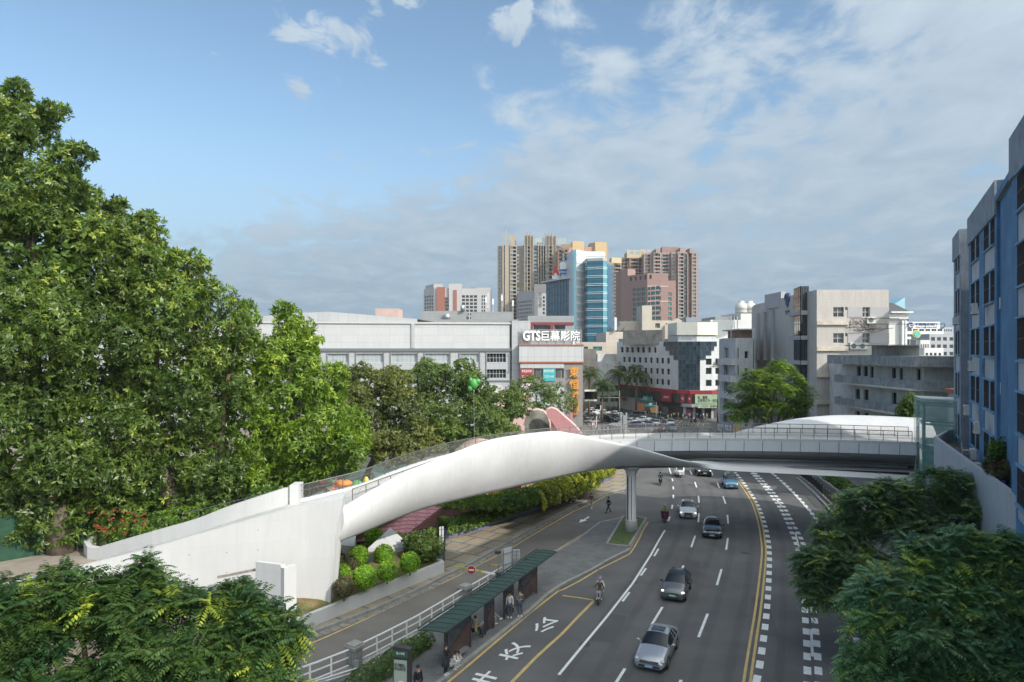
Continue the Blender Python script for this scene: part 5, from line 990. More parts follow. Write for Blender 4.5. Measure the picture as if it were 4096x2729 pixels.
shopsign('turquoise shop sign behind the palms', M_teal, (35.0, 194), (38.2, 185), 3.3, 4.8, 'MODERN', M_tw, frac=.4); shopsign('turquoise lower shop sign behind the palms', M_teal, (36.6, 188.2), (38.4, 184), 2.0, 3.0, None, None)
shopsign('white phone shop sign far left along the street', M_pw, (25.2, 214), (28.6, 209), 3.6, 5.4, '中国移动', M_tk, frac=.8); shopsign('glowing red shop sign beside the white phone shop sign', mat('lit_red', (.7, .03, .02), .5, emit=1.2), (28.9, 207), (31.2, 203), 2.6, 3.3, None, None); shopsign('magenta shop banner at the far end of the street', mat('magenta', (.4, .05, .16), .6), (22.6, 226), (25.5, 224), 4.5, 7, None, None)
M_sgl = glassmat('shop_glass', (.09, .10, .105), .15, var=.6)
for k, (t0, t1, z0, z1, m_, lab) in enumerate(((.05, .30, 3.9, 6.2, M_sgl, 'grey upper shop glass at the palm end of the corner building'), (.34, .50, 4.0, 6.2, M_sgl, 'grey upper shop glass between the two tall palms'), (.12, .20, 2.7, 3.5, M_rust, 'orange shop sign low at the palm end of the corner building'), (.62, .74, .5, 2.6, mat('warm_shop', (.4, .25, .12), .6, emit=.3), 'warm lit shopfront near the restaurant panel'), (.80, .90, .5, 2.6, M_sgl, 'glass shopfront left of the round corner'), (.40, .52, .5, 2.5, mat('warm_shop2', (.34, .16, .08), .6, emit=.2), 'reddish lit shopfront behind the palms'))):
    p_ = Vector((31.2, 204.2, 0)).lerp(Vector((42.1, 174.9, 0)), t0); q_ = Vector((31.2, 204.2, 0)).lerp(Vector((42.1, 174.9, 0)), t1); shopsign(lab, m_, (p_.x - .15, p_.y), (q_.x - .15, q_.y), z0, z1, None, None)
# street behind: row of old shophouses closing the view
for k, (x0, x1, Y, zt, c) in enumerate(((18.6, 24.5, 232, 12.5, (.30, .29, .28)), (24.6, 31.3, 224, 14.0, (.22, .22, .22)))):
    bb = Bld('shophouse', ('grey' if k == 0 else 'dark') + ' shophouse at the far end of the street behind the palms', 'building', [(x0, Y), (x1, Y - 3), (x1, Y + 8), (x0, Y + 8)], 0, zt, mat('shophouse_%s' % 'ab'[k], c, .9, var=.2, vs=.5, stain=.4, ss=.4), {0: rows_cols([.8, 3.6], 2.0, [4.5, 7.6], 1.8, pw_)}, par=.4); bb.done()
# --- old grey flats in front of the hall
M_of = mat('old_flats_render', (.36, .38, .40), .9, var=.12, vs=.4, stain=.35, ss=.5); ofp = [(XK(1765, 138), 138), (XK(1915, 132), 132), (XK(2120, 132), 132.5), (XK(2120, 150), 150), (XK(1765, 150), 152)]
of = Bld('old_flats', 'narrow old grey flats with barred balcony windows behind the round street tree', 'apartment house', ofp, 0, Zv('C', 285, 134), M_of, {0: rows_cols([.9, 4.2], 2.5, [16.0 - 3.3 * k for k in range(5)], 2.1, (3, 1, M_wfr, G_curt, 'window')), 1: rows_cols([1.9], .8, [16.0 - 3.3 * k for k in range(5)], 1.4, (1, 1, M_wfr, G_dark, 'window'))}, depth=.5, par=.5)
for k in range(5): b = MB(); a_, c_ = Vector((*ofp[0], 0)), Vector((*ofp[1], 0)); d = (c_ - a_).normalized(); o_ = Vector((d.y, -d.x, 0)); z = 15.9 - 3.3 * k; b.prism([(v.x, v.y) for v in (a_ + o_ * .9, c_ + o_ * .9, c_ + o_ * .01, a_ + o_ * .01)], z - 1.2, z, True); b.build('balcony', M_old, of.e, True)
of.block([(XK(1990, 135), 136), (XK(2120, 135), 136), (XK(2120, 140), 144), (XK(1990, 135), 144)], 19, Zv('C', 195, 135), mat('timber_hut', (.2, .12, .08), .9), wname='roof_hut', par=0); of.box('roof_slab', M_of, XK(1960, 135), XK(2125, 135), 134.5, 146, Zv('C', 195, 135), Zv('C', 180, 135)); of.done()
for k, z in enumerate((15.2, 11.9, 8.4)): ac_unit((ofp[0][0] + 1.6, ofp[0][1] - 2.6, z), R(-25), None, ['topmost', 'middle', 'lowest'][k] + ' air conditioner on the old grey flats', 1.1)
for k, x in enumerate((1868, 1903, 1938)): b = MB(); b.tube([(XK(x, 140), 140, 19), (XK(x, 140), 140, Zv('C', 45, 140))], .09, 6); tag(b.build('flagpole', M_alu), ['left', 'middle', 'right'][k] + ' one of three thin poles above the old grey flats', 'flagpole', 'poles')
b = MB(); e = shopsign('grey blue shop sign at the foot of the old flats left of the round tree', mat('slate_sign', (.16, .19, .24), .5), (XK(1790, 128), 128), (XK(1890, 126), 126), 2.2, 4.2, '华润万家', M_tw, frac=.7, hfrac=.5); shopsign('yellow striped shop sign under the round tree', mat('amber_sign', (.5, .32, .08), .5), (XK(1900, 126), 126), (XK(1980, 126), 126), 1.6, 3.8, None, None)
# --- telecom block
M_tc = tilemat('telecom_tile', (.45, .42, .39), (.40, .37, .34), .5, .5, .018, .02, .7, stain=.22); M_tcd = mat('telecom_grey_band', (.36, .35, .36), .8, var=.05, vs=.3); M_ledge = mat('stained_ledge', (.50, .44, .37), .8, var=.2, vs=.6, stain=.3, ss=.6)
XD = lambda x, Y: Xu('D', x, Y); ZD = lambda y, Y=112: Zv('D', y, Y); F0 = (XD(960, 112), 112); F1 = (XD(1713, 112), 112); L0 = (XD(302, 152), 152); L1 = (XD(595, 131), 131); L2 = (XD(712, 123.5), 123.5); L3 = (XD(858, 117), 117)
def sD(x): return XD(x, 112) - F0[0]
kt = (2, 2, M_wfr, G_dark, 'window'); hf = []
for z0y, z1y in ((438, 337), (712, 610), (980, 880), (1265, 1165), (1490, 1400)):
    z0, z1 = ZD(z0y), ZD(z1y); hf += [(sD(1132), z0, sD(1242) - sD(1132), z1 - z0, kt), (sD(1438), z0, sD(1510) - sD(1438), z1 - z0, kt)]
    hf += [(sD(1256), z0 + 1.1, sD(1278) - sD(1256), z1 - z0 - 1.1, (1, 2, M_wfr, G_dark, 'window'))]
te = Bld('telecom_building', 'big beige tiled block with a blue emblem and a strip of dark glass', 'office block', [L0, L1, L2, F0, F1, (XD(1713, 112) + 1, 150), (XD(302, 152) + 3, 162)], 0, ZD(155), M_tc, {3: hf}, depth=.35, par=.8)
# the lower left shoulder is cut away by a darker band and the glass bay stands forward
gb = [(XD(712, 122), 121.6), (XD(777, 117), 116.6), (XD(856, 117), 116.4), (XD(868, 118), 120), (XD(730, 124), 124)]
te.block(gb, 1.0, Zv('D', 120, 117), G_cor, par=0, wname='glass_bay'); b = MB()
for i in range(2):
    p, q = Vector((*gb[i], 0)), Vector((*gb[i + 1], 0))
    for k in range(4): v = p.lerp(q, k / 3.0); b.box(v.x - .05, v.x + .05, v.y - .1, v.y, 1, Zv('D', 120, 117))
    for z in np.arange(2, 29, 1.55): b.bar(p + Vector((0, -.05, z)), q + Vector((0, -.05, z)), .08, .08)
b.build('mullion', M_dfr, te.e, True)
for y in (395, 655, 915, 1180): 
    for dy in (-8, 12): z = Zv('D', y + dy, 117); b = MB(); b.prism([(gb[0][0] - .8, gb[0][1] - .2), (gb[1][0], gb[1][1] - .5), (gb[2][0] + .1, gb[2][1] - .5), (gb[3][0], 121), (gb[0][0], 124)], z - .18, z + .18, True); b.build('ledge', M_tcd, te.e, True)
for y0, y1 in ((443, 335), (715, 607)): te.box('grey_band', M_tcd, F0[0] + sD(1515), F1[0] + .02, 111.93, 112.0, ZD(y0), ZD(y1)); te.box('grey_band', M_tcd, F0[0] + sD(1283), F0[0] + sD(1436), 111.93, 112.0, ZD(y0), ZD(y1))
for y in (500, 772, 1047, 1330): te.box('ledge', M_ledge, F0[0] - .15, F0[0] + sD(1280), 111.6, 112, ZD(y) - .35, ZD(y) + .3)
te.box('rooftop_slot', M_tcd, XD(596, 131), XD(712, 128), 131.5, 140, 26, 28.9)
d = (Vector((*L1, 0)) - Vector((*L0, 0))).normalized()
for k, t in enumerate((.22, .48, .74)):
    p = Vector((*L0, 0)).lerp(Vector((*L1, 0)), t); b = MB(); b.bar(p + Vector((-.1, -.15, 15.5)), p + Vector((-.1, -.15, 25.5)), 1.2, .35); b.build('louvre_fin', M_tcd, te.e, True)
te.done(); b = MB()
lgx, lgy = XD(648, 128), 127.6
M_lb = mat('logo_blue', (.07, .10, .20), .5); lg = thing('building_emblem', 'dark blue looping emblem with lettering high on the telecom block', 'sign', (lgx, lgy - .6, Zv('D', 400, 128)), math.atan2(L2[1] - L1[1], L2[0] - L1[0]))
pts = [Vector((1.9 * math.cos(a) * (1 - .15 * k / 20), -.25, 6.4 + 2.2 * math.sin(a))) for k, a in enumerate(np.linspace(R(-60), R(190), 20))]; b.tube(pts, .36, 6)
b.tube([(-1.2, -.25, 6.6), (-.3, -.25, 4.6), (.2, -.25, 3.2)], .4, 6); b.tube([(.2, -.25, 7.6), (-.1, -.25, 5.6), (.9, -.25, 5.4)], .28, 6); b.tube([(1.6, -.25, 8.6), (1.9, -.25, 6.8), (.5, -.25, 3.4), (.2, -.25, 2.2)], [.2, .35, .35, .15], 6); b.build('emblem', M_lb, lg); lg.scale = (.75, 1, .42)
text_obj('lettering', '中国电信', M_lb, 4.0, 1.25, .15, lg, (0, -.25, .6), bold=.02); text_obj('lettering', 'CHINA TELECOM', M_lb, 4.0, .35, .1, lg, (0, -.25, -.5))
for x, y, lab in ((1528, 508, 'air conditioner on the bracket high on the telecom block'), (1350, 778, 'left of the paired air conditioners on the telecom block'), (1440, 778, 'right of the paired air conditioners on the telecom block')): ac_unit((XD(x, 111.8), 111.9, ZD(y)), 0, None, lab, 1.75)
e = thing('bracket_rail', 'long steel bracket rail with tangled cables on the telecom block', 'bracket', (XD(1300, 111.8), 111.9, ZD(515))); b = MB(); b.bar((0, -.4, 0), (15.5, -.4, 0), .1); b.bar((0, -.4, .9), (8, -.4, .9), .08)
for k in range(6): b.bar((k * 3.1, -.4, 0), (k * 3.1, 0, 0), .08); b.bar((k * 3.1, -.4, 0), (k * 3.1, 0, -.7), .06)
b.build('rail', M_bfr, e); b = MB(); rr = random.Random(2)
for k in range(8): b.tube([(rr.random() * 2, -.3, .8), (rr.random() * 4, -.4, -.6 - rr.random()), (2 + rr.random() * 5, -.4, -rr.random())], .04, 4)
b.build('cable', M_bfr, e)
# --- buildings right of telecom
Y = 150; hw_ = Bld('pillared_building', 'cream building with dark tiled roof and white columns behind the telecom block', 'building', [(XD(1700, Y), Y), (XD(1885, Y), Y), (XD(1885, Y), Y + 14), (XD(1700, Y), Y + 14)], 0, Zv('D', 460, Y), M_wh, {0: [(3.6, 13, 2.8, 7.0, (2, 1, M_wfr, G_dark, 'window'))]}, par=.2)
hw_.box('cornice', M_wh, XD(1700, Y), XD(1925, Y), Y - 1.6, Y + 8, Zv('D', 402, Y), Zv('D', 385, Y)); hw_.box('frieze', M_wh, XD(1700, Y), XD(1895, Y), Y - .8, Y, Zv('D', 462, Y), Zv('D', 410, Y))
for x in (1830, 1862): hw_.box('column', M_cl, XD(x, Y), XD(x + 18, Y), Y - .9, Y - .2, 8, Zv('D', 480, Y))
b = MB(); z = Zv('D', 385, Y); b.prism([(XD(1700, Y), Y - 1.2), (XD(1900, Y), Y - 1.2), (XD(1860, Y), Y + 4), (XD(1700, Y), Y + 4)], z, [z, z, z + 2.2, z + 2.2]); b.build('tiled_roof', mat('dark_roof_tile', (.06, .06, .065), .6), hw_.e, True); hw_.done()
Y = 230; bl = Bld('angled_blue_building', 'pale blue wedge-topped building behind the cream one', 'building', [(XD(1720, Y), Y), (XD(1882, Y), Y), (XD(1882, Y), Y + 12), (XD(1720, Y), Y + 12)], 0, Zv('D', 340, Y), mat('pale_blue_panel', (.25, .42, .50), .5), {0: rows_cols([2, 5], 1.6, [24, 27], 1.2, pw_)}, par=0)
b = MB(); z = Zv('D', 340, Y); b.prism([(XD(1720, Y), Y), (XD(1882, Y), Y), (XD(1882, Y), Y + 12), (XD(1720, Y), Y + 12)], z, [z, Zv('D', 232, Y), Zv('D', 232, Y), z]); b.build('wedge_roof', MATS['pale_blue_panel'], bl.e, True); bl.done()
XE = lambda x, Y: Xu('E', x, Y); ZE = lambda y, Y: Zv('E', y, Y); Y = 400
cb_ = Bld('bank_building', 'distant white office block with a bank name board on its roof', 'office block', [(XE(190, Y), Y), (XE(430, Y), Y), (XE(430, Y), Y + 20), (XE(190, Y), Y + 20)], 0, ZE(1285, Y), M_wh, {0: rows_cols([1 + 3.6 * k for k in range(6)], 2.8, [21.5 + 3.2 * k for k in range(3)], 1.5, (2, 1, M_wfr, G_dark, 'window'))}, par=.5); cb_.done()
bs_ = thing('rooftop_sign', 'long white bank name board with a blue ring emblem far away', 'sign', (XE(192, Y), Y, ZE(1280, Y))); w_ = XE(408, Y) - XE(192, Y); h_ = ZE(1236, Y) - ZE(1280, Y); b = MB(); b.box(0, w_, 0, .4, 0, h_); b.build('board', M_pw, bs_); M_nb = mat('navy_lettering', (.03, .06, .18), .5); text_obj('lettering', '中国建设银行', M_nb, w_ * .66, h_ * .42, .1, bs_, (w_ * .6, -.1, h_ * .66), bold=.02); text_obj('lettering', 'China Construction Bank', M_nb, w_ * .62, h_ * .2, .1, bs_, (w_ * .6, -.1, h_ * .26))
b = MB(); b.tube([Vector((w_ * .14 + 1.5 * math.cos(a), -.15, h_ * .5 + 1.5 * math.sin(a))) for a in np.linspace(R(40), R(320), 18)], .45, 6); b.box(w_ * .14 - .2, w_ * .14 + 1.9, -.3, -.1, h_ * .5 - .3, h_ * .5 + .3); b.build('emblem', M_nb, bs_)
g3 = thing('round_sign', 'round yellow and green sign on a roof below the bank board', 'sign', (XE(260, 160), 160, ZE(1350, 160))); b = MB(); b.lathe([(.95, 0), (.95, .2)], (0, 0, 0), 20); o = b.build('disc', mat('sign_yellow', (.6, .42, .08), .5), g3); o.rotation_euler = (R(90), 0, 0); o.location = (0, 0, 1.4); b = MB(); b.lathe([(.7, 0), (.7, .3)], (0, 0, 0), 20); o = b.build('disc', mat('sign_green', (.08, .42, .38), .5), g3); o.rotation_euler = (R(90), 0, 0); o.location = (0, -.05, 1.4)
for k, (x0, x1, y, Y, c, lab) in enumerate(((342, 512, 1312, 260, (.33, .34, .36), 'grey block with rows of windows below the bank board'), (430, 490, 1270, 420, (.33, .35, .38), 'faint grey tower right of the bank board'), (285, 345, 1350, 200, (.55, .55, .52), 'small white block with green trim below the bank board'), (310, 430, 1400, 170, (.58, .58, .56), 'low white roof hut above the stained concrete roof'))):
    W_ = XE(x1, Y) - XE(x0, Y); bb = Bld('distant_block', lab, 'building', [(XE(x0, Y), Y), (XE(x1, Y), Y), (XE(x1, Y), Y + 12), (XE(x0, Y), Y + 12)], 0, ZE(y, Y), mat('distant_render_%s' % 'abcd'[k], c, .85, var=.06, vs=.3), {0: rows_cols([W_ * f for f in (.06, .28, .5, .74)], W_ * .14, [ZE(y, Y) - q for q in (2.6, 5.4, 8.2)], 1.4, (1, 1, M_wfr, G_dark, 'window'))}, par=.4); bb.done()
# --- raw concrete house with curved balconies
M_rc = mat('raw_concrete', (.29, .295, .30), .95, var=.3, vs=.8, bump=.5, bs=5, stain=.75, ss=.7); M_rw = mat('raw_house_wall', (.54, .53, .51), .95, var=.14, vs=.6, stain=.3, ss=.5)
def hp(x, y, z):      # point of the house front at height z from crop D
    u, v = nat('D', x, y); Y = (z - HC) * FOC / (HV - v) if abs(v - HV) > 3 else 100; return Vector(((u - CX) / FOC * Y, Y, z))
hl = Vector((50.2, 101, 0)); hr = Vector((51.0, 84.5, 0)); hr2 = Vector((57.5, 82, 0))
def hs(x): k = (CR['D'][0] + x * CR['D'][2] - CX) / FOC; d = (hr - hl).normalized(); return (k * hl.y - hl.x) / (d.x - k * d.y)
HF = (13.0, 9.7, 6.4, 3.1); W_ = (hr - hl).length
ho = []
kw = (2, 1, M_bfr, G_dark, 'window'); kdr = (1, 1, M_bfr, G_dark, 'door')
for x, t in ((1190, 0), (1250, 1), (1315, 1), (1378, 0), (1450, 0), (1520, 1), (1745, 0), (1825, 1), (2003, 0)):
    s = hs(x); w0 = hs(x + (42 if t == 0 else 32)) - s
    if 0 < s and s + w0 < W_: ho.append((s, HF[0] + (1.0 if t == 0 else .1), w0, 1.35 if t == 0 else 2.3, kw if t == 0 else kdr))
for x in (1187, 1362, 1450, 1745):
    s = hs(x); w0 = hs(x + 48) - s
    if 0 < s and s + w0 < W_: ho.append((s, HF[1] + .9, w0, 1.5, kw)); ho.append((s, HF[2] + .9, w0, 1.5, kw))
ho = [h for i, h in enumerate(ho) if not any(abs(h[1] - q[1]) < 1.5 and q[0] < h[0] + .02 < q[0] + q[2] + .05 for q in ho[:i])]
hb = Bld('concrete_house', 'unfinished concrete house with dark stained balconies and flat overhanging roof', 'house', [hl, hr, hr2, (70, 90), (70, 112), (52, 112)], 0, 16.0, M_rw, {0: ho}, depth=.3, par=0)
def band(z0, z1, out, m, name, s0=-2.5, s1=None, taper=0):
    d = (hr - hl).normalized(); n = Vector((d.y, -d.x, 0)); d2 = (hr2 - hr).normalized(); n2 = Vector((d2.y, -d2.x, 0)); b = MB()
    q = [hl + d * s0 + n * out * .6, hl + d * (s0 + 1.5) + n * out, hr + n * out + d2 * -.3, hr + (n + n2) * out * .62, hr2 + n2 * out + d2 * 6, hr2 + d2 * 6 - n2 * 2, hl - n * 2 + d * s0]
    b.prism([(v.x, v.y) for v in q], z0, z1, True); return b.build(name, m, hb.e, True)
band(15.7, 17.0, 2.1, M_rc, 'roof_slab', -4.5); band(12.75, 13.0, 1.7, M_rw, 'balcony_slab'); band(9.45, 9.7, 1.6, M_rw, 'balcony_slab'); band(6.1, 6.4, 1.6, M_rw, 'balcony_slab')
def parapet(z0, z1, out, name):
    d = (hr - hl).normalized(); n = Vector((d.y, -d.x, 0)); d2 = (hr2 - hr).normalized(); n2 = Vector((d2.y, -d2.x, 0)); P = [hl + d * -2.5 + n * .3, hl + d * -1.5 + n * out, hr + n * out, hr + (n + n2) * out * .62, hr2 + n2 * out, hr2 + d2 * 6 + n2 * out]; b = MB()
    for i in range(len(P) - 1): b.bar(P[i] + Vector((0, 0, (z0 + z1) / 2)), P[i + 1] + Vector((0, 0, (z0 + z1) / 2)), .16, z1 - z0)
    b.build(name, M_rc, hb.e, True)
parapet(13.0, 14.0, 1.75, 'balcony'); parapet(9.7, 10.7, 1.65, 'balcony'); parapet(6.4, 7.4, 1.65, 'balcony')
hb.block([(XD(1570, 92), 92), (XD(1715, 92), 90), (XD(2030, 88), 88), (XD(2030, 96), 97), (XD(1570, 98), 99)], 16.9, Zv('D', 740, 90), mat('old_plaster', (.42, .40, .37), .95, var=.2, vs=.6, stain=.4, ss=.5), par=0, wname='roof_room'); hb.box('roof_room_slab', M_rc, XD(1555, 91), XD(2040, 88), 87.6, 99, Zv('D', 740, 90), Zv('D', 730, 90)); hb.done()
dg_ = Bld('grey_side_building', 'dark grey narrow building seen edge-on left of the blue building', 'building', [(XE(507, 78), 78), (XE(540, 76), 76), (XE(600, 76), 76), (XE(600, 84), 84), (XE(507, 84), 84)], 0, ZE(1112, 77), tilemat('old_grey_block', (.25, .25, .25), (.17, .17, .17), 3, 3.1, .05, .05, .9, stain=.3), par=.3)
bw_ = Bld('brick_annex', 'white glazed brick annex with a red tile coping behind the lift', 'building', [(Xu('P', 540, 74), 74), (Xu('P', 668, 73), 73), (Xu('P', 760, 73), 73), (Xu('P', 760, 80), 80), (Xu('P', 540, 80), 80)], 0, Zv('P', 495, 74), tilemat('white_glazed_brick', (.45, .46, .47), (.32, .33, .34), .6, .25, .02, .04, .6, stain=.2), par=0); bw_.box('tile_coping', mat('terracotta', (.33, .13, .07), .8, var=.3, vs=4), Xu('P', 535, 74), Xu('P', 760, 73), 72.6, 74.4, Zv('P', 495, 74), Zv('P', 460, 74)); bw_.done()
# --- blue buildings at the right and their podium
M_bl = mat('blue_render', (.085, .22, .39), .85, var=.2, vs=.5, bump=.35, bs=10, stain=.4, ss=.35, col2=(.06, .165, .30)); M_bll = mat('light_blue_render', (.16, .31, .45), .85, var=.12, vs=.6, stain=.25, ss=.5); M_bwh = mat('blue_house_white', (.42, .43, .46), .85, var=.12, vs=.6, stain=.22, ss=.5); M_gry = mat('grey_rough_render', (.24, .27, .31), .95, var=.2, vs=.8, bump=.5, bs=8, stain=.35, ss=.5)
ud = Vector((6.85, 12.8, 0)).normalized(); un = Vector((-ud.y, ud.x, 0))          # along the row away from the camera; outward to the road
def rowblock(name, label, nearp, farp, depthx, z1, mside, mfront, rows, nb_, z0=9.6):
    """block of the row: front towards the road with piers, recessed white spandrels and barred windows"""
    n, f = Vector((*nearp, 0)), Vector((*farp, 0)); W = (f - n).length; d = (n - f).normalized(); hol = []; bay = W / nb_
    for k in range(nb_):
        for (za, zb) in rows: hol.append((bay * k + 1.6, za, bay - 2.5, zb - za, None))
    B_ = Bld(name, label, 'building', [f, n, n - un * depthx, f - un * depthx], 0, z1, mside, {0: [(h[0], rows[-1][0] - .8, h[2], rows[0][1] + .4 - rows[-1][0] + .8) for h in hol[:len(hol)] if h[1] == rows[0][0]]}, depth=.16, par=.8)
    out = Vector((d.y, -d.x, 0))
    for k in range(nb_):
        p = f + d * (bay * k + 1.6) - out * .04; q = f + d * (bay * (k + 1) - .9) - out * .04
        zz = [rows[-1][0] - .8] + [v for r_ in reversed(rows) for v in r_] + [rows[0][1] + .4]
        for i in range(0, len(zz), 2): b = MB(); b.prism([(v.x, v.y) for v in (p, q, q - out * .2, p - out * .2)], zz[i], zz[i + 1], True); b.build('spandrel', M_bwh, B_.e, True)
        for (za, zb) in rows:
            for z in (za - .16, zb): b = MB(); b.prism([(v.x, v.y) for v in (p + out * .16, q + out * .16, q, p)], z, z + .10, True); b.build('window_ledge', M_bll, B_.e, True)
            m_ = p.lerp(q, .60); b = MB(); b.prism([(v.x, v.y) for v in (m_ - d * .3 + out * .07, m_ + d * .3 + out * .07, m_ + d * .3, m_ - d * .3)], za - .05, zb); b.build('mullion', M_bll, B_.e, True)
            B_.window(p + out * .02, math.atan2(d.y, d.x), za, (q - p).length * .56, zb - za, (7, 2, M_bfr, G_bar, 'window')); B_.window(p.lerp(q, .66) + out * .02, math.atan2(d.y, d.x), za, (q - p).length * .34, zb - za, (4, 2, M_bfr, G_bar, 'window'))
    b = MB(); p, q = f + out * .12, n + out * .12
    b.prism([(v.x, v.y) for v in (p, q, q - out * 1.0, p - out * 1.0)], z1 - 2.1, z1 + .02, True); b.build('roof_fascia', mfront, B_.e, True); B_.done(); return B_
rws = [(24.6, 26.8 - .5), (21.0, 22.9), (17.5, 19.4), (14.0, 15.9), (10.6, 12.4)]
b2_ = rowblock('blue_building', 'blue and white building with barred windows, second from the right edge', (29.75, 41.9), (36.6, 54.7), 14, 28.3, M_bl, M_gry, rws, 2)
b1_ = rowblock('blue_building', 'blue building cut by the right edge of the picture', (13.0, 11.7), (25.1, 34.3), 16, 28.5, M_bl, M_gry, rws, 4)
rc_ = Bld('blue_building', 'blue wall added to close the gap between the two blue buildings', 'building', [(25.6, 34.4), (29.9, 41.8), (42, 35.4), (37.7, 28)], 0, 27.4, M_bl, par=.4); b3_ = rowblock('grey_building', 'rough grey building joined to the far side of the blue one', (37.0, 56.3), (39.6, 61.2), 12, 27.8, M_gry, M_gry, rws, 1)  # blue wall is added so no sun patches reach the road through the gap
for (c, rz, lab, s) in ((Vector((30.25, 41.6, 20.4)), 0, 'air conditioner high on the blue side wall', 1.1), (Vector((30.3, 41.6, 15.2)), 0, 'air conditioner low on the blue side wall', 1.1)): ac_unit(c, R(-28), None, lab, s)
orz = math.atan2(-ud.y, -ud.x)
for t, z, lab in ((.30, 20.3, 'air conditioner under the second window row of the blue building'), (.42, 16.4, 'air conditioner in front of the third window row of the blue building'), (.62, 13.1, 'rusty air conditioner in an open bracket on the blue building'), (.22, 12.4, 'air conditioner seen from its fan side near the blue corner'), (.35, 10.4, 'lowest air conditioner beside the creeper on the podium'), (.18, 9.8, 'air conditioner standing on the podium by the creeper')):
    c = Vector((29.75, 41.9, 0)).lerp(Vector((36.6, 54.7, 0)), t) + un * .55; ac_unit(Vector((c.x, c.y, z)), orz + R(0), None, lab, 1.15)
ac_unit(Vector((37.9, 57.2, 20.0)) + un * .5, orz, None, 'air conditioner on the rough grey building', 1.0)
pd = Bld('podium', 'pale podium wall running below the blue buildings towards the lift', 'podium', [Vector((34.3, 55.5, 0)), Vector((23.9, 31.8, 0)), Vector((15, 11, 0)), (40, 5), (60, 50), (44, 66), (38.6, 60.5)], 0, 10.8, mat('podium_render', (.42, .43, .45), .85, var=.08, vs=.4, stain=.18, ss=.4), par=1.0, roofm=mat('littered_screed', (.12, .11, .10), .95, var=.5, vs=1.2, bump=1, bs=6)); pd.done()
# tall apartment block outside the frame on the right: it throws the diagonal shade on the telecom block
sb = Bld('apartment_building', 'tall plain apartment block right of the telecom block', 'apartment house', [(79, 76), (96, 74), (96, 104), (80, 106)], 0, 40.5, M_gr, {3: rows_cols([2 + 5 * k for k in range(5)], 2.4, [4 + 3.2 * k for k in range(10)], 1.6, (2, 1, M_wfr, G_dark, 'window')), 0: rows_cols([2, 7, 12], 2.2, [4 + 3.2 * k for k in range(10)], 1.6, (2, 1, M_wfr, G_dark, 'window'))}, par=.8); sb.done()
# ------------------------------------------------------------------ foliage
def quadmesh(name, Q, tint, m):
    """Q (n,4,3) separate quads -> fast mesh with a per-face tint"""
    n = len(Q); me = bpy.data.meshes.new(name); me.vertices.add(4 * n); me.vertices.foreach_set('co', Q.reshape(-1).astype(np.float32))
    me.loops.add(4 * n); me.loops.foreach_set('vertex_index', np.arange(4 * n, dtype=np.int32)); me.polygons.add(n)
    me.polygons.foreach_set('loop_start', np.arange(0, 4 * n, 4, dtype=np.int32)); me.polygons.foreach_set('loop_total', np.full(n, 4, dtype=np.int32))
    at_ = me.attributes.new('tint', 'FLOAT', 'FACE'); at_.data.foreach_set('value', tint.astype(np.float32)); me.materials.append(m); me.update(calc_edges=True); return me
def unit(v): return v / np.maximum(np.linalg.norm(v, axis=-1, keepdims=True), 1e-6)
def frame(a, rng):
    r = unit(rng.normal(size=a.shape)); u = unit(np.cross(a, r)); return u, np.cross(a, u)
def rosettes(P, A, rng, k=8, L=.4, W=.14, tilt=(45, 95), droop=.25):
    n = len(P); a = unit(A + rng.normal(size=A.shape) * .35); u, v = frame(a, rng)
    ph = (np.arange(k)[None] + rng.random((n, k)) * .7) * 2.4; t = np.radians(rng.uniform(tilt[0], tilt[1], (n, k))); Lk = L * rng.uniform(.65, 1.2, (n, k))
    d = np.cos(t)[..., None] * a[:, None] + np.sin(t)[..., None] * (np.cos(ph)[..., None] * u[:, None] + np.sin(ph)[..., None] * v[:, None]); d[..., 2] -= droop * rng.random((n, k)); d = unit(d)
    s = unit(np.cross(d, a[:, None] + rng.normal(size=d.shape) * .3)); p = P[:, None] + a[:, None] * (rng.random((n, k)) * L * .5)[..., None]
    w = (W / L * Lk)[..., None] / 2; l = Lk[..., None]; up = np.cross(s, d) * (.10 * l)
    return np.stack([p, p + d * l * .5 + s * w + up, p + d * l, p + d * l * .5 - s * w + up], 2).reshape(-1, 4, 3), k
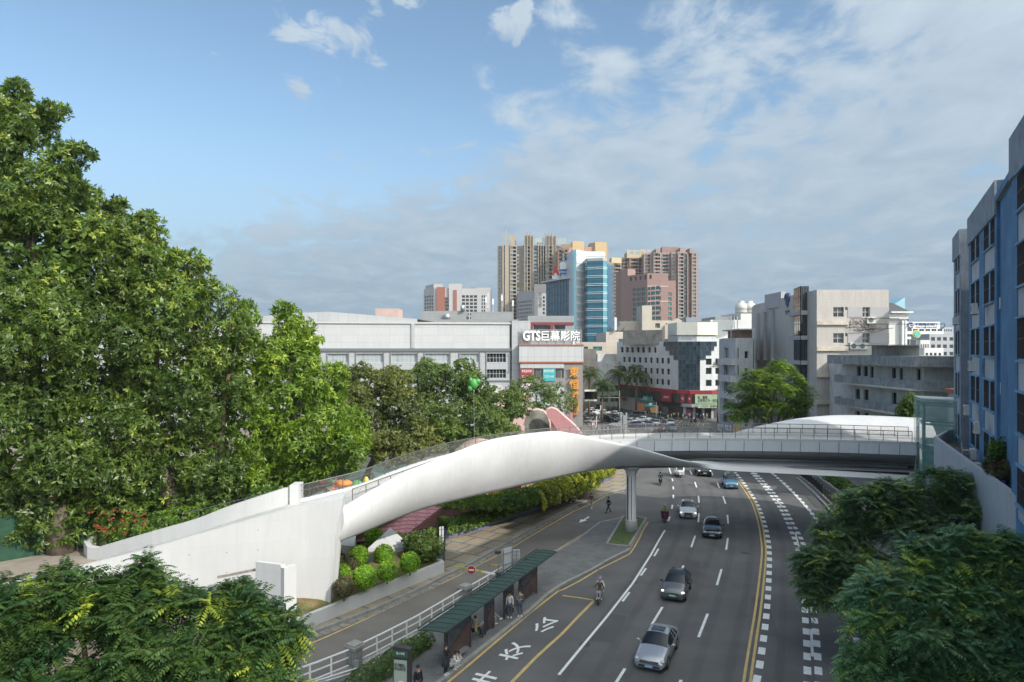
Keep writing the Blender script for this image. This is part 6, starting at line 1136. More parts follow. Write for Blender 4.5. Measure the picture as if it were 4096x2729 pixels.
def pinnate(P, A, rng, m=5, L=.6, n=8, wl=.30, ll=.32, arch=.35, spread=(35, 90), lift=.15):
    """fronds of paired leaflets radiating from each shoot"""
    N = len(P); a = unit(A * np.array([1, 1, .6]) + np.array([0, 0, .55])); u, v = frame(a, rng)
    ph = (np.arange(m)[None] / m * 2 * np.pi + rng.random((N, m)) * 1.0); t = np.radians(rng.uniform(*spread, (N, m)))
    d = unit(np.cos(t)[..., None] * a[:, None] + np.sin(t)[..., None] * (np.cos(ph)[..., None] * u[:, None] + np.sin(ph)[..., None] * v[:, None])); Lf = L * rng.uniform(.7, 1.15, (N, m))
    sd = unit(np.cross(d, np.array([0, 0, 1.0]) + rng.normal(size=d.shape) * .15)); s = (np.arange(n) + .7) / n
    base = P[:, None, None] + d[:, :, None] * (s[None, None] * Lf[..., None])[..., None]; base[..., 2] += (lift * s[None, None] - arch * s[None, None] ** 2) * Lf[..., None]
    out = []
    prof = ll * np.sin(np.pi * (.12 + .8 * s)) ** .7
    for sg in (-1, 1):
        ld = sd * sg; dd = ld[:, :, None] * .95 + d[:, :, None] * .30 + np.array([0, 0, -.30]) + rng.normal(size=base.shape) * .09; dd = unit(dd); l = (Lf[..., None] * prof[None, None])[..., None]
        fw = unit(np.cross(dd, np.array([0, 0, 1.0]))) * (l * wl / 2)
        out.append(np.stack([base, base + dd * l * .45 + fw, base + dd * l + np.array([0, 0, -.08]) * l, base + dd * l * .45 - fw], -2))
    Q = np.stack(out, 3).reshape(-1, 4, 3); return Q, m * n * 2
def crown(blobs, rng, nsub=9, sr=.42, dens=1.0, back=.55, up=.15, hollow=.72):
    """leaf-bearing points on bumpy sub-clumps round the blobs; blobs = rows (x,y,z,rx,ry,rz)"""
    B = np.asarray(blobs, float); P, N = [], []
    for b in B:
        k = max(5, int(nsub)); dr = unit(rng.normal(size=(k * 3, 3))); dr = dr[(dr[:, 1] < back)][:k]
        c = b[:3] + dr * b[3:] * rng.uniform(.55, .92, (len(dr), 1)); r = sr * b[3:] * rng.uniform(.7, 1.25, (len(dr), 1))
        for ci, ri in zip(c, r):
            area = 4 * np.pi * ((ri[0] * ri[1] + ri[1] * ri[2] + ri[0] * ri[2]) / 3); n = int(area * dens) + 4
            nn = unit(rng.normal(size=(n, 3)) + np.array([0, 0, up])); pp = ci + nn * ri * (1 - .38 * rng.random((n, 1)) ** 1.6); P.append(pp); N.append(unit(nn / ri))
    P = np.vstack(P); N = np.vstack(N); keep = np.ones(len(P), bool)
    for b in B: keep &= (((P - b[:3]) / (b[3:] * hollow)) ** 2).sum(1) > rng.uniform(.55, 1.0, len(P))
    return P[keep], N[keep]
def fol(name, parent, blobs, m, rng, kind='ros', dens=4.0, yf=.1, nsub=9, sr=.42, kw=None, loc=None, back=.55, hollow=.72, ground=None, fill=.35):
    P, N = crown(blobs, rng, nsub, sr, dens, back, hollow=hollow)
    if ground is not None: k = P[:, 2] > ground; P, N = P[k], N[k]
    Q, per = (rosettes if kind == 'ros' else pinnate)(P, N, rng, **(kw or {}))
    cz = np.percentile(P[:, 2], 60); t = np.where((rng.random(len(P)) < yf) & ((P[:, 2] > cz) | (rng.random(len(P)) < .4)) & (N[:, 2] > -.2), rng.uniform(.55, 1.0, len(P)), rng.random(len(P)) * .18)
    tint = np.repeat(t, per)
    if fill:
        B = np.asarray(blobs, float); k = np.maximum(6, (fill * dens * 4 * np.pi * B[:, 3] * B[:, 5] * .45).astype(int)); P2 = np.concatenate([b_[:3] + unit(rng.normal(size=(n_, 3))) * b_[3:] * rng.uniform(.30, .70, (n_, 1)) for b_, n_ in zip(B, k)]); kw2 = dict(kw or {}); kw2['L'] = kw2.get('L', .4) * 1.5
        if kind == 'ros': kw2['W'] = kw2.get('W', .14) * 1.9
        else: kw2['L'] /= 1.5
        Q2, per2 = (rosettes if kind == 'ros' else pinnate)(P2, unit(rng.normal(size=P2.shape)), rng, **kw2); Q = np.concatenate([Q, Q2]); tint = np.concatenate([tint, np.zeros(len(Q2))])
    if parent: Q = Q - np.array(parent.location)[None, None]
    o = bpy.data.objects.new(name, quadmesh(name, Q, tint, m)); COL.objects.link(o)
    if parent: o.parent = parent
    return o
def pb(u, v, Y, ru, rv, ry=None, c='V'):
    """blob from the photo: centre and radii in pixels of crop c, at distance Y"""
    p = at(c, u, v, Y); k = CR[c][2] * Y / FOC; return (p.x, p.y, p.z, ru * k, ry or (ru + rv) / 2 * k * .9, rv * k)
M_bark = mat('bark', (.13, .10, .075), .95, var=.35, vs=3, bump=1, bs=9, stretch=(1, 1, .3)); M_bark2 = mat('pale_bark', (.24, .21, .18), .95, var=.3, vs=3, bump=.8, bs=9)
def limbs(name, parent, base, blobs, r0, rng, m=None, nl=None):
    """tapered trunk and limbs reaching into the blobs"""
    b = MB(); base = Vector(base); B = list(blobs); rng.shuffle(B); cen = sum((Vector(q[:3]) for q in B), Vector()) / len(B); low = min(q[2] - q[5] for q in B); fork = base.lerp(Vector((cen.x, cen.y, max(low, base.z + 1.5))), .55); fork.z = max(base.z + 1.2, base.z + (cen.z - base.z) * .35)
    b.tube([base, base.lerp(fork, .5) + Vector((rng.normal() * .15, rng.normal() * .15, 0)), fork], [r0 * 1.25, r0, r0 * .85], 9)
    for q in B[:nl or 7]:
        e = Vector(q[:3]); mid = fork.lerp(e, .5) + Vector((rng.normal() * .3, rng.normal() * .3, .3)); b.tube([fork, mid, e], [r0 * .6, r0 * .35, r0 * .12], 6)
        for k in range(3): d = Vector(rng.normal(size=3)); d.normalize(); b.tube([mid.lerp(e, .4), e + Vector((d.x * q[3] * .8, d.y * q[4] * .8, d.z * q[5] * .8))], [r0 * .2, r0 * .05], 5)
    return b.build(name, m or M_bark, parent, True, smooth=True)
L_fig = leafmat('fig_leaf', (.078, .140, .032), (.28, .35, .075), rough=.38, cs=.25); L_mango = leafmat('bright_leaf', (.135, .235, .03), (.33, .42, .06), rough=.45, cs=.35)
L_olive = leafmat('dull_leaf', (.115, .145, .045), (.22, .23, .07), rough=.6, cs=.2); L_mid = leafmat('mid_green_leaf', (.095, .155, .045), (.19, .25, .07), rough=.55, cs=.25)
L_near = leafmat('near_frond', (.034, .086, .034), (.30, .38, .06), rough=.42, cs=.5, clump=.28); L_rt = leafmat('right_frond', (.115, .25, .15), (.42, .52, .14), rough=.42, cs=.5, clump=.28); L_rtd = leafmat('dark_frond', (.095, .185, .11), (.42, .52, .14), rough=.45, cs=.5, clump=.28)
L_round = leafmat('street_tree_leaf', (.095, .185, .035), (.33, .42, .07), rough=.5, cs=.35); L_palm = leafmat('palm_leaf', (.045, .080, .030), (.11, .15, .05), rough=.5, cs=.3)
L_hedge = leafmat('hedge_leaf', (.075, .155, .028), (.20, .29, .04), rough=.5, cs=.6); L_hedgey = leafmat('yellow_hedge_leaf', (.15, .20, .018), (.42, .40, .04), rough=.5, cs=.6); L_ball = leafmat('ball_bush_leaf', (.15, .31, .02), (.26, .42, .04), rough=.5, cs=1.5); L_brown = leafmat('brown_bush_leaf', (.085, .075, .050), (.14, .12, .06), rough=.7, cs=1.5); L_red = leafmat('red_flower', (.26, .035, .02), (.40, .08, .04), rough=.6)
def tree(name, label, base, blobs, m, kind='ros', r0=.35, seed=1, dens=4, yf=.1, nsub=9, sr=.42, kw=None, group=None, bark=None, back=.55, hollow=.72, cat='tree', nl=None):
    rng = np.random.default_rng(seed); e = thing(name, label, cat, base, 0, group); limbs('trunk', e, base, blobs, r0, rng, bark, nl)
    fol('crown', e, blobs, m, rng, kind, dens, yf, nsub, sr, kw, back=back, hollow=hollow); return e
FG = dict(k=9, L=.42, W=.135)
bl = [pb(15, 300, 50, 105, 100), pb(75, 430, 50, 115, 110), pb(35, 215, 50, 30, 32), pb(125, 262, 50, 34, 22), pb(175, 352, 50, 42, 20), pb(160, 420, 50, 40, 25), pb(100, 600, 50, 150, 130), pb(60, 800, 50, 190, 190), pb(30, 1010, 50, 170, 150), pb(-150, 500, 50, 200, 260), pb(-150, 900, 50, 180, 260), pb(150, 1080, 51, 110, 90), pb(60, 1150, 52, 150, 70), pb(100, 1215, 51, 95, 42), pb(-10, 1225, 51, 90, 50), pb(-60, 1130, 52, 120, 90)]
tree('fig_tree', 'tallest broad-leaved fig tree filling the left edge of the picture', (-34, 51.5, PZ), bl, L_fig, r0=.8, seed=3, dens=4.4, yf=.18, nsub=17, sr=.30, kw=FG)
bl = [pb(190, 500, 54, 75, 65), pb(275, 480, 54, 32, 26), pb(335, 515, 54, 36, 24), pb(375, 590, 54, 40, 28), pb(225, 620, 54, 130, 125), pb(330, 620, 54, 80, 90), pb(370, 720, 54, 95, 100), pb(240, 820, 54, 160, 170), pb(250, 1010, 54, 150, 130), pb(270, 1110, 54, 130, 75)]
tree('fig_tree', 'second fig tree, a step lower to the right of the tallest one', (-26, 55.5, PZ), bl, L_fig, r0=.7, seed=4, dens=4.4, yf=.18, nsub=16, sr=.31, kw=FG)
bl = [pb(420, 640, 57, 45, 55), pb(440, 610, 57, 36, 26), pb(475, 665, 57, 34, 26), pb(470, 750, 57, 90, 85), pb(545, 770, 57, 45, 60), pb(450, 900, 57, 130, 130), pb(420, 1050, 57, 110, 90), pb(440, 1110, 56, 120, 60), pb(520, 1060, 57, 70, 70)]
tree('fig_tree', 'third and lowest fig tree, dark behind the ramp parapet', (-23, 58, PZ), bl, L_mango if 0 else L_fig, r0=.6, seed=5, dens=3.6, yf=.2, nsub=16, sr=.32, kw=FG)
bl = [pb(565, 740, 61, 32, 48), pb(550, 820, 61, 60, 60), pb(670, 755, 61, 42, 52), pb(650, 830, 61, 72, 55), pb(700, 815, 61, 30, 45), pb(740, 895, 61, 60, 70), pb(640, 920, 61, 115, 90), pb(560, 980, 60, 90, 110), pb(700, 1000, 60, 115, 90), pb(800, 1035, 60, 48, 55), pb(770, 930, 61, 35, 60), pb(590, 1090, 58, 60, 50), pb(648, 715, 61, 22, 18), pb(720, 790, 61, 24, 22), pb(680, 1075, 60, 70, 40), pb(760, 1060, 61, 60, 38)]
tree('broadleaf_tree', 'bright yellow-green tree with a small raised top, behind the start of the footbridge', (-21, 60.5, PZ), bl, L_mango, r0=.55, seed=6, dens=4.6, yf=.22, nsub=15, sr=.34, kw=dict(k=8, L=.42, W=.14, droop=.5), bark=M_bark2)
MK = dict(k=7, L=.34, W=.17, droop=.5)
bl = [pb(790, 880, 78, 45, 40), pb(850, 890, 78, 60, 55), pb(905, 880, 78, 50, 45), pb(830, 970, 76, 70, 70), pb(930, 940, 77, 60, 60), pb(890, 1020, 75, 80, 50), pb(960, 1010, 75, 55, 45)]
tree('park_tree', 'dull olive rounded tree between the bright tree and the fuller green one', (-17, 79, PZ), bl, L_olive, r0=.35, seed=7, dens=5.5, yf=.12, nsub=15, sr=.34, kw=MK, group='trees of the park')
bl = [pb(985, 880, 84, 50, 45), pb(1050, 865, 84, 60, 42), pb(1095, 910, 84, 50, 50), pb(1010, 960, 82, 75, 60), pb(1100, 980, 82, 65, 45), pb(1060, 1010, 80, 70, 35)]
tree('park_tree', 'fuller mid-green park tree standing in front of the mall windows', (-8, 86, PZ), bl, L_mid, r0=.35, seed=8, dens=5.5, yf=.1, nsub=15, sr=.34, kw=MK, group='trees of the park')
bl = [pb(1140, 925, 92, 40, 36), pb(1160, 965, 90, 38, 30), pb(1188, 935, 92, 30, 30), pb(1150, 995, 88, 45, 22)]
tree('park_tree', 'low park tree against the painted curved wall', (-1.5, 92, PZ), bl, L_mid, r0=.25, seed=9, dens=5.5, yf=.1, nsub=14, sr=.36, kw=MK, group='trees of the park')
bl = [pb(1190, 888, 108, 28, 14), pb(1225, 880, 108, 34, 16), pb(1275, 900, 108, 40, 20), pb(1230, 905, 107, 45, 16), pb(1180, 912, 106, 25, 14), pb(1302, 930, 106, 26, 18), pb(1255, 930, 106, 40, 14)]
tree('spreading_tree', 'open spreading tree with bare limbs below, in front of the cinema block', (4.6, 108, 0), bl, L_mid, r0=.22, seed=10, dens=3.4, yf=.15, nsub=12, sr=.4, kw=dict(k=7, L=.30, W=.12), nl=7)
bl = [pb(1740, 875, 100, 32, 22), pb(1785, 858, 100, 38, 24), pb(1820, 885, 100, 32, 24), pb(1715, 910, 99, 42, 30), pb(1770, 905, 97, 52, 32), pb(1838, 912, 99, 30, 26), pb(1755, 940, 98, 60, 24), pb(1700, 945, 98, 32, 18), pb(1820, 938, 99, 36, 18)]
tree('street_tree', 'round leafy tree with light tips in front of the telecom block', (37.8, 101, 0), bl, L_round, kind='pin', r0=.3, seed=11, dens=2.0, yf=.22, nsub=11, sr=.42, kw=dict(m=5, L=.85, n=6, wl=.5, ll=.34), nl=7)
NK = dict(m=7, L=.76, n=9, wl=.46, ll=.29, arch=.45)
bl = [pb(340, 1335, 23.5, 42, 40), pb(175, 1355, 23, 85, 45), pb(70, 1400, 23, 100, 70), pb(300, 1410, 23, 120, 65), pb(470, 1400, 23, 90, 50), pb(575, 1395, 23, 60, 45), pb(590, 1470, 22.5, 90, 70), pb(430, 1490, 22.5, 150, 90), pb(180, 1510, 22.5, 190, 100), pb(-60, 1480, 23, 130, 120), pb(560, 1580, 22, 130, 90), pb(300, 1620, 22, 220, 100), pb(40, 1640, 22, 200, 100)]
tree('near_tree', 'feathery dark green tree with yellow tips in the lower left corner', (-14.5, 23.5, 0), bl, L_near, kind='pin', r0=.3, seed=12, dens=2.6, yf=.09, nsub=13, sr=.34, kw=NK, back=.8, hollow=.70)
bl = [pb(2150, 1120, 43, 85, 42), pb(2060, 1150, 42, 70, 42), pb(1990, 1165, 42, 55, 36), pb(2240, 1150, 42, 80, 55), pb(2310, 1200, 41, 75, 60), pb(1940, 1225, 42, 65, 45), pb(2090, 1215, 42, 100, 55), pb(2200, 1230, 41, 95, 60), pb(1905, 1290, 41, 60, 42), pb(1895, 1345, 40.5, 50, 40), pb(1975, 1290, 41, 60, 30)]
tree('kerbside_tree', 'dark feathery tree beyond the nearer one at the lower right', (32.5, 41.5, 0), bl, L_rtd, kind='pin', r0=.25, seed=13, dens=1.6, yf=.2, nsub=12, sr=.36, kw=dict(m=7, L=1.0, n=8, wl=.48, ll=.29, arch=.42), back=.8, nl=9)
bl = [pb(2200, 1270, 30, 70, 42), pb(2140, 1290, 30, 60, 40), pb(2300, 1290, 30, 80, 60), pb(2060, 1385, 29.5, 85, 55), pb(2180, 1370, 29, 100, 60), pb(2300, 1400, 29, 100, 80), pb(2020, 1460, 29, 62, 60), pb(2130, 1470, 28.5, 110, 75), pb(2270, 1520, 28, 130, 90), pb(2010, 1550, 28.5, 62, 50), pb(2110, 1590, 28, 110, 70)]
tree('kerbside_tree', 'nearest blue-green feathery tree filling the lower right corner', (21.5, 29.5, 0), bl, L_rt, kind='pin', r0=.28, seed=14, dens=1.9, yf=.22, nsub=13, sr=.36, kw=dict(m=7, L=.92, n=9, wl=.48, ll=.29, arch=.42), back=.8)
# palms
def palm(x, y, z, base, h, R_, label, seed, slim=False, tall=0):
    rng = np.random.default_rng(seed); e = thing('palm_tree', label, 'palm', base, 0, 'palms along the street'); b = MB(); top = Vector((base[0] + .2, base[1], h)); b.tube([Vector(base), Vector(base).lerp(top, .5), top], [.34, .26, .20] if not slim else [.2, .15, .12], 8)
    b.tube([top, top + Vector((0, 0, 1.1))], [.2 if not slim else .12, .1], 8); b.build('trunk', M_bark, e, True, smooth=True)
    P = np.array([[top.x, top.y, top.z + 1.0]] * 1); Q1, per = pinnate(P, np.array([[0, 0, 1.0]]), rng, m=17 if not slim else 9, L=R_, n=26, wl=.14, ll=.30, arch=1.5, spread=(15, 95), lift=.7); Q2, p2 = pinnate(P - np.array([0, 0, .1]), np.array([[0, 0, 1.0]]), rng, m=12, L=R_ * .95, n=26, wl=.15, ll=.30, arch=1.7, spread=(60, 110), lift=.3)
    Q = np.concatenate([Q1, Q2]) if not slim else Q1; t = np.repeat(rng.random(len(Q) // 26 + 9), 26)[:len(Q)] * .6; Q = Q - np.array(base)[None, None]; o = bpy.data.objects.new('crown', quadmesh('crown', Q, t, L_palm)); COL.objects.link(o); o.parent = e
def palm_at(cx_, cy, Y, bx, by, R_, label, seed, slim=False):
    t = at('C', cx_, cy, Y); palm(0, 0, 0, (t.x, Y, 0), t.z - .8, R_, label, seed, slim)
palm_at(435, 845, 163, 435, 1230, 4.4, 'sunlit palm standing nearest, over the parked scooters', 21)
palm_at(620, 690, 192, 610, 1070, 5.2, 'left one of two tall shaded palms before the white tiled building', 22); palm_at(812, 700, 186, 795, 1100, 5.4, 'right one of two tall shaded palms before the white tiled building', 23)
palm_at(290, 700, 180, 260, 1000, 5.0, 'palm rising right beside the cinema block', 24); palm_at(380, 720, 205, 380, 1000, 4.8, 'shaded palm behind the one beside the cinema block', 26); palm_at(1718, 620, 165, 1735, 1000, 3.4, 'slim palm against the right wing of the corner building', 25, True)
# hedges
def hedge(name, label, line, w, z0, z1, m, seed, dens=14, kw=None, yf=.2, cat='hedge'):
    """leafy strip along a ground line: line points carry their own z if given"""
    rng = np.random.default_rng(seed); e = thing(name, label, cat, (line[0][0], line[0][1], z0)); Q, T = polyline([(p[0], p[1]) for p in line], .55); P, N = [], []
    for q, t in zip(Q, T):
        n = int(dens * 1.2 * (w + 2 * (z1 - z0)) ) + 3; a = rng.uniform(0, np.pi, n); nx = np.cos(a); nz = np.abs(np.sin(a)); nr = np.array([-t[1], t[0], 0]); bumpy = 1 + .22 * np.sin(q[0] * 1.9 + seed) * np.cos(q[1] * 1.3) + rng.normal() * .09
        pp = np.array([q[0], q[1], z0])[None] + nr[None] * (nx * w / 2 * bumpy)[:, None] + np.array([0, 0, 1.])[None] * (nz ** .6 * (z1 - z0) * bumpy)[:, None] + np.array([t[0], t[1], 0])[None] * rng.uniform(-.35, .35, (n, 1)); P.append(pp); N.append(unit(nr[None] * nx[:, None] + np.array([0, 0, 1.])[None] * (nz + .2)[:, None]))
    P = np.vstack(P); N = np.vstack(N); Q_, per = rosettes(P, N, rng, **(kw or dict(k=6, L=.24, W=.13))); t = np.where(rng.random(len(P)) < yf, rng.uniform(.5, 1, len(P)), rng.random(len(P)) * .2); Q_ = Q_ - np.array(e.location)[None, None]
    o = bpy.data.objects.new('foliage', quadmesh('foliage', Q_, np.repeat(t, per), m)); COL.objects.link(o); o.parent = e
    b = MB(); rows = []
    for q, t in zip(Q, T): nr = Vector((-t[1], t[0], 0)) * w * .42; c = Vector((q[0], q[1], z0)); rows.append([c - nr, c - nr * .8 + Vector((0, 0, (z1 - z0) * .6)), c + nr * .8 + Vector((0, 0, (z1 - z0) * .6)), c + nr])
    b.grid(rows); b.build('stems', M_twig, e, True); return e
M_twig = mat('twigs', (.050, .085, .022), .95)
inn = lambda pts, d, dz=0: [Vector((p.x - d * .5, p.y + d * .85, 0)) for p in pts]
W0 = PW[1:8]     # the foot of the painted wall
M_blueb = tilemat('blue_painted_block', (.17, .185, .29), (.11, .12, .19), .55, .22, .012, .1, .8, stain=.25, bump=.6); wall('hedge_wall', [(p.x - .12, p.y + .2) for p in W0[1:]] + [(p.x - .1, p.y + .2) for p in PW[8:9]], 0, .95, .3, M_blueb, 'low blue-grey block wall under the trimmed hedge beside the yellow pavement')
hedge('hedge', 'long trimmed hedge on the blue-grey block wall', inn(W0[1:6], .3), 1.5, .65, 1.8, L_hedge, 31, 15, yf=.3); hedge('hedge', 'sunlit yellow end of the trimmed hedge by the pavement', inn(W0[5:7] + PW[8:9], .75), 1.6, .6, 1.9, L_hedgey, 32, 15, yf=.5)
up_ = inn([g('R', 60, 560, 2.6), g('R', 420, 560, 2.6), g('R', 800, 560, 2.6), g('R', 1200, 470, 2.6), g('R', 1500, 380, 2.2), g('R', 1882, 250, 2.2)], .2)
hedge('shrub_bank', 'upper bank of loose green shrubs above the pink wall', up_[:4], 1.8, PZ - .1, PZ + 1.0, L_hedge, 33, 12, dict(k=7, L=.3, W=.12), cat='shrubs'); hedge('shrub_bank', 'bright yellow-green shrubs at the far end of the bank under the bridge', up_[3:] + [Vector((11, 95, 0))], 2.6, 1.6, 3.6, L_hedgey, 34, 12, dict(k=7, L=.3, W=.12), yf=.3, cat='shrubs')
# pink stone-faced slope
M_pinkw = tilemat('pink_stone_face', (.42, .19, .215), (.27, .115, .14), .85, .26, .03, .10, .8, stain=.12, bump=1.6, off=.5); lo_ = [g('I', 640, 1010, .8), g('I', 1100, 955, .8), g('I', 1450, 860, .8), g('I', 1900, 730, 1.2), g('I', 2000, 712, 1.6)]; hi_ = [Vector((-13.2, 62.5, PZ + .25)), Vector((-9.3, 66, PZ + .35)), g('I', 1450, 684, PZ + .35), g('I', 1700, 706, PZ), g('I', 2010, 700, 2.0)]
b = MB(); b.grid([[tuple(p) for p in lo_], [tuple(p) for p in hi_]]); b.grid([[tuple(p) for p in hi_], [(p.x - .2, p.y + .4, p.z) for p in hi_]]); tag(b.build('stone_faced_slope', M_pinkw), 'pink stone-faced sloping wall under the footbridge shell', 'retaining wall')
# flower bed under the shell and bushes
hedge('flower_bed', 'low mixed bed with small red flowers at the foot of the pink slope', [g('I', 780, 1010, .4), g('I', 1000, 1000, .4), g('I', 1250, 940, .4), g('I', 1440, 880, .4)], 1.6, .3, .9, L_hedge, 35, 14, yf=.5, cat='flower bed')
rng = np.random.default_rng(40)
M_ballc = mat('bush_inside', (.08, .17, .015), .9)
def bush(label, c, r, m, seed, dens=90, L=.13, squash=1.0, grp='round bushes in the planter', name='ball_bush'):
    rng = np.random.default_rng(seed); e = thing(name, label, 'bush', (c[0], c[1], c[2] - r * squash), 0, grp); n = int(4 * np.pi * r * r * dens); nn = unit(rng.normal(size=(n, 3))); P = np.array(c)[None] + nn * r * np.array([1, 1, squash]) * (1 - .16 * rng.random((n, 1)))
    Q, per = rosettes(P, nn, rng, k=5, L=L, W=L * .55); Q = Q - np.array(e.location)[None, None]; o = bpy.data.objects.new('foliage', quadmesh('foliage', Q, np.repeat(rng.random(n) * .6, per), m)); COL.objects.link(o); o.parent = e
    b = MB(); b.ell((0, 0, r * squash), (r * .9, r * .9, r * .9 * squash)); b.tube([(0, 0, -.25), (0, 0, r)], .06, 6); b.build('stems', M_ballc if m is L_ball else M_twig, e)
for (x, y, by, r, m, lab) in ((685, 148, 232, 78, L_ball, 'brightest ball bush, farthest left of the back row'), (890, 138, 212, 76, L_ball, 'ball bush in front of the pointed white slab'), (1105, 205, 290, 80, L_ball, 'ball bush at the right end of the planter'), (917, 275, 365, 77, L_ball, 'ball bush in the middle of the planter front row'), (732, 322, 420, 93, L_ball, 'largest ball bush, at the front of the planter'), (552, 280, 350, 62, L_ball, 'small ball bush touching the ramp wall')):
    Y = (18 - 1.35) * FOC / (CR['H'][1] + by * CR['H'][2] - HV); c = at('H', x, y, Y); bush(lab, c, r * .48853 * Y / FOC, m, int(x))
for (x, y, by, r, sq, lab) in ((565, 408, 492, 84, .95, 'dark brown-green clipped bush at the front left of the planter'), (518, 165, 225, 45, 1, 'dry brown bush against the ramp wall'), (618, 225, 280, 58, 1, 'brown bush between the green ball bushes')):
    Y = (18 - 1.35) * FOC / (CR['H'][1] + by * CR['H'][2] - HV); c = at('H', x, y, Y); bush(lab, c, r * .48853 * Y / FOC, L_brown, int(x), squash=sq)
def shrub(label, c, rx, rz, m, seed, L=.3, dens=8, name='shrub', cat='shrub', yf=.2, kw=None):
    rng = np.random.default_rng(seed); e = thing(name, label, cat, (c[0], c[1], c[2] - rz)); bl = [(c[0] + rng.normal() * rx * .3, c[1] + rng.normal() * rx * .3, c[2] + rng.normal() * rz * .25, rx * .7, rx * .7, rz * .75) for _ in range(4)]; fol('foliage', e, bl, m, rng, 'ros', dens, yf, 8, .5, kw or dict(k=7, L=L, W=L * .4), back=1, hollow=.5)
    b = MB()
    for q in bl: b.tube([(c[0], c[1], c[2] - rz * 1.5), tuple(q[:3])], [.05, .02], 5)
    b.build('stems', M_bark, e, True)
shrub('wispy dark green shrub at the tip of the planter beside the blank traffic sign', tuple(at('I', 1270, 1030, 54.5)), 1.45, 1.5, L_mid, 50, .26, 9); shrub('pale green round shrub under the shell', tuple(at('I', 870, 960, 56)), .75, .8, L_ball, 51, .2, 14); shrub('dark shrub rising beside the pale round one under the shell', tuple(at('I', 830, 920, 57.5)), .6, 1.2, L_mid, 52, .2, 12)
# red-flowered hedge behind the ramp parapet
hl_ = [Vector((-32, 53.8, 0)), Vector((-28, 52.3, 0)), Vector((-24.5, 52.2, 0)), Vector((-21, 51.6, 0)), Vector((-18.5, 50.3, 0)), Vector((-16.6, 50.1, 0))]
hedge('flowering_shrubs', 'bank of shrubs with red flowers behind the ramp parapet', hl_, 2.6, PZ + .2, PZ + 3.0, L_hedge, 36, 10, dict(k=7, L=.26, W=.11), cat='shrubs'); hedge('flowering_shrubs', 'taller shrubs behind the upper end of the ramp parapet', [Vector((-20, 53.5, 0)), Vector((-17.5, 51.8, 0)), Vector((-16.2, 51.2, 0))], 2.2, 4.6, 7.0, L_hedge, 37, 9, dict(k=7, L=.28, W=.11), cat='shrubs')
hedge('undergrowth', 'dark undergrowth closing the view below the fig trees', [Vector((-52, 58, 0)), Vector((-36, 60, 0)), Vector((-26, 62, 0)), Vector((-17.5, 64, 0))], 3.0, PZ - .2, PZ + 3.4, L_mid, 41, 5, dict(k=7, L=.4, W=.18), cat='shrubs')
P = []; rng = np.random.default_rng(8)
for _ in range(26): c = at('J', rng.uniform(600, 980), rng.uniform(240, 400), 50.9); P += [np.array(c) + rng.normal(size=3) * .11 for _ in range(4)]
Q, per = rosettes(np.array(P), unit(np.array(P) * 0 + np.array([0, -.7, .7])), rng, k=5, L=.11, W=.07); o = bpy.data.objects.new('flower_cluster', quadmesh('flower_cluster', Q, rng.random(len(Q)), L_red)); COL.objects.link(o); tag(o, 'scattered red blossoms on the shrubs behind the ramp parapet', 'flowers', kind='stuff')
# hedge strip beside the bus shelter and beyond the right kerb
hs_ = [g('H', 640, 1240, .5), g('H', 860, 1090, .5), g('H', 1040, 965, .5), g('H', 1250, 830, .5)]
hedge('hedge', 'dark clipped hedge between the white railing and the bus shelter', [Vector((p.x, p.y, 0)) for p in hs_], .95, .15, 1.0, L_near, 38, 34, dict(k=5, L=.11, W=.06), yf=.05)
hs2 = [g('K', 490, 250, 1.2), g('K', 600, 320, 1.2), g('K', 700, 400, 1.2)]; hedge('hedge', 'dark hedge behind the rough stone wall across the road', [Vector((p.x + .6, p.y, 0)) for p in hs2], 1.6, .7, 1.6, L_hedge, 39, 20, dict(k=5, L=.16, W=.09), yf=.05)
shrub('small leafy tree tip beside the lift tower', tuple(at('P', 185, 660, 75)), 1.3, 1.4, L_mid, 53, .3, 5); shrub('green creeper hanging over the podium edge', tuple(at('P', 1010, 1080, 39.6)), .55, 1.0, L_hedge, 54, .16, 22); shrub('dry brown weeds on the podium', tuple(at('P', 960, 1190, 39.0)), .9, .5, L_brown, 55, .3, 10)
# ------------------------------------------------------------------ street furniture
M_iron = mat('dark_brown_steel', (.055, .045, .045), .5, .3); M_groof = mat('green_roof_sheet', (.036, .066, .060), .8, var=.12, vs=1.2, spec=.25); M_wrail = mat('white_rail_paint', (.62, .62, .62), .55, var=.06, vs=2, stain=.12, ss=2); M_gal = mat('galvanised', (.32, .33, .34), .45, .5); M_blk = mat('black_rubber', (.015, .015, .016), .7)
# bus shelter
rf = [g('H', 1385, 775, 2.5), g('H', 2300, 115, 2.5), g('H', 2120, 108, 2.72), g('H', 1170, 750, 2.72)]; A0, A1, A2, A3 = rf
sd = (A1 - A0); SL = sd.length; sd.normalize(); sn = (A3 - A0); SWd = Vector((sn.x, sn.y, 0)).length; sn = Vector((sn.x, sn.y, 0)).normalized()
bs = thing('bus_shelter', 'long bus shelter with a green ribbed roof and dark advertising panels', 'bus shelter', (A0.x, A0.y, .15))
P_ = lambda s, t, z: Vector((A0.x, A0.y, 0)) + sd * s + sn * t + Vector((0, 0, z))
b = MB(); rows = []
for s in np.linspace(0, SL, 29):
    rows.append([P_(s, t, 2.48 + .16 * math.sin(min(1, t / SWd) * math.pi * .62)) for t in np.linspace(-.05, SWd, 7)] + [P_(s, t, 2.44 + .16 * math.sin(min(1, t / SWd) * math.pi * .62)) for t in np.linspace(SWd, -.05, 7)])
b.grid(rows, True); b.build('roof', M_groof, bs, True, smooth=True); b = MB()
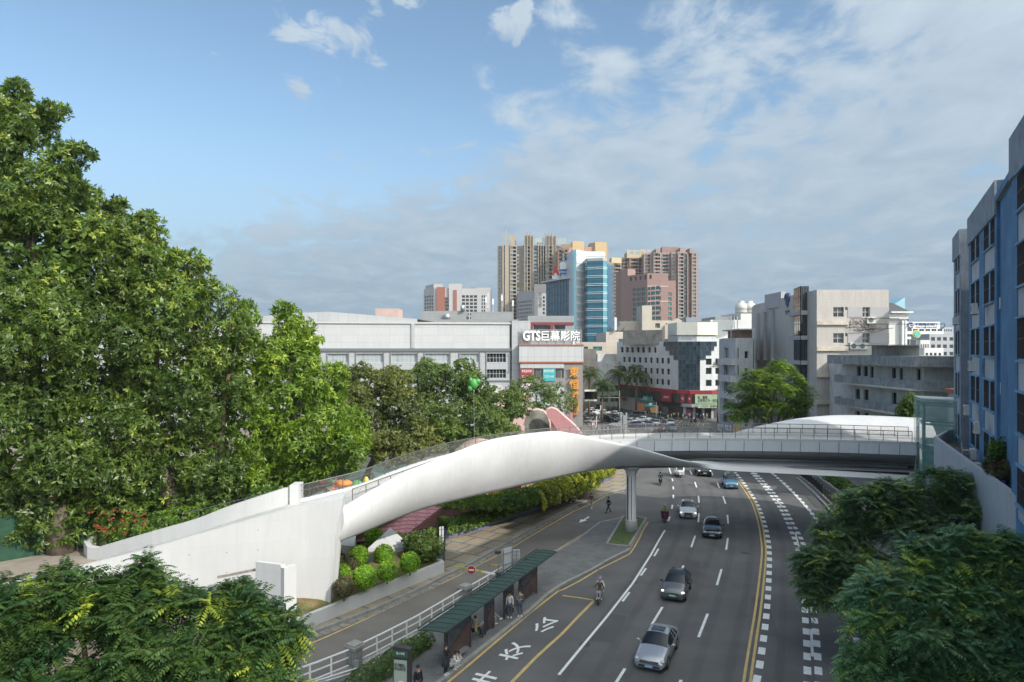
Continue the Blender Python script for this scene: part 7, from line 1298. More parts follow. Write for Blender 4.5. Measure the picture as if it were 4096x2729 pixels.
for s in np.linspace(.5, SL, 24): b.tube([P_(s, t, 2.50 + .16 * math.sin(min(1, t / SWd) * math.pi * .62)) for t in np.linspace(0, SWd, 6)], .018, 4)
for t, z in ((-.06, 2.46), (SWd + .02, 2.74)): b.bar(P_(0, t, z), P_(SL, t, z), .05, .07)
b.build('roof_rib', M_groof, bs, True)
ps = [1.15, 3.95, 5.9, 7.0, 8.6, 9.9, 11.0, 13.9]; PT_ = .52
for s in ps: b = MB(); b.bar(P_(s, PT_, .15), P_(s, PT_, 2.6), .16, .14); b.bar(P_(s, -.02, 2.46), P_(s, SWd, 2.68), .06); b.build('post', M_iron, bs, True)
M_ad = mat('advert_dark', (.035, .04, .05), .25, var=.4, vs=1.2, col2=(.07, .07, .085)); M_adr = mat('advert_red', (.085, .042, .04), .4, var=.45, vs=2)
for s0, s1 in ((1.3, 3.8), (6.05, 6.9), (8.75, 9.8), (11.15, 13.8)):
    e = MB(); e.bar(P_((s0 + s1) / 2, PT_, .62), P_((s0 + s1) / 2, PT_, 2.2), s1 - s0, .10, up=sn); 
    e = MB(); q = [P_(s0, PT_, .5), P_(s1, PT_, .5), P_(s1, PT_, 2.25), P_(s0, PT_, 2.25)]; off = sn * -.06
    for a_, c_ in ((0, 1), (1, 2), (2, 3), (3, 0)): e.bar(q[a_], q[c_], .1, .1)
    e.q(*[v - off for v in q]); fr = e.build('advert_panel', M_iron, bs, True)
    b = MB(); b.q(*[v + off for v in q]); o = b.build('poster', M_ad, None); o.parent = fr; o.location = -Vector(bs.location)
    b = MB(); w_ = s1 - s0; b.q(q[0] + off * 1.3, q[1] + off * 1.3, q[1] + off * 1.3 + Vector((0, 0, 1.25)), q[0] + off * 1.3 + sd * w_ * .55 + Vector((0, 0, .95)), q[0] + off * 1.3 + Vector((0, 0, .45))); o = b.build('poster_figure', M_adr, None); o.parent = fr; o.location = -Vector(bs.location)
M_bench = mat('bench_steel', (.35, .36, .37), .35, .6)
for c in (P_(2.3, PT_ - .3, .15), g('S', 1550, 590, .15), g('S', 1785, 400, .15)):
    c = Vector((c.x, c.y, 0)); a_, c_ = c - sd * .75 + sn * .04, c + sd * .75 + sn * .04; zb = Vector((0, 0, .50)); b = MB(); b.bar(a_ + zb, c_ + zb, .34, .05)
    for v in (a_ + sd * .2, c_ - sd * .2): b.bar(v + Vector((0, 0, .15)), v + Vector((0, 0, .47)), .06)
    b.cm = 0; b.build('bench', M_bench, bs, True)
# stop name pillar
gpz = g('H', 1030, 1400, .15); spc = at('H', 1035, 1185, 33.2); tp_ = Vector((spc.x, 33.2, .15)); e = thing('stop_sign_pillar', 'tall illuminated stop pillar with a green header at the bottom edge', 'sign pillar', tp_, R(-12))
wS = 145 * .48853 * 33.2 / FOC; zT = Zv('H', 905, 33.2) - .15; zG = Zv('H', 985, 33.2) - .15
b = MB(); b.box(-wS / 2, wS / 2, 0, .34, 0, zT - .12); b.prism([(-wS / 2, 0), (wS / 2, 0), (wS / 2, .34), (-wS / 2, .34)], zT - .12, [zT + .03, zT - .05, zT - .05, zT + .03]); b.build('casing', M_iron, e)
b = MB(); b.box(-wS / 2 + .02, wS / 2 - .12, -.02, 0, zG + .02, zT - .15); b.build('header', mat('sign_green_dark', (.03, .10, .07), .4), e); b = MB(); b.box(-wS / 2 + .05, wS / 2 - .15, -.02, 0, .3, zG - .12); b.build('poster', mat('pale_green_poster', (.33, .38, .34), .4), e)
text_obj('lettering', '青少年宫', M_tw, .42, .12, .01, e, (-.04, -.03, (zG + zT) / 2 - .03)); text_obj('lettering', '做文明顺德人\n树社会新形象', M_tk, wS * .68, .36, .01, e, (-.06, -.03, zG - .45)); b = MB(); b.lathe([(.24, 0), (.24, .01)], (0, 0, 0), 18); o = b.build('poster_disc', M_pw, e); o.rotation_euler = (R(90), 0, 0); o.location = (0, -.02, zG - 1.35)
# white railing on its ledge with stone posts
rl = [g('H', 100, 1270, .3), g('H', 350, 1175, .3), g('H', 600, 1075, .3), g('H', 895, 920, .3), g('H', 1160, 778, .3), g('H', 1530, 560, .3), g('H', 1880, 340, .3)]
hb_ = wall('railing_ledge', rl, 0, .3, .62, mat('ledge_concrete', (.27, .265, .26), .9, var=.2, vs=1.5, stain=.4, ss=1), 'concrete ledge under the white railing', 'ledge')
M_pier = tilemat('stone_pier', (.24, .235, .225), (.14, .14, .13), .4, .35, .02, .1, .85, stain=.3)
def stone_pier(c, lab, s=.62):
    e = thing('railing_pier', lab, 'pier', (c.x, c.y, .1), math.atan2(rl[3].y - rl[2].y, rl[3].x - rl[2].x)); b = MB(); b.box(-s / 2, s / 2, -s / 2, s / 2, 0, 1.15); b.build('shaft', M_pier, e); b = MB(); b.box(-s * .6, s * .6, -s * .6, s * .6, 1.15, 1.25); b.box(-s * .66, s * .66, -s * .66, s * .66, 1.25, 1.34); b.prism([(-s * .56, -s * .56), (s * .56, -s * .56), (s * .56, s * .56), (-s * .56, s * .56)], 1.34, 1.44); b.build('cap', M_kerb, e)
pc = [g('H', 652, 1060, .2), g('H', 1562, 545, .2)]; stone_pier(pc[0], 'nearer stone pier of the white railing, with a small grey box'); stone_pier(pc[1], 'farther stone pier of the white railing')
b = MB(); b.box(pc[0].x + .12, pc[0].x + .32, pc[0].y - .58, pc[0].y - .42, .35, .8); tag(b.build('meter_box', M_gal), 'small grey meter box on the nearer stone pier', 'box')
def wrail(pts, lab):
    e = thing('white_railing', lab, 'railing', (pts[0].x, pts[0].y, .3), 0, 'white railings on the ledge'); b = MB(); Q, T = polyline(pts, 1.28)
    for z, w_ in ((1.02, .10), (.60, .055), (.16, .055)):
        for i in range(len(pts) - 1): b.bar(pts[i] + Vector((0, 0, z)), pts[i + 1] + Vector((0, 0, z)), w_, .06)
    b.build('rail', M_wrail, e, True)
    for q in Q: b = MB(); b.bar(q, Vector(q) + Vector((0, 0, .98)), .085, .085); b.build('post', M_wrail, e, True)
dr = (rl[3] - rl[2]).normalized(); wrail([rl[0], rl[1], pc[0] - dr * .45 + Vector((0, 0, .1))], 'short white railing left of the nearer stone pier'); wrail([pc[0] + dr * .45 + Vector((0, 0, .1)), rl[3], rl[4], pc[1] - dr * .45 + Vector((0, 0, .1))], 'long white railing between the two stone piers'); wrail([pc[1] + dr * .45 + Vector((0, 0, .1)), rl[6]], 'white railing behind the shelter roof beyond the farther stone pier')
b = MB(); b.tube([g('H', 250, 1200, .35), g('H', 700, 1060, .45), g('H', 960, 925, .5), g('H', 1240, 765, .5)], .03, 5); b.tube([g('H', 300, 1210, .2), g('H', 660, 1100, .45), g('H', 960, 945, .4)], .025, 5); tag(b.build('cable', M_wrail), 'white cables slung along the ledge under the railing', 'cables')
# barrier gate
bb0 = at('H', 1800, 302, 50.2); bb1 = at('H', 1483, 238, 51.5); e = thing('barrier_gate', 'yellow and white barrier arm with a round no-entry disc across the service road', 'barrier', (bb0.x, bb0.y, 0)); dA = bb1 - bb0
b = MB(); b.box(-.1, .5, -.2, .25, 0, 1.05); b.build('housing', mat('barrier_grey', (.12, .12, .13), .6), e); b = MB(); n_ = 12
for k in range(n_): b.cm = 0 if k > 2 else 1; b.bar(bb0 + dA * (k / n_), bb0 + dA * ((k + 1) / n_), .09, .12)
b.build('arm', [mat('barrier_yellow', (.50, .45, .06), .5, island=.5), M_pw], e, True); dc = at('H', 1608, 266, 50.6)
b = MB(); b.lathe([(.30, 0), (.30, .03)], (0, 0, 0), 18); o = b.build('disc', M_red, e); o.rotation_euler = (R(90), 0, 0); o.location = dc - Vector(e.location); b = MB(); b.lathe([(.33, 0), (.33, .02)], (0, 0, 0), 18); o = b.build('disc_rim', M_pw, e); o.rotation_euler = (R(90), 0, 0); o.location = dc - Vector(e.location) + Vector((0, .025, 0)); b = MB(); b.box(-.2, .2, -.06, -.035, -.05, .05); o = b.build('disc_bar', M_pw, e); o.location = dc - Vector(e.location)
c = at('H', 1828, 300, 50.8); e = thing('camera_post', 'thin grey post with a camera beside the barrier housing', 'camera post', (c.x, c.y, 0)); b = MB(); b.box(-.18, .18, -.14, .14, 0, 1.3); b.build('cabinet', M_iron, e); b = MB(); b.tube([(0, 0, 1.3), (0, 0, Zv('H', 130, 50.8))], .04, 6); b.build('pole', M_gal, e); b = MB(); b.box(-.25, .2, -.12, .12, Zv('H', 133, 50.8), Zv('H', 112, 50.8)); b.build('camera', M_iron, e)
def board_back(lab, c, w_, z0, z1, rz, posts=(0,)):
    e = thing('sign_board', lab, 'sign', (c.x, c.y, .1), rz); b = MB(); b.box(-w_ / 2, w_ / 2, 0, .05, z0, z1); b.build('board', mat('sign_back', (.50, .52, .53), .5, var=.05, vs=2), e); b = MB()
    for x in posts: b.bar((x, -.06, 0), (x, -.06, z1), .06)
    for k in range(3): z = z0 + (z1 - z0) * (.15 + .35 * k); b.bar((-w_ / 2, -.03, z), (w_ / 2, -.03, z), .04)
    b.build('frame', M_gal, e)
board_back('tall white sign board seen from behind beside the barrier', at('H', 1902, 275, 51.5) * 1, 1.1, .5, Zv('H', 110, 51.5) + .1, R(48), (-.5, .5)); board_back('smaller square sign board seen from behind, over the shelter roof', at('H', 1978, 200, 53), .53, Zv('H', 188, 53) - .1, Zv('H', 110, 53), R(5), (0,))
c = g('I', 1425, 1155, .14); board_back('blank rectangular traffic sign on a pole at the tip of the planter', c, .42, Zv('I', 1025, c.y), Zv('I', 882, c.y), R(35), (0,))
for k in range(2): a_ = g('H', 1750 + k * 75, 228 + k * 12, .0); b = MB(); b.bar(a_ + Vector((0, 0, .04)), a_ + Vector((.85, -.15, .04)), .3, .07); tag(b.build('speed_hump', mat('hump_black_yellow', (.06, .055, .04), .7, var=.9, vs=4, col2=(.4, .3, .05))), ['left', 'right'][k] + ' piece of the black and yellow speed hump', 'speed hump')
# black railing on the right
e = thing('black_railing', 'black pedestrian railing on the low stone wall across the road', 'railing', (lw[0].x, lw[0].y, .4)); b = MB(); pr_ = MB(); Q, T = polyline(lw, 1.5)
for z in (.12, 1.0):
    for i in range(len(lw) - 1): b.bar(Vector((lw[i].x, lw[i].y, .4 + z)), Vector((lw[i + 1].x, lw[i + 1].y, .4 + z)), .05)
Q2, _ = polyline(lw, .14)
for q in Q2: b.bar((q[0], q[1], .5), (q[0], q[1], 1.4), .025)
b.build('bars', M_blk, e, True)
for q in Q: pr_ = MB(); pr_.bar((q[0], q[1], .4), (q[0], q[1], 1.6), .09); pr_.build('post', M_blk, e, True)
# junction: lamp, signs, fence
c = g('O', 1080, 470); e = thing('street_lamp', 'white street lamp post in front of the round shop corner', 'street lamp', c); b = MB(); b.tube([(0, 0, 0), (0, 0, Zv('O', 230, c.y))], [.14, .08], 8); b.build('pole', M_wrail, e); b = MB(); z = Zv('O', 285, c.y); b.bar((0, 0, z), (-3, 0, z + .1), .1); b.box(-1.9, -1.2, -.2, .2, z, z + .7); b.build('arm', M_wrail, e)
c = g('X', 710, 1095); e = thing('parking_sign', 'blue parking sign with an orange top beside the parked scooters', 'sign', c); zt = Zv('X', 905, c.y); b = MB(); b.tube([(0, 0, 0), (0, 0, zt)], .09, 6); b.build('pole', M_wrail, e); x0 = (603 - 710) * .19116 * c.y / FOC; b = MB(); b.box(x0, -.05, -.1, 0, Zv('X', 1072, c.y), Zv('X', 1003, c.y)); b.build('panel', mat('parking_blue', (.02, .07, .28), .5), e); b = MB(); b.box(x0, -.05, -.1, 0, Zv('X', 1003, c.y), Zv('X', 975, c.y)); b.build('top_panel', mat('parking_orange', (.45, .14, .06), .5), e); text_obj('lettering', 'P', M_tw, .55, .75, .03, e, (x0 / 2 - .1, -.12, Zv('X', 1040, c.y)))
c = at('X', 470, 420, 168); e = thing('gantry_sign', 'white direction boards on a long arm beside the cinema block', 'sign', (c.x + 8.5, 168, 0)); b = MB(); b.tube([(0, 0, 0), (0, 0, 7.6)], .11, 8); b.bar((0, 0, Zv('X', 475, 168)), (-8.5, 0, Zv('X', 475, 168)), .16); b.build('pole', M_gal, e); b = MB()
for k in range(3): z = Zv('X', 385 + 40 * k, 168); b.box(-8.6, -5.6, -.2, -.05, z - 1, z + .9)
b.build('board', M_pw, e)
for k, (x, y, h_, w_, lab) in enumerate(((538, 765, 4.2, .45, 'left white signal post seen through the bridge railing'), (572, 765, 4.2, .8, 'broad white board between the signal posts'), (612, 765, 4.8, .28, 'right white signal post seen through the bridge railing'), (140, 660, 3.0, .14, 'thin white post between the parked scooters'), (208, 415, 2.4, .3, 'white post on the far kerb by the palm'))):
    c = g('O', x, y); b = MB(); b.box(-w_ / 2, w_ / 2, -.08, .08, 0, h_); o = b.build('signal_post', M_wrail, loc=c); tag(o, lab, 'post')
def dfence(pts, lab):
    b = MB(); Q, T = polyline(pts, .9)
    for i in range(len(pts) - 1):
        for z in (.25, 1.0): b.bar(pts[i] + Vector((0, 0, z)), pts[i + 1] + Vector((0, 0, z)), .1)
    for q in Q: b.bar(q, Vector(q) + Vector((0, 0, 1.1)), .14)
    tag(b.build('fence', mat('fence_green', (.03, .07, .065), .6)), lab, 'fence', 'dark green road fences')
dfence([g('O', 280, 340), g('O', 480, 385), g('O', 730, 425)], 'dark green fence along the far kerb under the palms'); dfence([g('O', 860, 440), g('O', 1000, 470), g('O', 1190, 490)], 'dark green fence by the street lamp')
slab('pavement', [g('O', 280, 335), g('O', 730, 420), g('O', 1190, 485), g('O', 1500, 505), g('O', 1950, 520), (60, 178), (44, 178), (34, 205), (24, 236)], .13, M_grey)
slab('pavement', [(17.5, 150), (30, 150), g('O', 330, 600), g('O', 60, 470), (18.2, 176)], .13, M_grey)
# pink curved stair walls behind the bridge
M_pink = tilemat('pink_painted_brick', (.46, .22, .225), (.40, .18, .19), .6, .25, .02, .04, .8, stain=.15); M_pinkl = mat('pale_pink_paint', (.58, .38, .36), .8)
def outline(name, lab, cat, pts, Y, th, m, rim=None):
    e = thing(name, lab, cat, (Xu('N', pts[0][0], Y), Y, 0)); F_ = [at('N', x, y, Y + (dy if len(p_) > 2 else 0)) for p_ in pts for (x, y, dy) in [(p_[0], p_[1], p_[2] if len(p_) > 2 else 0)]]; b = MB(); b.q(*F_); b.q(*[p + Vector((0, th, 0)) for p in reversed(F_)])
    for i in range(len(F_)): j = (i + 1) % len(F_); b.q(F_[i], F_[j], F_[j] + Vector((0, th, 0)), F_[i] + Vector((0, th, 0)))
    b.build('wall', m, e, True)
    if rim: b = MB(); b.tube([p + Vector((0, th / 2, 0)) for p in F_[rim[0]:rim[1]]], .22, 6); b.build('rim', M_pinkl, e, True)
outline('stair_wall', 'sweeping pink brick stair wall behind the footbridge crest', 'wall', [(1445, 1300), (1440, 1240), (1460, 1205), (1500, 1190), (1560, 1212), (1640, 1285), (1740, 1370), (1800, 1430), (1850, 1500), (1880, 1600), (1600, 1600), (1560, 1440), (1500, 1350)], 92, .5, M_pink, (1, 9))
outline('mural_wall', 'curved wall with a dark line mural beside the pink stair', 'wall', [(1180, 1400), (1215, 1270), (1260, 1225), (1330, 1210), (1400, 1228), (1450, 1285), (1475, 1370), (1480, 1560), (1180, 1560)], 94, .5, mat('mural', (.30, .29, .25), .9, var=.3, vs=.6, col2=(.08, .08, .07)), (0, 8))
e = thing('stairs', 'red-brown steps between the mural wall and the pink stair wall', 'stairs', (Xu('N', 1530, 95), 95, 0)); b = MB()
for k in range(9): z = Zv('N', 1480 - 14 * k, 95); b.box(-2.1, 1.6 + .0 * k, .3 * k, .3 * k + .32, z - .5, z)
b.build('steps', mat('red_brown_steps', (.16, .06, .045), .8), e)
pk_ = Bld('pink_pavilion', 'pale pink park building glimpsed behind the spreading tree', 'building', [(Xu('N', 860, 132), 132), (Xu('N', 1250, 132), 132), (Xu('N', 1250, 132), 140), (Xu('N', 860, 132), 140)], 0, Zv('N', 1010, 132), M_pinkl, par=.3)
b = MB(); b.box(Xu('N', 1715, 118), Xu('N', 1750, 118), 118, 118.8, 0, Zv('N', 1080, 118)); tag(b.build('pink_pillar', M_pink), 'pink pillar at the foot of the cinema block', 'pillar')
b = MB(); rows = [[(Xu('I', 1520 + 70 * k, 72), 72 + j * 2.2, -1.1 + Zv('I', 235 - 130 * math.sin(math.pi * (k + .4) / 7) ** .8, 72) + .5 * math.sin(math.pi * j / 3)) for j in range(4)] for k in range(7)]; b.grid(rows); tag(b.build('play_tent', mat('mauve_canvas', (.34, .20, .22), .8, var=.4, vs=1.2, col2=(.4, .3, .2))), 'mauve and buff dome of a play structure behind the railing', 'play structure')
# fairground things in the park
M_rw = [mat('umbrella_red', (.50, .05, .06), .6), mat('umbrella_white', (.68, .68, .66), .6)]
def umbrella(c, r, lab, tilt=0):
    e = thing('parasol', lab, 'parasol', (c[0], c[1], c[2] - 2.1), 0, 'red and white parasols'); b = MB()
    for k in range(8):
        a, a2 = k * math.pi / 4, (k + 1) * math.pi / 4; b.cm = k % 2; b.q((0, 0, 2.1), (r * math.cos(a), r * math.sin(a), 1.6), (r * math.cos(a2), r * math.sin(a2), 1.6))
    b.build('canopy', M_rw, e); b = MB(); b.tube([(0, 0, 0), (0, 0, 2.15)], .03, 6); b.build('pole', M_wrail, e)
for x, y, Y, lab in ((1885, 600, 69.5, 'nearest red and white parasol under the bridge'), (1985, 568, 73, 'middle red and white parasol under the bridge'), (2045, 552, 76, 'farthest red and white parasol under the bridge')): umbrella(at('I', x, y - 8, Y), 1.35, lab)
umbrella(at('I', 440, 535, 63), 1.5, 'red and white parasol beside the fairground ride left of the ramp head')
rng = np.random.default_rng(77); R_ = [mat('ride_pink', (.55, .08, .26), .5), mat('ride_green', (.07, .30, .06), .5), mat('ride_orange', (.70, .24, .02), .5), mat('ride_yellow', (.65, .5, .04), .5), mat('ride_red', (.5, .04, .04), .5), mat('ride_blue', (.04, .12, .42), .5)]
def ride(lab, c, parts):
    e = thing('fairground_ride', lab, 'ride', c)
    for (nm, k, x, y, z, r) in parts: b = MB(); b.ell((x, y, z), r, 12, 8); b.build(nm, R_[k], e, smooth=True)
    return e
c = at('I', 200, 660, 64); c.z = PZ + .5; e = ride('spider-armed ride with pink arms and coloured cars left of the ramp head', c, [('car', 1, .9, 0, 2.0, (.6, .5, .35)), ('car', 4, 1.8, .6, 2.2, (.6, .5, .3)), ('car', 1, 2.6, 1.0, 2.1, (.7, .5, .35)), ('car', 2, 4.0, .6, 2.1, (.95, .7, .38)), ('car', 0, -.5, 0, 1.4, (.6, .5, .3))]); b = MB()
for k in range(9): a = k * .7; b.tube([(1.3, 1, 1.2), (1.3 + 2.3 * math.cos(a), 1 + 1.2 * math.sin(a), 2.3), (1.3 + 3.0 * math.cos(a), 1 + 1.6 * math.sin(a), 1.6)], .09, 6)
b.build('arm', R_[0], e)
c = at('I', 640, 545, 67); ride('green and yellow bumper ride behind the railing', Vector((c.x, c.y, c.z - .4)), [('car', 1, -.6, 0, .3, (.6, .5, .5)), ('car', 1, .6, .5, .6, (.6, .5, .55)), ('car', 3, 1.5, .5, .9, (.3, .3, .6)), ('car', 2, -1.6, 0, .1, (.5, .4, .4))])
c = at('I', 760, 445, 76); ride('low green play mound with red and yellow edging behind the railing', Vector((c.x, c.y, c.z - 1.0)), [('mound', 1, 0, 0, -.3, (2.6, 1.6, .5)), ('edging', 3, 1.2, 1.5, .3, (.6, .3, .2)), ('edging', 4, 2.2, 1.8, .4, (.6, .3, .2))])
for x, k, lab in ((1762, 5, 'blue post of the play fence under the bridge'), (1920, 3, 'yellow post of the play fence under the bridge'), (1935, 5, 'dark blue post beside the yellow one under the bridge'), (2160, 3, 'yellow post above the shrub bank')): p = at('I', x, 580 if x < 2000 else 510, 70 if x < 2000 else 76); b = MB(); b.tube([(p.x, p.y, PZ), (p.x, p.y, p.z + .9)], .12, 8); tag(b.build('play_post', R_[k]), lab, 'post')
e = thing('play_fence', 'yellow picket fence round the little red train under the bridge', 'fence', (Xu('I', 1720, 69), 69, PZ)); b = MB()
for k in range(16): b.box(k * .24, k * .24 + .1, 0, .05, 0, 1.0)
b.box(0, 3.8, .05, .1, .8, .9); b.build('pickets', R_[3], e); b = MB(); b.box(1.2, 4.6, 1.2, 2.4, .2, 1.3); o = b.build('kiddie_train', R_[4], loc=(e.location.x, 69, PZ)); tag(o, 'small red and orange play train behind the yellow picket fence', 'play train'); b = MB(); b.box(1.2, 4.2, 1.0, 2.6, 1.31, 1.45); p = b.build('train_roof', M_pinkl); p.parent = o
e = thing('play_fence', 'yellow picket fence at the top of the park bank', 'fence', (Xu('I', 2010, 80), 80, PZ)); b = MB()
for k in range(13): b.box(k * .24, k * .24 + .1, 0, .05, 0, 1.2)
b.build('pickets', R_[3], e)
c = at('N', 578, 905, 76); e = ride('bright green inflatable balloon caught above the park trees', c, [('balloon', 1, 0, 0, 0, (.5, .4, .6)), ('balloon', 1, .45, 0, .3, (.3, .3, .3)), ('balloon', 1, -.35, 0, .4, (.22, .2, .3)), ('balloon', 1, -.4, 0, -.5, (.3, .3, .35))]); e['category'] = 'balloon'; b = MB(); b.tube([(0, 0, -.7), (.1, 0, -12)], .01, 4); b.build('string', M_wrail, e)
b = MB(); b.prism([(-40, 46), (-33, 53), (-33.3, 53.3), (-40.3, 46.3)], PZ, PZ + 3.4); tag(b.build('green_hoarding', mat('green_sheeting', (.012, .055, .03), .8, var=.4, vs=1.5)), 'dark green sheet hoarding under the fig trees at the left edge', 'hoarding')
# white chair on the podium roof and clutter
e = thing('chair', 'white plastic chair on the podium roof by the grey building', 'chair', (at('P', 700, 1060, 52).x, 52, 9.8), R(60)); b = MB(); b.box(-.25, .25, -.25, .25, .42, .46); b.build('seat', M_pw, e); b = MB(); b.box(-.25, .25, .23, .27, .46, .95); b.build('backrest', M_pw, e)
for sx in (-.22, .22):
    for sy in (-.22, .22): b = MB(); b.bar((sx, sy, 0), (sx, sy, .42), .04); b.build('leg', M_pw, e)
# ------------------------------------------------------------------ vehicles
def paint(name, c, metal=.0, rough=.3, coat=.8): return mat('paint_' + name, c, rough, metal, coat=coat)
M_cgl = mat('car_glass', (.010, .013, .017), .05, spec=.5); M_tyre = mat('tyre', (.018, .018, .018), .85); M_rim = mat('alloy_rim', (.35, .36, .37), .35, .8); M_lamp = mat('headlamp_glass', (.42, .44, .46), .12, .3); M_lampon = mat('headlamp_lit', (.9, .88, .78), .3, emit=.9); M_tail = mat('tail_lamp', (.35, .02, .02), .25); M_grl = mat('grille_black', (.02, .02, .022), .5); M_chr = mat('chrome', (.6, .6, .6), .2, .9); M_plb = mat('plate_blue', (.12, .27, .50), .5); M_plg = mat('plate_green', (.20, .52, .30), .5)
#            y,    w,   zbelt, ztop, wtop      (front is -y)
CARS = {
 'sedan': dict(st=[(-2.32, .74, .50, .57, .60), (-2.25, .84, .60, .69, .70), (-2.0, .87, .68, .80, .74), (-1.5, .895, .76, .91, .78), (-.98, .90, .86, .99, .76), (-.55, .90, .90, 1.21, .68), (-.12, .90, .92, 1.41, .60), (.5, .90, .93, 1.46, .59), (1.05, .90, .95, 1.41, .57), (1.45, .89, .97, 1.23, .62), (1.78, .88, .97, 1.08, .70), (2.1, .84, .93, 1.05, .72), (2.28, .80, .85, .95, .68), (2.34, .72, .6, .7, .6)], cab=(-.98, -.12, 1.05, 1.78), wb=(-1.38, 1.32), wr=.33),
 'hatch': dict(st=[(-2.0, .72, .55, .63, .6), (-1.94, .81, .68, .79, .68), (-1.7, .84, .78, .92, .70), (-1.35, .865, .86, 1.02, .73), (-1.05, .87, .92, 1.10, .72), (-.6, .87, .95, 1.34, .66), (-.25, .87, .96, 1.50, .60), (.4, .87, .98, 1.57, .58), (1.2, .86, 1.02, 1.52, .56), (1.7, .84, 1.04, 1.30, .60), (1.95, .80, 1.0, 1.06, .66), (2.03, .74, .75, .85, .6)], cab=(-1.05, -.25, 1.2, 1.93), wb=(-1.22, 1.28), wr=.32),
 'suv': dict(st=[(-2.35, .70, .68, .76, .62), (-2.27, .86, .82, .92, .76), (-2.0, .93, .92, 1.02, .80), (-1.5, .95, .98, 1.10, .84), (-1.0, .95, 1.04, 1.16, .82), (-.6, .95, 1.06, 1.40, .76), (-.2, .95, 1.08, 1.62, .70), (.5, .95, 1.10, 1.70, .68), (1.5, .94, 1.12, 1.66, .66), (2.0, .92, 1.12, 1.40, .70), (2.25, .88, 1.05, 1.12, .76), (2.33, .82, .8, .9, .7)], cab=(-1.0, -.2, 1.5, 2.2), wb=(-1.42, 1.40), wr=.37),
 'van': dict(st=[(-2.45, .70, .75, .82, .62), (-2.4, .84, .92, 1.02, .76), (-2.1, .88, 1.02, 1.16, .80), (-1.8, .88, 1.1, 1.30, .80), (-1.4, .88, 1.12, 1.65, .76), (-1.0, .88, 1.14, 1.86, .72), (0, .88, 1.15, 1.92, .72), (1.5, .88, 1.15, 1.92, .72), (2.2, .88, 1.15, 1.85, .72), (2.42, .86, 1.1, 1.3, .76), (2.45, .82, .8, .9, .7)], cab=(-1.8, -1.0, 2.2, 2.42), wb=(-1.5, 1.45), wr=.32)}
def car(kind, pm, label, loc, rz, plate=M_plb, lit=False, roofm=None, logo=None, ptext=None, lampw=.30, grille=(.5, .16), sunroof=True, group='cars on the road', brand=None, skirt=None):
    C_ = CARS[kind]; st = np.array(C_['st']); n = 43; yi = np.linspace(st[0, 0], st[-1, 0], n); S_ = np.stack([np.interp(yi, st[:, 0], st[:, k]) for k in range(5)], 1)
    k5 = np.array([.25, .5, .25])
    for k in range(1, 5): S_[1:-1, k] = np.convolve(S_[:, k], k5, 'valid')
    e = thing('car', label, 'car', loc, rz, group); c0, c1, c2, c3 = C_['cab']; zsill = .24 if kind != 'suv' else .32
    def sec(r):
        y, w, zb, zt, wt = r; p5 = (wt, zt - .05); bel = (w * .985, zb); q = (bel[0] + (p5[0] - bel[0]) * .86, bel[1] + (p5[1] - bel[1]) * .86)
        half = [(w * .86, zsill), (w * .985, zsill + .10), (w, (zsill + zb) * .52), bel, q, p5, (wt * .80, zt - .005), (wt * .42, zt + .02), (0, zt + .03)]
        return [(x, y, z) for x, z in half] + [(-x, y, z) for x, z in reversed(half[:-1])]
    R0 = [sec(r) for r in S_]; body, ws, rw, rf_ = MB(), MB(), MB(), MB(); sw = [MB(), MB(), MB(), MB()]
    for i in range(n - 1):
        ym = (yi[i] + yi[i + 1]) / 2
        for k in range(16):
            q = (R0[i][k], R0[i][k + 1], R0[i + 1][k + 1], R0[i + 1][k]); dst = body
            side = k in (3, 12); top = k in (5, 6, 7, 8, 9, 10); pil = abs(ym - (c1 + c2) / 2 - .05) < .06 or (c2 - .12 < ym < c2 + .05 and kind != 'van')
            if side and c0 + .35 < ym < c3 - .3 and not pil: dst = sw[(k == 12) + 2 * (ym > (c1 + c2) / 2 + .05)]
            elif top and c0 + .04 < ym < c1 - .02: dst = ws
            elif top and c2 + .05 < ym < c3 - .06: dst = rw
            elif top and c1 <= ym <= c2 and roofm: dst = rf_
            dst.q(*q)
    body.q(*R0[0]); body.q(*R0[-1]); body.q(*[(x, y, zsill) for x, y in ((-.7, -2), (.7, -2), (.7, 2), (-.7, 2))])
    for mb_, nm, mm in ((body, 'body', pm), (ws, 'windscreen', M_cgl), (rw, 'rear_window', M_cgl), *[(w_, 'side_window', M_cgl) for w_ in sw], (rf_, 'roof', roofm)):
        if mb_.f:
            me = mb_.mesh(nm, mm); import bmesh; bm_ = bmesh.new(); bm_.from_mesh(me); bmesh.ops.remove_doubles(bm_, verts=bm_.verts, dist=.0005); bmesh.ops.recalc_face_normals(bm_, faces=bm_.faces); bm_.to_mesh(me); bm_.free(); me.polygons.foreach_set('use_smooth', [len(p.vertices) == 4 for p in me.polygons]); put(nm, me, e)
    if sunroof and not roofm: b = MB(); zr = float(np.interp((c1 + .45), st[:, 0], st[:, 3])) + .035; b.box(-.38, .38, c1 + .15, c1 + .75, zr - .03, zr + .006); b.build('sunroof', M_cgl, e)
    wr = C_['wr']; wmax = st[:, 1].max()
    for y in C_['wb']:
        for s in (-1, 1):
            b = MB(); b.tube([((wmax - .20) * s, y, wr), ((wmax + .005) * s, y, wr)], [wr, wr], 18); w_ = b.build('wheel', M_tyre, e); b = MB(); b.tube([((wmax + .0) * s, y, wr), ((wmax + .012) * s, y, wr)], [wr * .64, wr * .6], 12); put('rim', b.mesh('rim', M_rim), w_)
            b = MB(); b.tube([((wmax - .05) * s, y, wr + .02), ((wmax - .0) * s, y, wr + .02)], [wr * 1.17, wr * 1.14], 18); b.build('wheel_arch', M_grl, e)
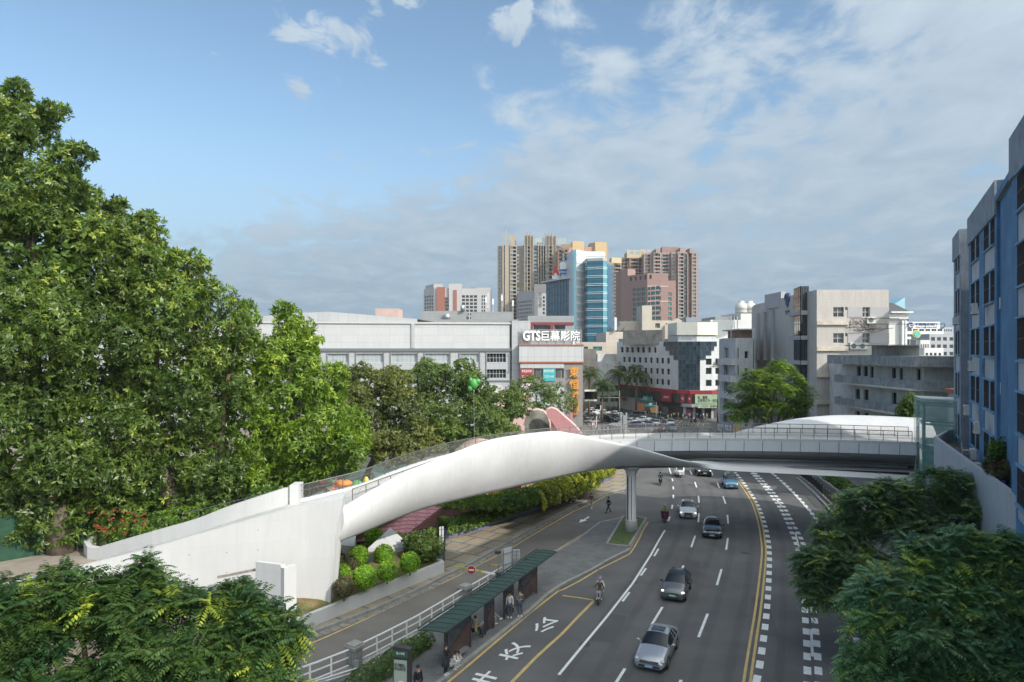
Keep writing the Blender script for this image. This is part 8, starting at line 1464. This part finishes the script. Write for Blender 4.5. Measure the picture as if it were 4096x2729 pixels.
    y0 = st[0, 0]; zh = float(st[1, 2]); wf = float(st[1, 1])
    for s in (-1, 1):
        b = MB(); b.ell(((wf - lampw * .42) * s, y0 + .20, zh + .03), (lampw * .5, .17, .085), 10, 7, Matrix.Translation((0, 0, 0))); b.build('headlight', M_lampon if lit else M_lamp, e, smooth=True)
        b = MB(); b.ell(((st[-2, 1] - .17) * s, st[-1, 0] - .07, float(st[-2, 2]) - .04), (.2, .09, .09), 10, 6); b.build('tail_light', M_tail, e, smooth=True)
        b = MB(); b.ell(((wmax + .13) * s, c0 + .42, float(np.interp(c0 + .4, st[:, 0], st[:, 2])) + .10), (.12, .07, .08), 8, 6); b.bar(((wmax - .06) * s, c0 + .42, float(np.interp(c0 + .4, st[:, 0], st[:, 2])) + .02), ((wmax + .08) * s, c0 + .42, float(np.interp(c0 + .4, st[:, 0], st[:, 2])) + .07), .05); b.build('mirror', M_grl if roofm else pm, e, smooth=True)
        b = MB()
        for y in (.05, .95): b.bar(((wmax + .005) * s, y - .1, zh + .20), ((wmax + .005) * s, y + .1, zh + .20), .03, .025)
        b.build('door_handle', M_chr if kind == 'sedan' else pm, e)
    gw, gh = grille; b = MB(); b.box(-gw, gw, y0 + .00, y0 + .10, zh - .06 - gh / 2, zh - .06 + gh / 2); b.box(-gw * 1.15, gw * 1.15, y0 - .005, y0 + .10, zsill + .03, zsill + .15); b.build('grille', M_grl, e); b = MB(); b.bar((-gw, y0 - .015, zh - .02), (gw, y0 - .015, zh - .02), .02, .02)
    if kind == 'sedan': b.bar((-gw, y0 - .015, zh - .09), (gw, y0 - .015, zh - .09), .02, .02)
    b.build('grille_bar', M_chr, e)
    pz = zh - .06 - gh / 2 - .10; b = MB(); b.box(-.22, .22, y0 - .035, y0 - .01, pz - .07, pz + .07); p_ = b.build('number_plate', plate, e); b = MB(); b.box(-.22, .22, st[-1, 0] + .01, st[-1, 0] + .03, .72, .86); b.build('number_plate', plate, e)
    if ptext: t_ = text_obj('plate_lettering', ptext, M_tw, .36, .08, .004, None, (0, y0 - .04, pz)); t_.parent = p_
    if logo: b = MB(); b.tube([(.075 * math.cos(a), y0 - .03, zh - .03 + .075 * math.sin(a)) for a in np.linspace(0, 2 * math.pi, 14)], .012, 5); b.bar((-.05, y0 - .03, zh + .02), (0, y0 - .03, zh - .09), .015); b.bar((.05, y0 - .03, zh + .02), (0, y0 - .03, zh - .09), .015); b.build('emblem', M_chr, e)
    return e
def carpos(c, x, y, th, L=2.3): p = g(c, x, y); a = R(th); f = Vector((math.sin(a), -math.cos(a), 0)); p = p - f * L; p.z = 0; return p, a
p, a = carpos('G', 935, 1462, -24); car('sedan', paint('silver', (.36, .37, .40), .5, .32), 'silver sedan nearest the camera at the bottom of the road', p, a, logo=True, ptext='E·00T03', grille=(.52, .17))
p, a = carpos('G', 1190, 705, -22, 2.0); car('hatch', paint('grey', (.13, .13, .14), .5, .35), 'dark grey hatchback with a black glass roof and a green plate', p, a, M_plg, True, roofm=M_cgl, ptext='EG5653', grille=(.42, .08), sunroof=False)
p, a = carpos('U', 1170, 1325, -17); car('sedan', paint('black', (.012, .012, .013), 0, .25), 'black sedan with a chrome grille in the middle lane', p, a, ptext='E·66872', grille=(.34, .12), lampw=.42)
p, a = carpos('U', 797, 1010, -13); car('sedan', paint('white', (.62, .63, .64), 0, .3), 'white sedan with lit slanting headlights', p, a, lit=True, ptext='E·37706', grille=(.42, .26))
p, a = carpos('U', 1475, 545, -11, 1.95); car('hatch', paint('blue', (.07, .17, .26), .4, .35), 'pale blue compact car beside the yellow centre line', p, a, ptext='E·82601', grille=(.45, .10), lampw=.42)
p, a = carpos('U', 1057, 348, -9); car('suv', paint('black_gloss', (.01, .01, .011), 0, .2), 'black sport utility car with lit lamps half under the bridge edge', p, a, M_plg, True, grille=(.66, .22), sunroof=False)
far = [(45, 338, 'sedan', 'silver', -120, 'silver sedan farthest left by the cinema corner'), (140, 355, 'suv', 'grey', -120, 'dark grey car right behind the silver one by the cinema corner'), (110, 405, 'sedan', 'white', 50, 'upper of two white cars stacked by the thin post'), (85, 440, 'hatch', 'white', 50, 'lower of two white cars stacked by the thin post'), (300, 440, 'sedan', 'white', 40, 'white car half hidden behind the palm trunk'), (430, 455, 'sedan', 'white', -128, 'white sedan driving away along the yellow dashes'), (365, 548, 'suv', 'black', 38, 'black utility car turning at the zebra crossing'), (405, 510, 'sedan', 'black', 38, 'black sedan behind the turning black utility car'), (822, 488, 'van', 'grey', -125, 'grey people carrier driving away past the fence'), (875, 548, 'sedan', 'white', -120, 'white sedan on the zebra crossing'), (685, 585, 'hatch', 'white', -150, 'white hatchback waiting left on the zebra crossing'), (1155, 568, 'sedan', 'grey', -118, 'grey saloon right of the zebra crossing'), (765, 640, 'sedan', 'navy', -140, 'navy blue sedan behind the bridge railing'), (1010, 722, 'van', 'grey2', -22, 'grey van coming towards the bridge'), (1105, 612, 'sedan', 'white', -20, 'white car behind the grey van'), (1180, 695, 'hatch', 'red', -18, 'dark red car with lit lamps beside the van'), (1330, 605, 'sedan', 'white', -18, 'white car waiting behind the silver one'), (1365, 685, 'sedan', 'silver', -16, 'silver car right of the red one behind the railing')]
PM = {'silver': MATS['paint_silver'], 'grey': paint('dim_grey', (.14, .14, .145), .4), 'white': MATS['paint_white'], 'black': MATS['paint_black'], 'navy': paint('navy', (.02, .04, .14), .2), 'grey2': paint('lilac_grey', (.22, .23, .28), .3), 'red': paint('red', (.22, .02, .03), .1)}
proto = {}
for (x, y, k, col, th, lab) in far:
    p = g('O', x, y); f = Vector((math.sin(R(th)), -math.cos(R(th)), 0)); p = p + Vector((0, 1.2, 0)); p.z = 0
    if (k, col) in proto: copy_tree(proto[(k, col)], p, R(th), lab)
    else: proto[(k, col)] = car(k, PM[col], lab, p, R(th), sunroof=False, lit=col == 'red', group='cars at the far junction')
# ------------------------------------------------------------------ people
def skin(name, V, E_, Rr, m, parent, root=0, sub=1):
    me = bpy.data.meshes.new(name); me.from_pydata([tuple(v) for v in V], E_, []); o = bpy.data.objects.new(name, me); COL.objects.link(o); md_ = o.modifiers.new('s', 'SKIN'); md_.use_smooth_shade = True
    for i, r in enumerate(Rr): me.skin_vertices[0].data[i].radius = (r, r) if not hasattr(r, '__len__') else r
    me.skin_vertices[0].data[root].use_root = True
    o.modifiers.new('b', 'SUBSURF').levels = sub; dg = bpy.context.evaluated_depsgraph_get(); m2 = bpy.data.meshes.new_from_object(o.evaluated_get(dg)); bpy.data.objects.remove(o); m2.materials.clear(); m2.materials.append(m); m2.name = name
    return put(name, m2, parent)
def joints(pose):
    J = dict(pel=(0, 0, .95), spi=(0, 0, 1.13), che=(0, 0, 1.32), nb=(0, .01, 1.46), nk=(0, -.01, 1.52), hd=(0, -.03, 1.60), ht=(0, -.02, 1.69), sl=(.17, 0, 1.41), sr=(-.17, 0, 1.41), el=(.22, .02, 1.13), er=(-.22, .02, 1.13), wl=(.23, -.06, .89), wr=(-.23, -.06, .89), hl=(.09, 0, .90), hr=(-.09, 0, .90), kl=(.10, -.02, .50), kr=(-.10, -.02, .50), al=(.10, .02, .09), ar=(-.10, .02, .09))
    if pose == 'walk': J.update(kl=(.09, -.20, .52), al=(.09, -.30, .11), kr=(-.09, .06, .50), ar=(-.09, .34, .15), el=(.22, .14, 1.15), wl=(.23, .16, .92), er=(-.22, -.08, 1.14), wr=(-.21, -.28, .98))
    if pose == 'phone': J.update(el=(.23, -.02, 1.13), wl=(.08, -.26, 1.20), er=(-.23, 0, 1.13), wr=(-.08, -.27, 1.18))
    if pose in ('sit', 'sitx'):
        for k in J: J[k] = (J[k][0], J[k][1] - (.10 if k in ('nk', 'hd', 'ht', 'nb', 'che', 'sl', 'sr') else 0), J[k][2] - .42)
        J.update(hl=(.10, 0, .50), hr=(-.10, 0, .50), kl=(.13, -.44, .52), kr=(-.13, -.44, .52), al=(.14, -.46, .10), ar=(-.14, -.42, .10), el=(.23, -.18, .73), er=(-.23, -.18, .73), wl=(.06, -.40, .72), wr=(-.06, -.40, .70))
        if pose == 'sitx': J.update(kl=(.02, -.46, .66), al=(-.22, -.72, .38))
    if pose == 'squat':
        for k in J: J[k] = (J[k][0], J[k][1] - (.22 if k in ('nk', 'hd', 'ht') else .16 if k in ('nb', 'che', 'sl', 'sr') else 0), J[k][2] - .66)
        J.update(pel=(0, .08, .26), hl=(.1, .06, .27), hr=(-.1, .06, .27), kl=(.14, -.36, .50), kr=(-.14, -.36, .46), al=(.13, -.10, .09), ar=(-.13, -.14, .09), el=(.22, -.32, .52), er=(-.22, -.32, .52), wl=(.06, -.50, .62), wr=(-.06, -.50, .60))
    if pose == 'ride':
        for k in J: J[k] = (J[k][0], J[k][1], J[k][2] - .15)
        J.update(hl=(.12, 0, .78), hr=(-.12, 0, .78), kl=(.20, -.42, .72), kr=(-.20, -.42, .72), al=(.17, -.42, .32), ar=(-.17, -.42, .32), el=(.30, -.24, 1.02), er=(-.30, -.24, 1.02), wl=(.30, -.50, 1.02), wr=(-.30, -.50, 1.02))
    if pose == 'reach': J.update(el=(.20, -.18, 1.16), wl=(.12, -.42, 1.08), er=(-.22, -.1, 1.12), wr=(-.12, -.36, 1.02))
    return {k: Vector(v) for k, v in J.items()}
M_skin = mat('skin', (.42, .26, .19), .6); M_hair = mat('black_hair', (.012, .010, .009), .6)
def cloth(n, c): return mat('cloth_' + n, c, .9, var=.12, vs=6, bump=.3, bs=30)
def person(label, loc, rz, pose='stand', top=None, legs=None, shoe=None, s=1.0, slim=1.0, longhair=False, skirt=None, extra=None, helmet=None, group=None, detail=True, bag=None, feet=True):
    J = joints(pose); e = thing('person', label, 'person', loc, rz, group); e.scale = (s, s, s); N_ = ['pel', 'spi', 'che', 'nb', 'nk', 'hd', 'ht', 'sl', 'el', 'wl', 'sr', 'er', 'wr', 'hl', 'kl', 'al', 'hr', 'kr', 'ar']; Rb = [.115, .105, .12, .06, .05, .088, .06, .05, .036, .026, .05, .036, .026, .08, .052, .035, .08, .052, .035]
    E_ = [(0, 1), (1, 2), (2, 3), (3, 4), (4, 5), (5, 6), (3, 7), (7, 8), (8, 9), (3, 10), (10, 11), (11, 12), (0, 13), (13, 14), (14, 15), (0, 16), (16, 17), (17, 18)]; V = [J[k] for k in N_]; Rr = [r * (slim if i < 3 else 1) for i, r in enumerate(Rb)]
    for ank in (15, 18): V.append(V[ank] + Vector((0, -.14, -.055))); Rr.append(.03); E_.append((ank, len(V) - 1))
    for side, wi, ei in ((1, 9, 8), (-1, 12, 11)):
        d = (V[wi] - V[ei]).normalized(); sx = Vector((side, 0, 0)); sx = (sx - d * sx.dot(d)).normalized(); pm_ = V[wi] + d * .07; V.append(pm_); Rr.append((.034, .018)); pi_ = len(V) - 1; E_.append((wi, pi_))
        if detail:
            nn_ = d.cross(sx)
            for k, (o_, L_) in enumerate(((-.027, .055), (-.009, .065), (.009, .06), (.027, .048))):
                a = pm_ + sx * o_ + d * .03; V.append(a); Rr.append(.009); E_.append((pi_, len(V) - 1)); V.append(a + d * L_ * .55); Rr.append(.008); E_.append((len(V) - 2, len(V) - 1)); V.append(a + d * L_ * .85 + nn_ * side * .02); Rr.append(.007); E_.append((len(V) - 2, len(V) - 1))
            V.append(pm_ - sx * .045 - d * .01); Rr.append(.010); E_.append((pi_, len(V) - 1)); V.append(pm_ - sx * .06 + d * .025); Rr.append(.009); E_.append((len(V) - 2, len(V) - 1))
    skin('body', V, E_, Rr, M_skin, e)
    skin('top', [J[k] + Vector(o_) for k, o_ in (('pel', (0, 0, .02)), ('spi', (0, 0, 0)), ('che', (0, 0, 0)), ('nb', (0, 0, -.02)), ('sl', (0, 0, 0)), ('el', (0, 0, 0)), ('wl', (0, 0, .0)), ('sr', (0, 0, 0)), ('er', (0, 0, 0)), ('wr', (0, 0, 0)))], [(0, 1), (1, 2), (2, 3), (3, 4), (4, 5), (5, 6), (3, 7), (7, 8), (8, 9)], [.15 * slim, .135 * slim, .145 * slim, .075, .072, .054, .042, .072, .054, .042], top or cloth('black', (.015, .015, .016)), e)
    skin('trousers', [J['pel'], J['hl'], J['kl'], J['al'] + Vector((0, 0, .03)), J['hr'], J['kr'], J['ar'] + Vector((0, 0, .03))], [(0, 1), (1, 2), (2, 3), (0, 4), (4, 5), (5, 6)], [.13 * slim, .098, .072, .058, .098, .072, .058], legs or cloth('dark', (.03, .03, .035)), e)
    for k in ('al', 'ar'): b = MB(); b.ell(tuple(J[k] + Vector((0, -.06, -.035))), (.05, .14, .055), 8, 6); b.build('shoe', shoe or M_hair, e, smooth=True)
    h = (J['hd'] + J['ht']) / 2; b = MB()
    if helmet: b.ell(tuple(h + Vector((0, .01, .03))), (.135, .155, .13), 12, 8); b.build('helmet', helmet, e, smooth=True)
    else:
        b.ell(tuple(h + Vector((0, .028, .035))), (.098, .105, .10), 12, 8)
        if longhair: b.ell(tuple(h + Vector((0, .07, -.10))), (.09, .05, .17), 10, 7)
        b.build('hair', M_hair, e, smooth=True)
    if detail:
        b = MB()
        for sx in (-.032, .032): b.ell(tuple(J['hd'] + Vector((sx, -.088, .02))), (.012, .006, .007), 6, 4)
        b.build('eyes', M_hair, e); b = MB(); b.ell(tuple(J['hd'] + Vector((0, -.098, -.012))), (.012, .02, .022), 6, 5); b.build('nose', M_skin, e, smooth=True); b = MB(); b.ell(tuple(J['hd'] + Vector((0, -.09, -.05))), (.024, .006, .006), 6, 4); b.build('mouth', M_tr, e)
        b = MB()
        for sx in (-.092, .092): b.ell(tuple(J['hd'] + Vector((sx, 0, .005))), (.012, .02, .03), 6, 5)
        b.build('ears', M_skin, e, smooth=True)
    if skirt: b = MB(); b.lathe([(.19, 0), (.20, -.25), (.23, -.5)], tuple(J['pel'] + Vector((0, 0, .08))), 14); b.build('coat_tail', skirt, e, smooth=True)
    if bag: b = MB(); b.box(-.10, .10, -.06, .06, -.18, .14); b.build('bag', bag, e, loc=J['er'] + Vector((-.08, .03, -.06)))
    return e
cl = cloth; M_sho = mat('white_shoe', (.6, .6, .6), .6); Wc, Bk, Jn, Gy = cl('white', (.58, .58, .58)), cl('black', (.015, .015, .016)), cl('denim', (.07, .09, .12)), cl('grey', (.26, .27, .28))
def gz(c, x, y, z=.15): return g(c, x, y, z)
SR = math.degrees(math.atan2(sd.x, -sd.y))
person('woman in black with a long dark coat braiding a crouching woman’s hair by the kerb', gz('S', 1110, 1180), R(65), 'reach', Bk, Bk, M_sho, .98, .9, True, cl('coat', (.03, .035, .045)))
person('crouching woman in white beside the woman in black', gz('S', 1215, 1080), R(75), 'squat', Wc, cl('cream', (.50, .48, .42)), M_sho, .95, .9, True)
person('small girl in white crouching nearest the kerb', gz('S', 1275, 1040), R(60), 'squat', Wc, Wc, M_sho, .80, .85)
b1 = P_(5.0, PT_ - .35, .15); b2 = P_(7.9, PT_ - .40, .15); face = math.atan2(-sn.x * -1, -sn.y * -1)
fz = math.atan2(-sn.x, sn.y)      # facing the road from the bench: local -Y along -sn
person('seated woman in a mauve top holding a yellow bag at the shelter', Vector((*gz('S', 1550, 590).xy, .15)), fz + R(12), 'sit', cl('mauve', (.26, .15, .16)), cl('navy', (.02, .022, .03)), M_hair, 1.0, 1.05, extra=None)
person('seated person in black jacket and pale jeans looking at a phone', Vector((*gz('S', 1785, 400).xy, .15)), fz + R(25), 'sitx', Bk, Gy, M_sho, 1.0, .95, True)
person('standing woman in a loose white shirt with a black shoulder bag', gz('S', 2115, 285), R(-8), 'stand', Wc, Jn, M_sho, 1.0, 1.0, True, bag=Bk)
person('standing man in a checked shirt and jeans at the kerb', gz('S', 2275, 262), R(-5), 'phone', mat('checked_cloth', (.07, .065, .06), .9, var=.8, vs=10, col2=(.3, .29, .27)), Jn, M_sho, 1.03)
person('person in a dark coat half hidden behind the stop pillar', Vector((spc.x + .62, 34.6, .15)), R(40), 'stand', cl('navy_coat', (.015, .018, .03)), Bk, M_hair, 1.02, 1.1)
person('walker in black crossing beside the pier', g('F', 552, 1062), R(-70), 'walk', Bk, Bk, M_hair, 1.0)
person('walker in a dark shirt with a maroon bundle on the shoulder', g('F', 390, 1026), R(150), 'walk', cl('maroon', (.10, .02, .03)), Gy, M_sho, 1.0)
person('walker in white strolling along the hedge wall', gz('F', 216, 972), R(95), 'walk', Wc, Gy, M_sho, .98)
b = MB(); b.box(-.22, .22, -.07, .07, -.2, .22); q = gz('S', 1550, 590) + Vector((.16, -.30, .78)); o = b.build('shopping_bag', cl('yellow_bag', (.30, .28, .08)), loc=q, rz=fz); tag(o, 'yellow bag held by the seated woman', 'bag'); b = MB(); b.ell((0, 0, 0), (.2, .14, .24), 10, 7); o = b.build('backpack', cl('green_bag', (.07, .20, .09)), loc=gz('S', 1550, 590) + Vector((-.22, .12, .95)), smooth=True); tag(o, 'green backpack behind the seated woman', 'backpack')
# scooters
def scooter(label, loc, rz, pm, group='scooters', riderpose=None):
    e = thing('scooter', label, 'scooter', loc, rz, group)
    for y in (-.62, .60): b = MB(); b.tube([(-.05, y, .24), (.05, y, .24)], [.24, .24], 14); w_ = b.build('wheel', M_tyre, e); b = MB(); b.tube([(-.055, y, .24), (.055, y, .24)], [.12, .12], 10); put('rim', b.mesh('rim', M_rim), w_)
    b = MB(); b.grid([[(-.14, -.42, .95), (.14, -.42, .95)], [(-.19, -.46, .7), (.19, -.46, .7)], [(-.17, -.40, .42), (.17, -.40, .42)], [(-.14, -.28, .30), (.14, -.28, .30)], [(-.15, .10, .30), (.15, .10, .30)], [(-.17, .22, .62), (.17, .22, .62)], [(-.15, .75, .68), (.15, .75, .68)], [(-.11, .85, .5), (.11, .85, .5)]]); b.box(-.15, .15, .18, .78, .36, .62); b.box(-.10, .10, -.78, -.46, .44, .52); b.box(-.13, .13, -.47, -.43, .45, .92); b.build('body', pm, e)
    b = MB(); b.box(-.15, .15, .12, .80, .68, .77); b.build('seat', M_blk, e); b = MB(); b.tube([(0, -.62, .26), (0, -.42, .98)], .035, 6); b.tube([(-.33, -.34, 1.02), (0, -.42, .99), (.33, -.34, 1.02)], .018, 6); b.build('handlebar', M_grl, e)
    b = MB(); b.ell((0, -.50, .84), (.09, .05, .06), 8, 6); b.build('headlight', M_lamp, e); 
    for s_ in (-1, 1): b = MB(); b.tube([(.28 * s_, -.36, 1.03), (.33 * s_, -.36, 1.16)], .008, 4); b.ell((.34 * s_, -.36, 1.20), (.05, .015, .035), 8, 5); b.build('mirror', M_grl, e)
    return e
pos = [(g('U', 358, 480), -14, 'black scooter ridden towards the camera by the sunlit patch', (.012, .012, .013)), (g('U', 428, 1058), -16, 'scooter with a maroon wind apron left of the white sedan', (.08, .02, .03)), (g('G', 388, 730), -14, 'grey scooter carrying two people past the bus bay', (.30, .30, .32))]
for i, (p, th, lab, c) in enumerate(pos):
    f = Vector((math.sin(R(th)), -math.cos(R(th)), 0)); p = p - f * .6; p.z = 0; scooter(lab, p, R(th), mat('scooter_paint_%s' % 'abc'[i], c, .35, coat=.5), 'scooters on the near road')
    h_ = [M_blk, M_gal, mat('helmet_blue', (.16, .24, .32), .3)][i]; q = p - f * .25; q.z = 0
    r_ = person(['rider in black on the black scooter', 'rider in a yellow jacket behind the maroon wind apron', 'rider in a brown jacket and pale blue helmet'][i], q, R(th), 'ride', [Bk, cl('yellow', (.30, .26, .05)), cl('brown', (.09, .065, .045))][i], [Bk, Bk, cl('khaki', (.16, .13, .09))][i], M_sho if i == 2 else M_hair, 1.0, helmet=h_)
    if i == 1: b = MB(); rows = [[(x * (1 - .3 * k / 5), -.46 - .08 * math.cos(x * 3), 1.12 - .16 * k) for x in np.linspace(-.44, .44, 7)] for k in range(6)]; b.grid(rows); rows2 = [[(v[0], v[1] + .06, v[2]) for v in r] for r in rows]; b.grid(rows2); o = b.build('wind_apron', mat('maroon_quilt', (.085, .022, .035), .9, var=.5, vs=5, bump=.8, bs=9), loc=p, rz=R(th)); tag(o, 'maroon quilted wind apron hung over a scooter', 'wind apron')
    if i == 2: q = p - f * .62; q.z = .02; person('passenger in white with a pink helmet on the grey scooter', q, R(th), 'ride', Wc, Wc, M_sho, .98, helmet=mat('helmet_pink', (.45, .12, .20), .4))
# white three-wheeler
p = g('U', 672, 362); f = Vector((math.sin(R(-8)), -math.cos(R(-8)), 0)); p = p - f * .4; p.z = 0; e = thing('tricycle', 'white covered delivery three-wheeler left of the black utility car', 'three-wheeler', p, R(-8)); WP = PM['white']
b = MB(); prof = [(-.30, .55, .38), (-.42, .80, .48), (-.36, 1.05, .54), (-.20, 1.35, .55), (.05, 1.75, .52), (.35, 1.85, .50)]; b.grid([[(-w_, y, z), (-w_ * .5, y - .08, z), (w_ * .5, y - .08, z), (w_, y, z)] for y, z, w_ in prof]); b.box(-.55, .55, .36, 2.1, .42, 1.84); b.prism([(-.55, -.2), (.55, -.2), (.55, .36), (-.55, .36)], .42, [.9, .9, 1.4, 1.4]); b.build('body', WP, e, smooth=False)
b = MB(); b.grid([[(-w_ * .8, y - .10, z), (w_ * .8, y - .10, z)] for y, z, w_ in ((-.34, 1.12, .5), (-.19, 1.38, .5), (.02, 1.70, .48))]); b.build('windscreen', M_cgl, e)
for x, y in ((0, -.42), (-.5, 1.6), (.5, 1.6)): b = MB(); b.tube([(x - .05, y, .25), (x + .05, y, .25)], [.25, .25], 14); b.build('wheel', M_tyre, e)
for x in (-.32, .32): b = MB(); b.ell((x, -.48, .86), (.08, .05, .07), 8, 6); b.build('headlight', M_lamp, e)
b = MB(); b.box(-.12, .12, -.55, -.30, .45, .62); b.build('mudguard', WP, e)
# parked scooters at the junction and the crowd by the shops
sp_ = [scooter('dark parked scooter of the packed row behind the parking sign', g('X', 640, 1010), R(70), mat('scooter_dark', (.05, .05, .055), .4), 'parked scooters'), scooter('pale parked scooter of the packed row behind the parking sign', g('X', 560, 990), R(60), mat('scooter_pale', (.5, .5, .5), .4), 'parked scooters')]
rr = random.Random(9)
for k in range(20): j = rr.random(); q = g('X', 480 + 300 * (k / 20) + rr.uniform(-10, 10), 925 + 90 * (k % 4) / 3 + rr.uniform(-6, 6)); copy_tree(sp_[k % 2], Vector((q.x, q.y, .13)), R(50 + rr.random() * 40), [None, None][0])
s2 = [copy_tree(sp_[0], g('O', 890, 420) + Vector((0, 0, .1)), R(80), 'dark scooter of the row parked in front of the red shopfronts', group='scooters parked by the shops'), copy_tree(sp_[1], g('O', 930, 425) + Vector((0, 0, .1)), R(100), 'pale scooter of the row parked in front of the red shopfronts', group='scooters parked by the shops')]
for k in range(14): q = g('O', 900 + 22 * k + rr.uniform(-6, 6), 400 + 3 * k + rr.uniform(-8, 8)); copy_tree(s2[k % 2], Vector((q.x, q.y, .13)), R(60 + rr.random() * 60))
for k in range(7): q = g('O', 330 + 30 * k, 345 + 6 * k - 18); copy_tree(s2[k % 2], Vector((q.x, q.y, .13)), R(60 + rr.random() * 60), ('dark' if k % 2 == 0 else 'pale') + ' scooter of the row parked behind the dark green fence', group='scooters parked behind the fence')
crowd = [('white', Wc, Gy), ('black', Bk, Bk), ('yellow', cl('bright_yellow', (.55, .48, .05)), Gy), ('red', cl('red', (.35, .04, .04)), Jn), ('blue', cl('blue', (.08, .13, .25)), Bk), ('lime vest', cl('lime', (.35, .60, .05)), Bk)]
pr = [person('person in %s outside the shops at the junction' % n_, g('O', 1300 + 40 * i, 470), R(20 * i), 'walk' if i % 2 else 'stand', t_, l_, None, 1.0, detail=False, group='people outside the shops in ' + n_) for i, (n_, t_, l_) in enumerate(crowd)]
spots = [(1130, 480), (1150, 475), (1160, 482), (1200, 490), (1232, 520), (1265, 528, 2), (1290, 510), (1318, 515, 0), (1335, 500), (1362, 495, 5), (1385, 500), (1425, 490), (1480, 500), (1500, 515), (1520, 505), (1545, 500), (1575, 470, 0), (1600, 500), (1640, 505), (1690, 545, 3), (1720, 495, 0), (1780, 500), (1800, 495), (1820, 505), (1840, 500), (1870, 510), (1900, 505), (1770, 540), (1800, 550), (1840, 560), (1555, 555, 0), (120, 700), (150, 715), (230, 710), (290, 735), (320, 740), (350, 730), (640, 790)]
for i, t_ in enumerate(spots):
    k = t_[2] if len(t_) > 2 else (1, 0, 1, 4, 1, 0)[i % 6]; q = g('O', t_[0], t_[1]); copy_tree(pr[k], Vector((q.x, q.y, .02)), R(rr.random() * 360))
for p_ in pr: p_.location = p_.location + Vector((rr.uniform(-2, 2), rr.uniform(-1, 1), 0))
for i, (x, y, lab) in enumerate(((455, 775, 'motorcycle standing alone behind the bridge railing'), (1540, 600, 'dark scooter crossing the hatched junction box'), (1660, 555, 'pale scooter moving along the shops'))): q = g('O', x, y); copy_tree(sp_[i % 2], Vector((q.x, q.y, .0)), R((80, 10, -80)[i]), lab, group='lone scooters at the junction')
# ------------------------------------------------------------------ the air
b = MB(); b.box(-240, 260, -60, 690, -1.2, 150); hz = b.build('haze', None)
m = bpy.data.materials.new('haze'); m.use_nodes = True; m.node_tree.nodes.clear(); v = m.node_tree.nodes.new('ShaderNodeVolumePrincipled'); o_ = m.node_tree.nodes.new('ShaderNodeOutputMaterial'); m.node_tree.links.new(v.outputs[0], o_.inputs['Volume'])
v.inputs['Color'].default_value = (.86, .92, 1.0, 1); v.inputs['Density'].default_value = .00012; v.inputs['Anisotropy'].default_value = .2; hz.data.materials.clear(); hz.data.materials.append(m); hz['kind'] = 'stuff'
# things of one look are told apart by their count from the left
OR = 'first second third fourth fifth sixth seventh eighth ninth tenth eleventh twelfth thirteenth fourteenth fifteenth sixteenth seventeenth eighteenth nineteenth twentieth'.split()
GL = {}
for o in COL.objects:
    if o.parent is None and o.get('label') and o.get('group'): GL.setdefault(o['label'], []).append(o)
for lab, L_ in GL.items():
    if 1 < len(L_) <= 20:
        L_.sort(key=lambda o: o.location.x / o.location.y)
        for i, o in enumerate(L_): o['label'] = (OR[i] + ' from the left: ' + lab) if len(lab.split()) < 13 else ('%s from the left of the ' % OR[i] + ' '.join(lab.split()[:10]))
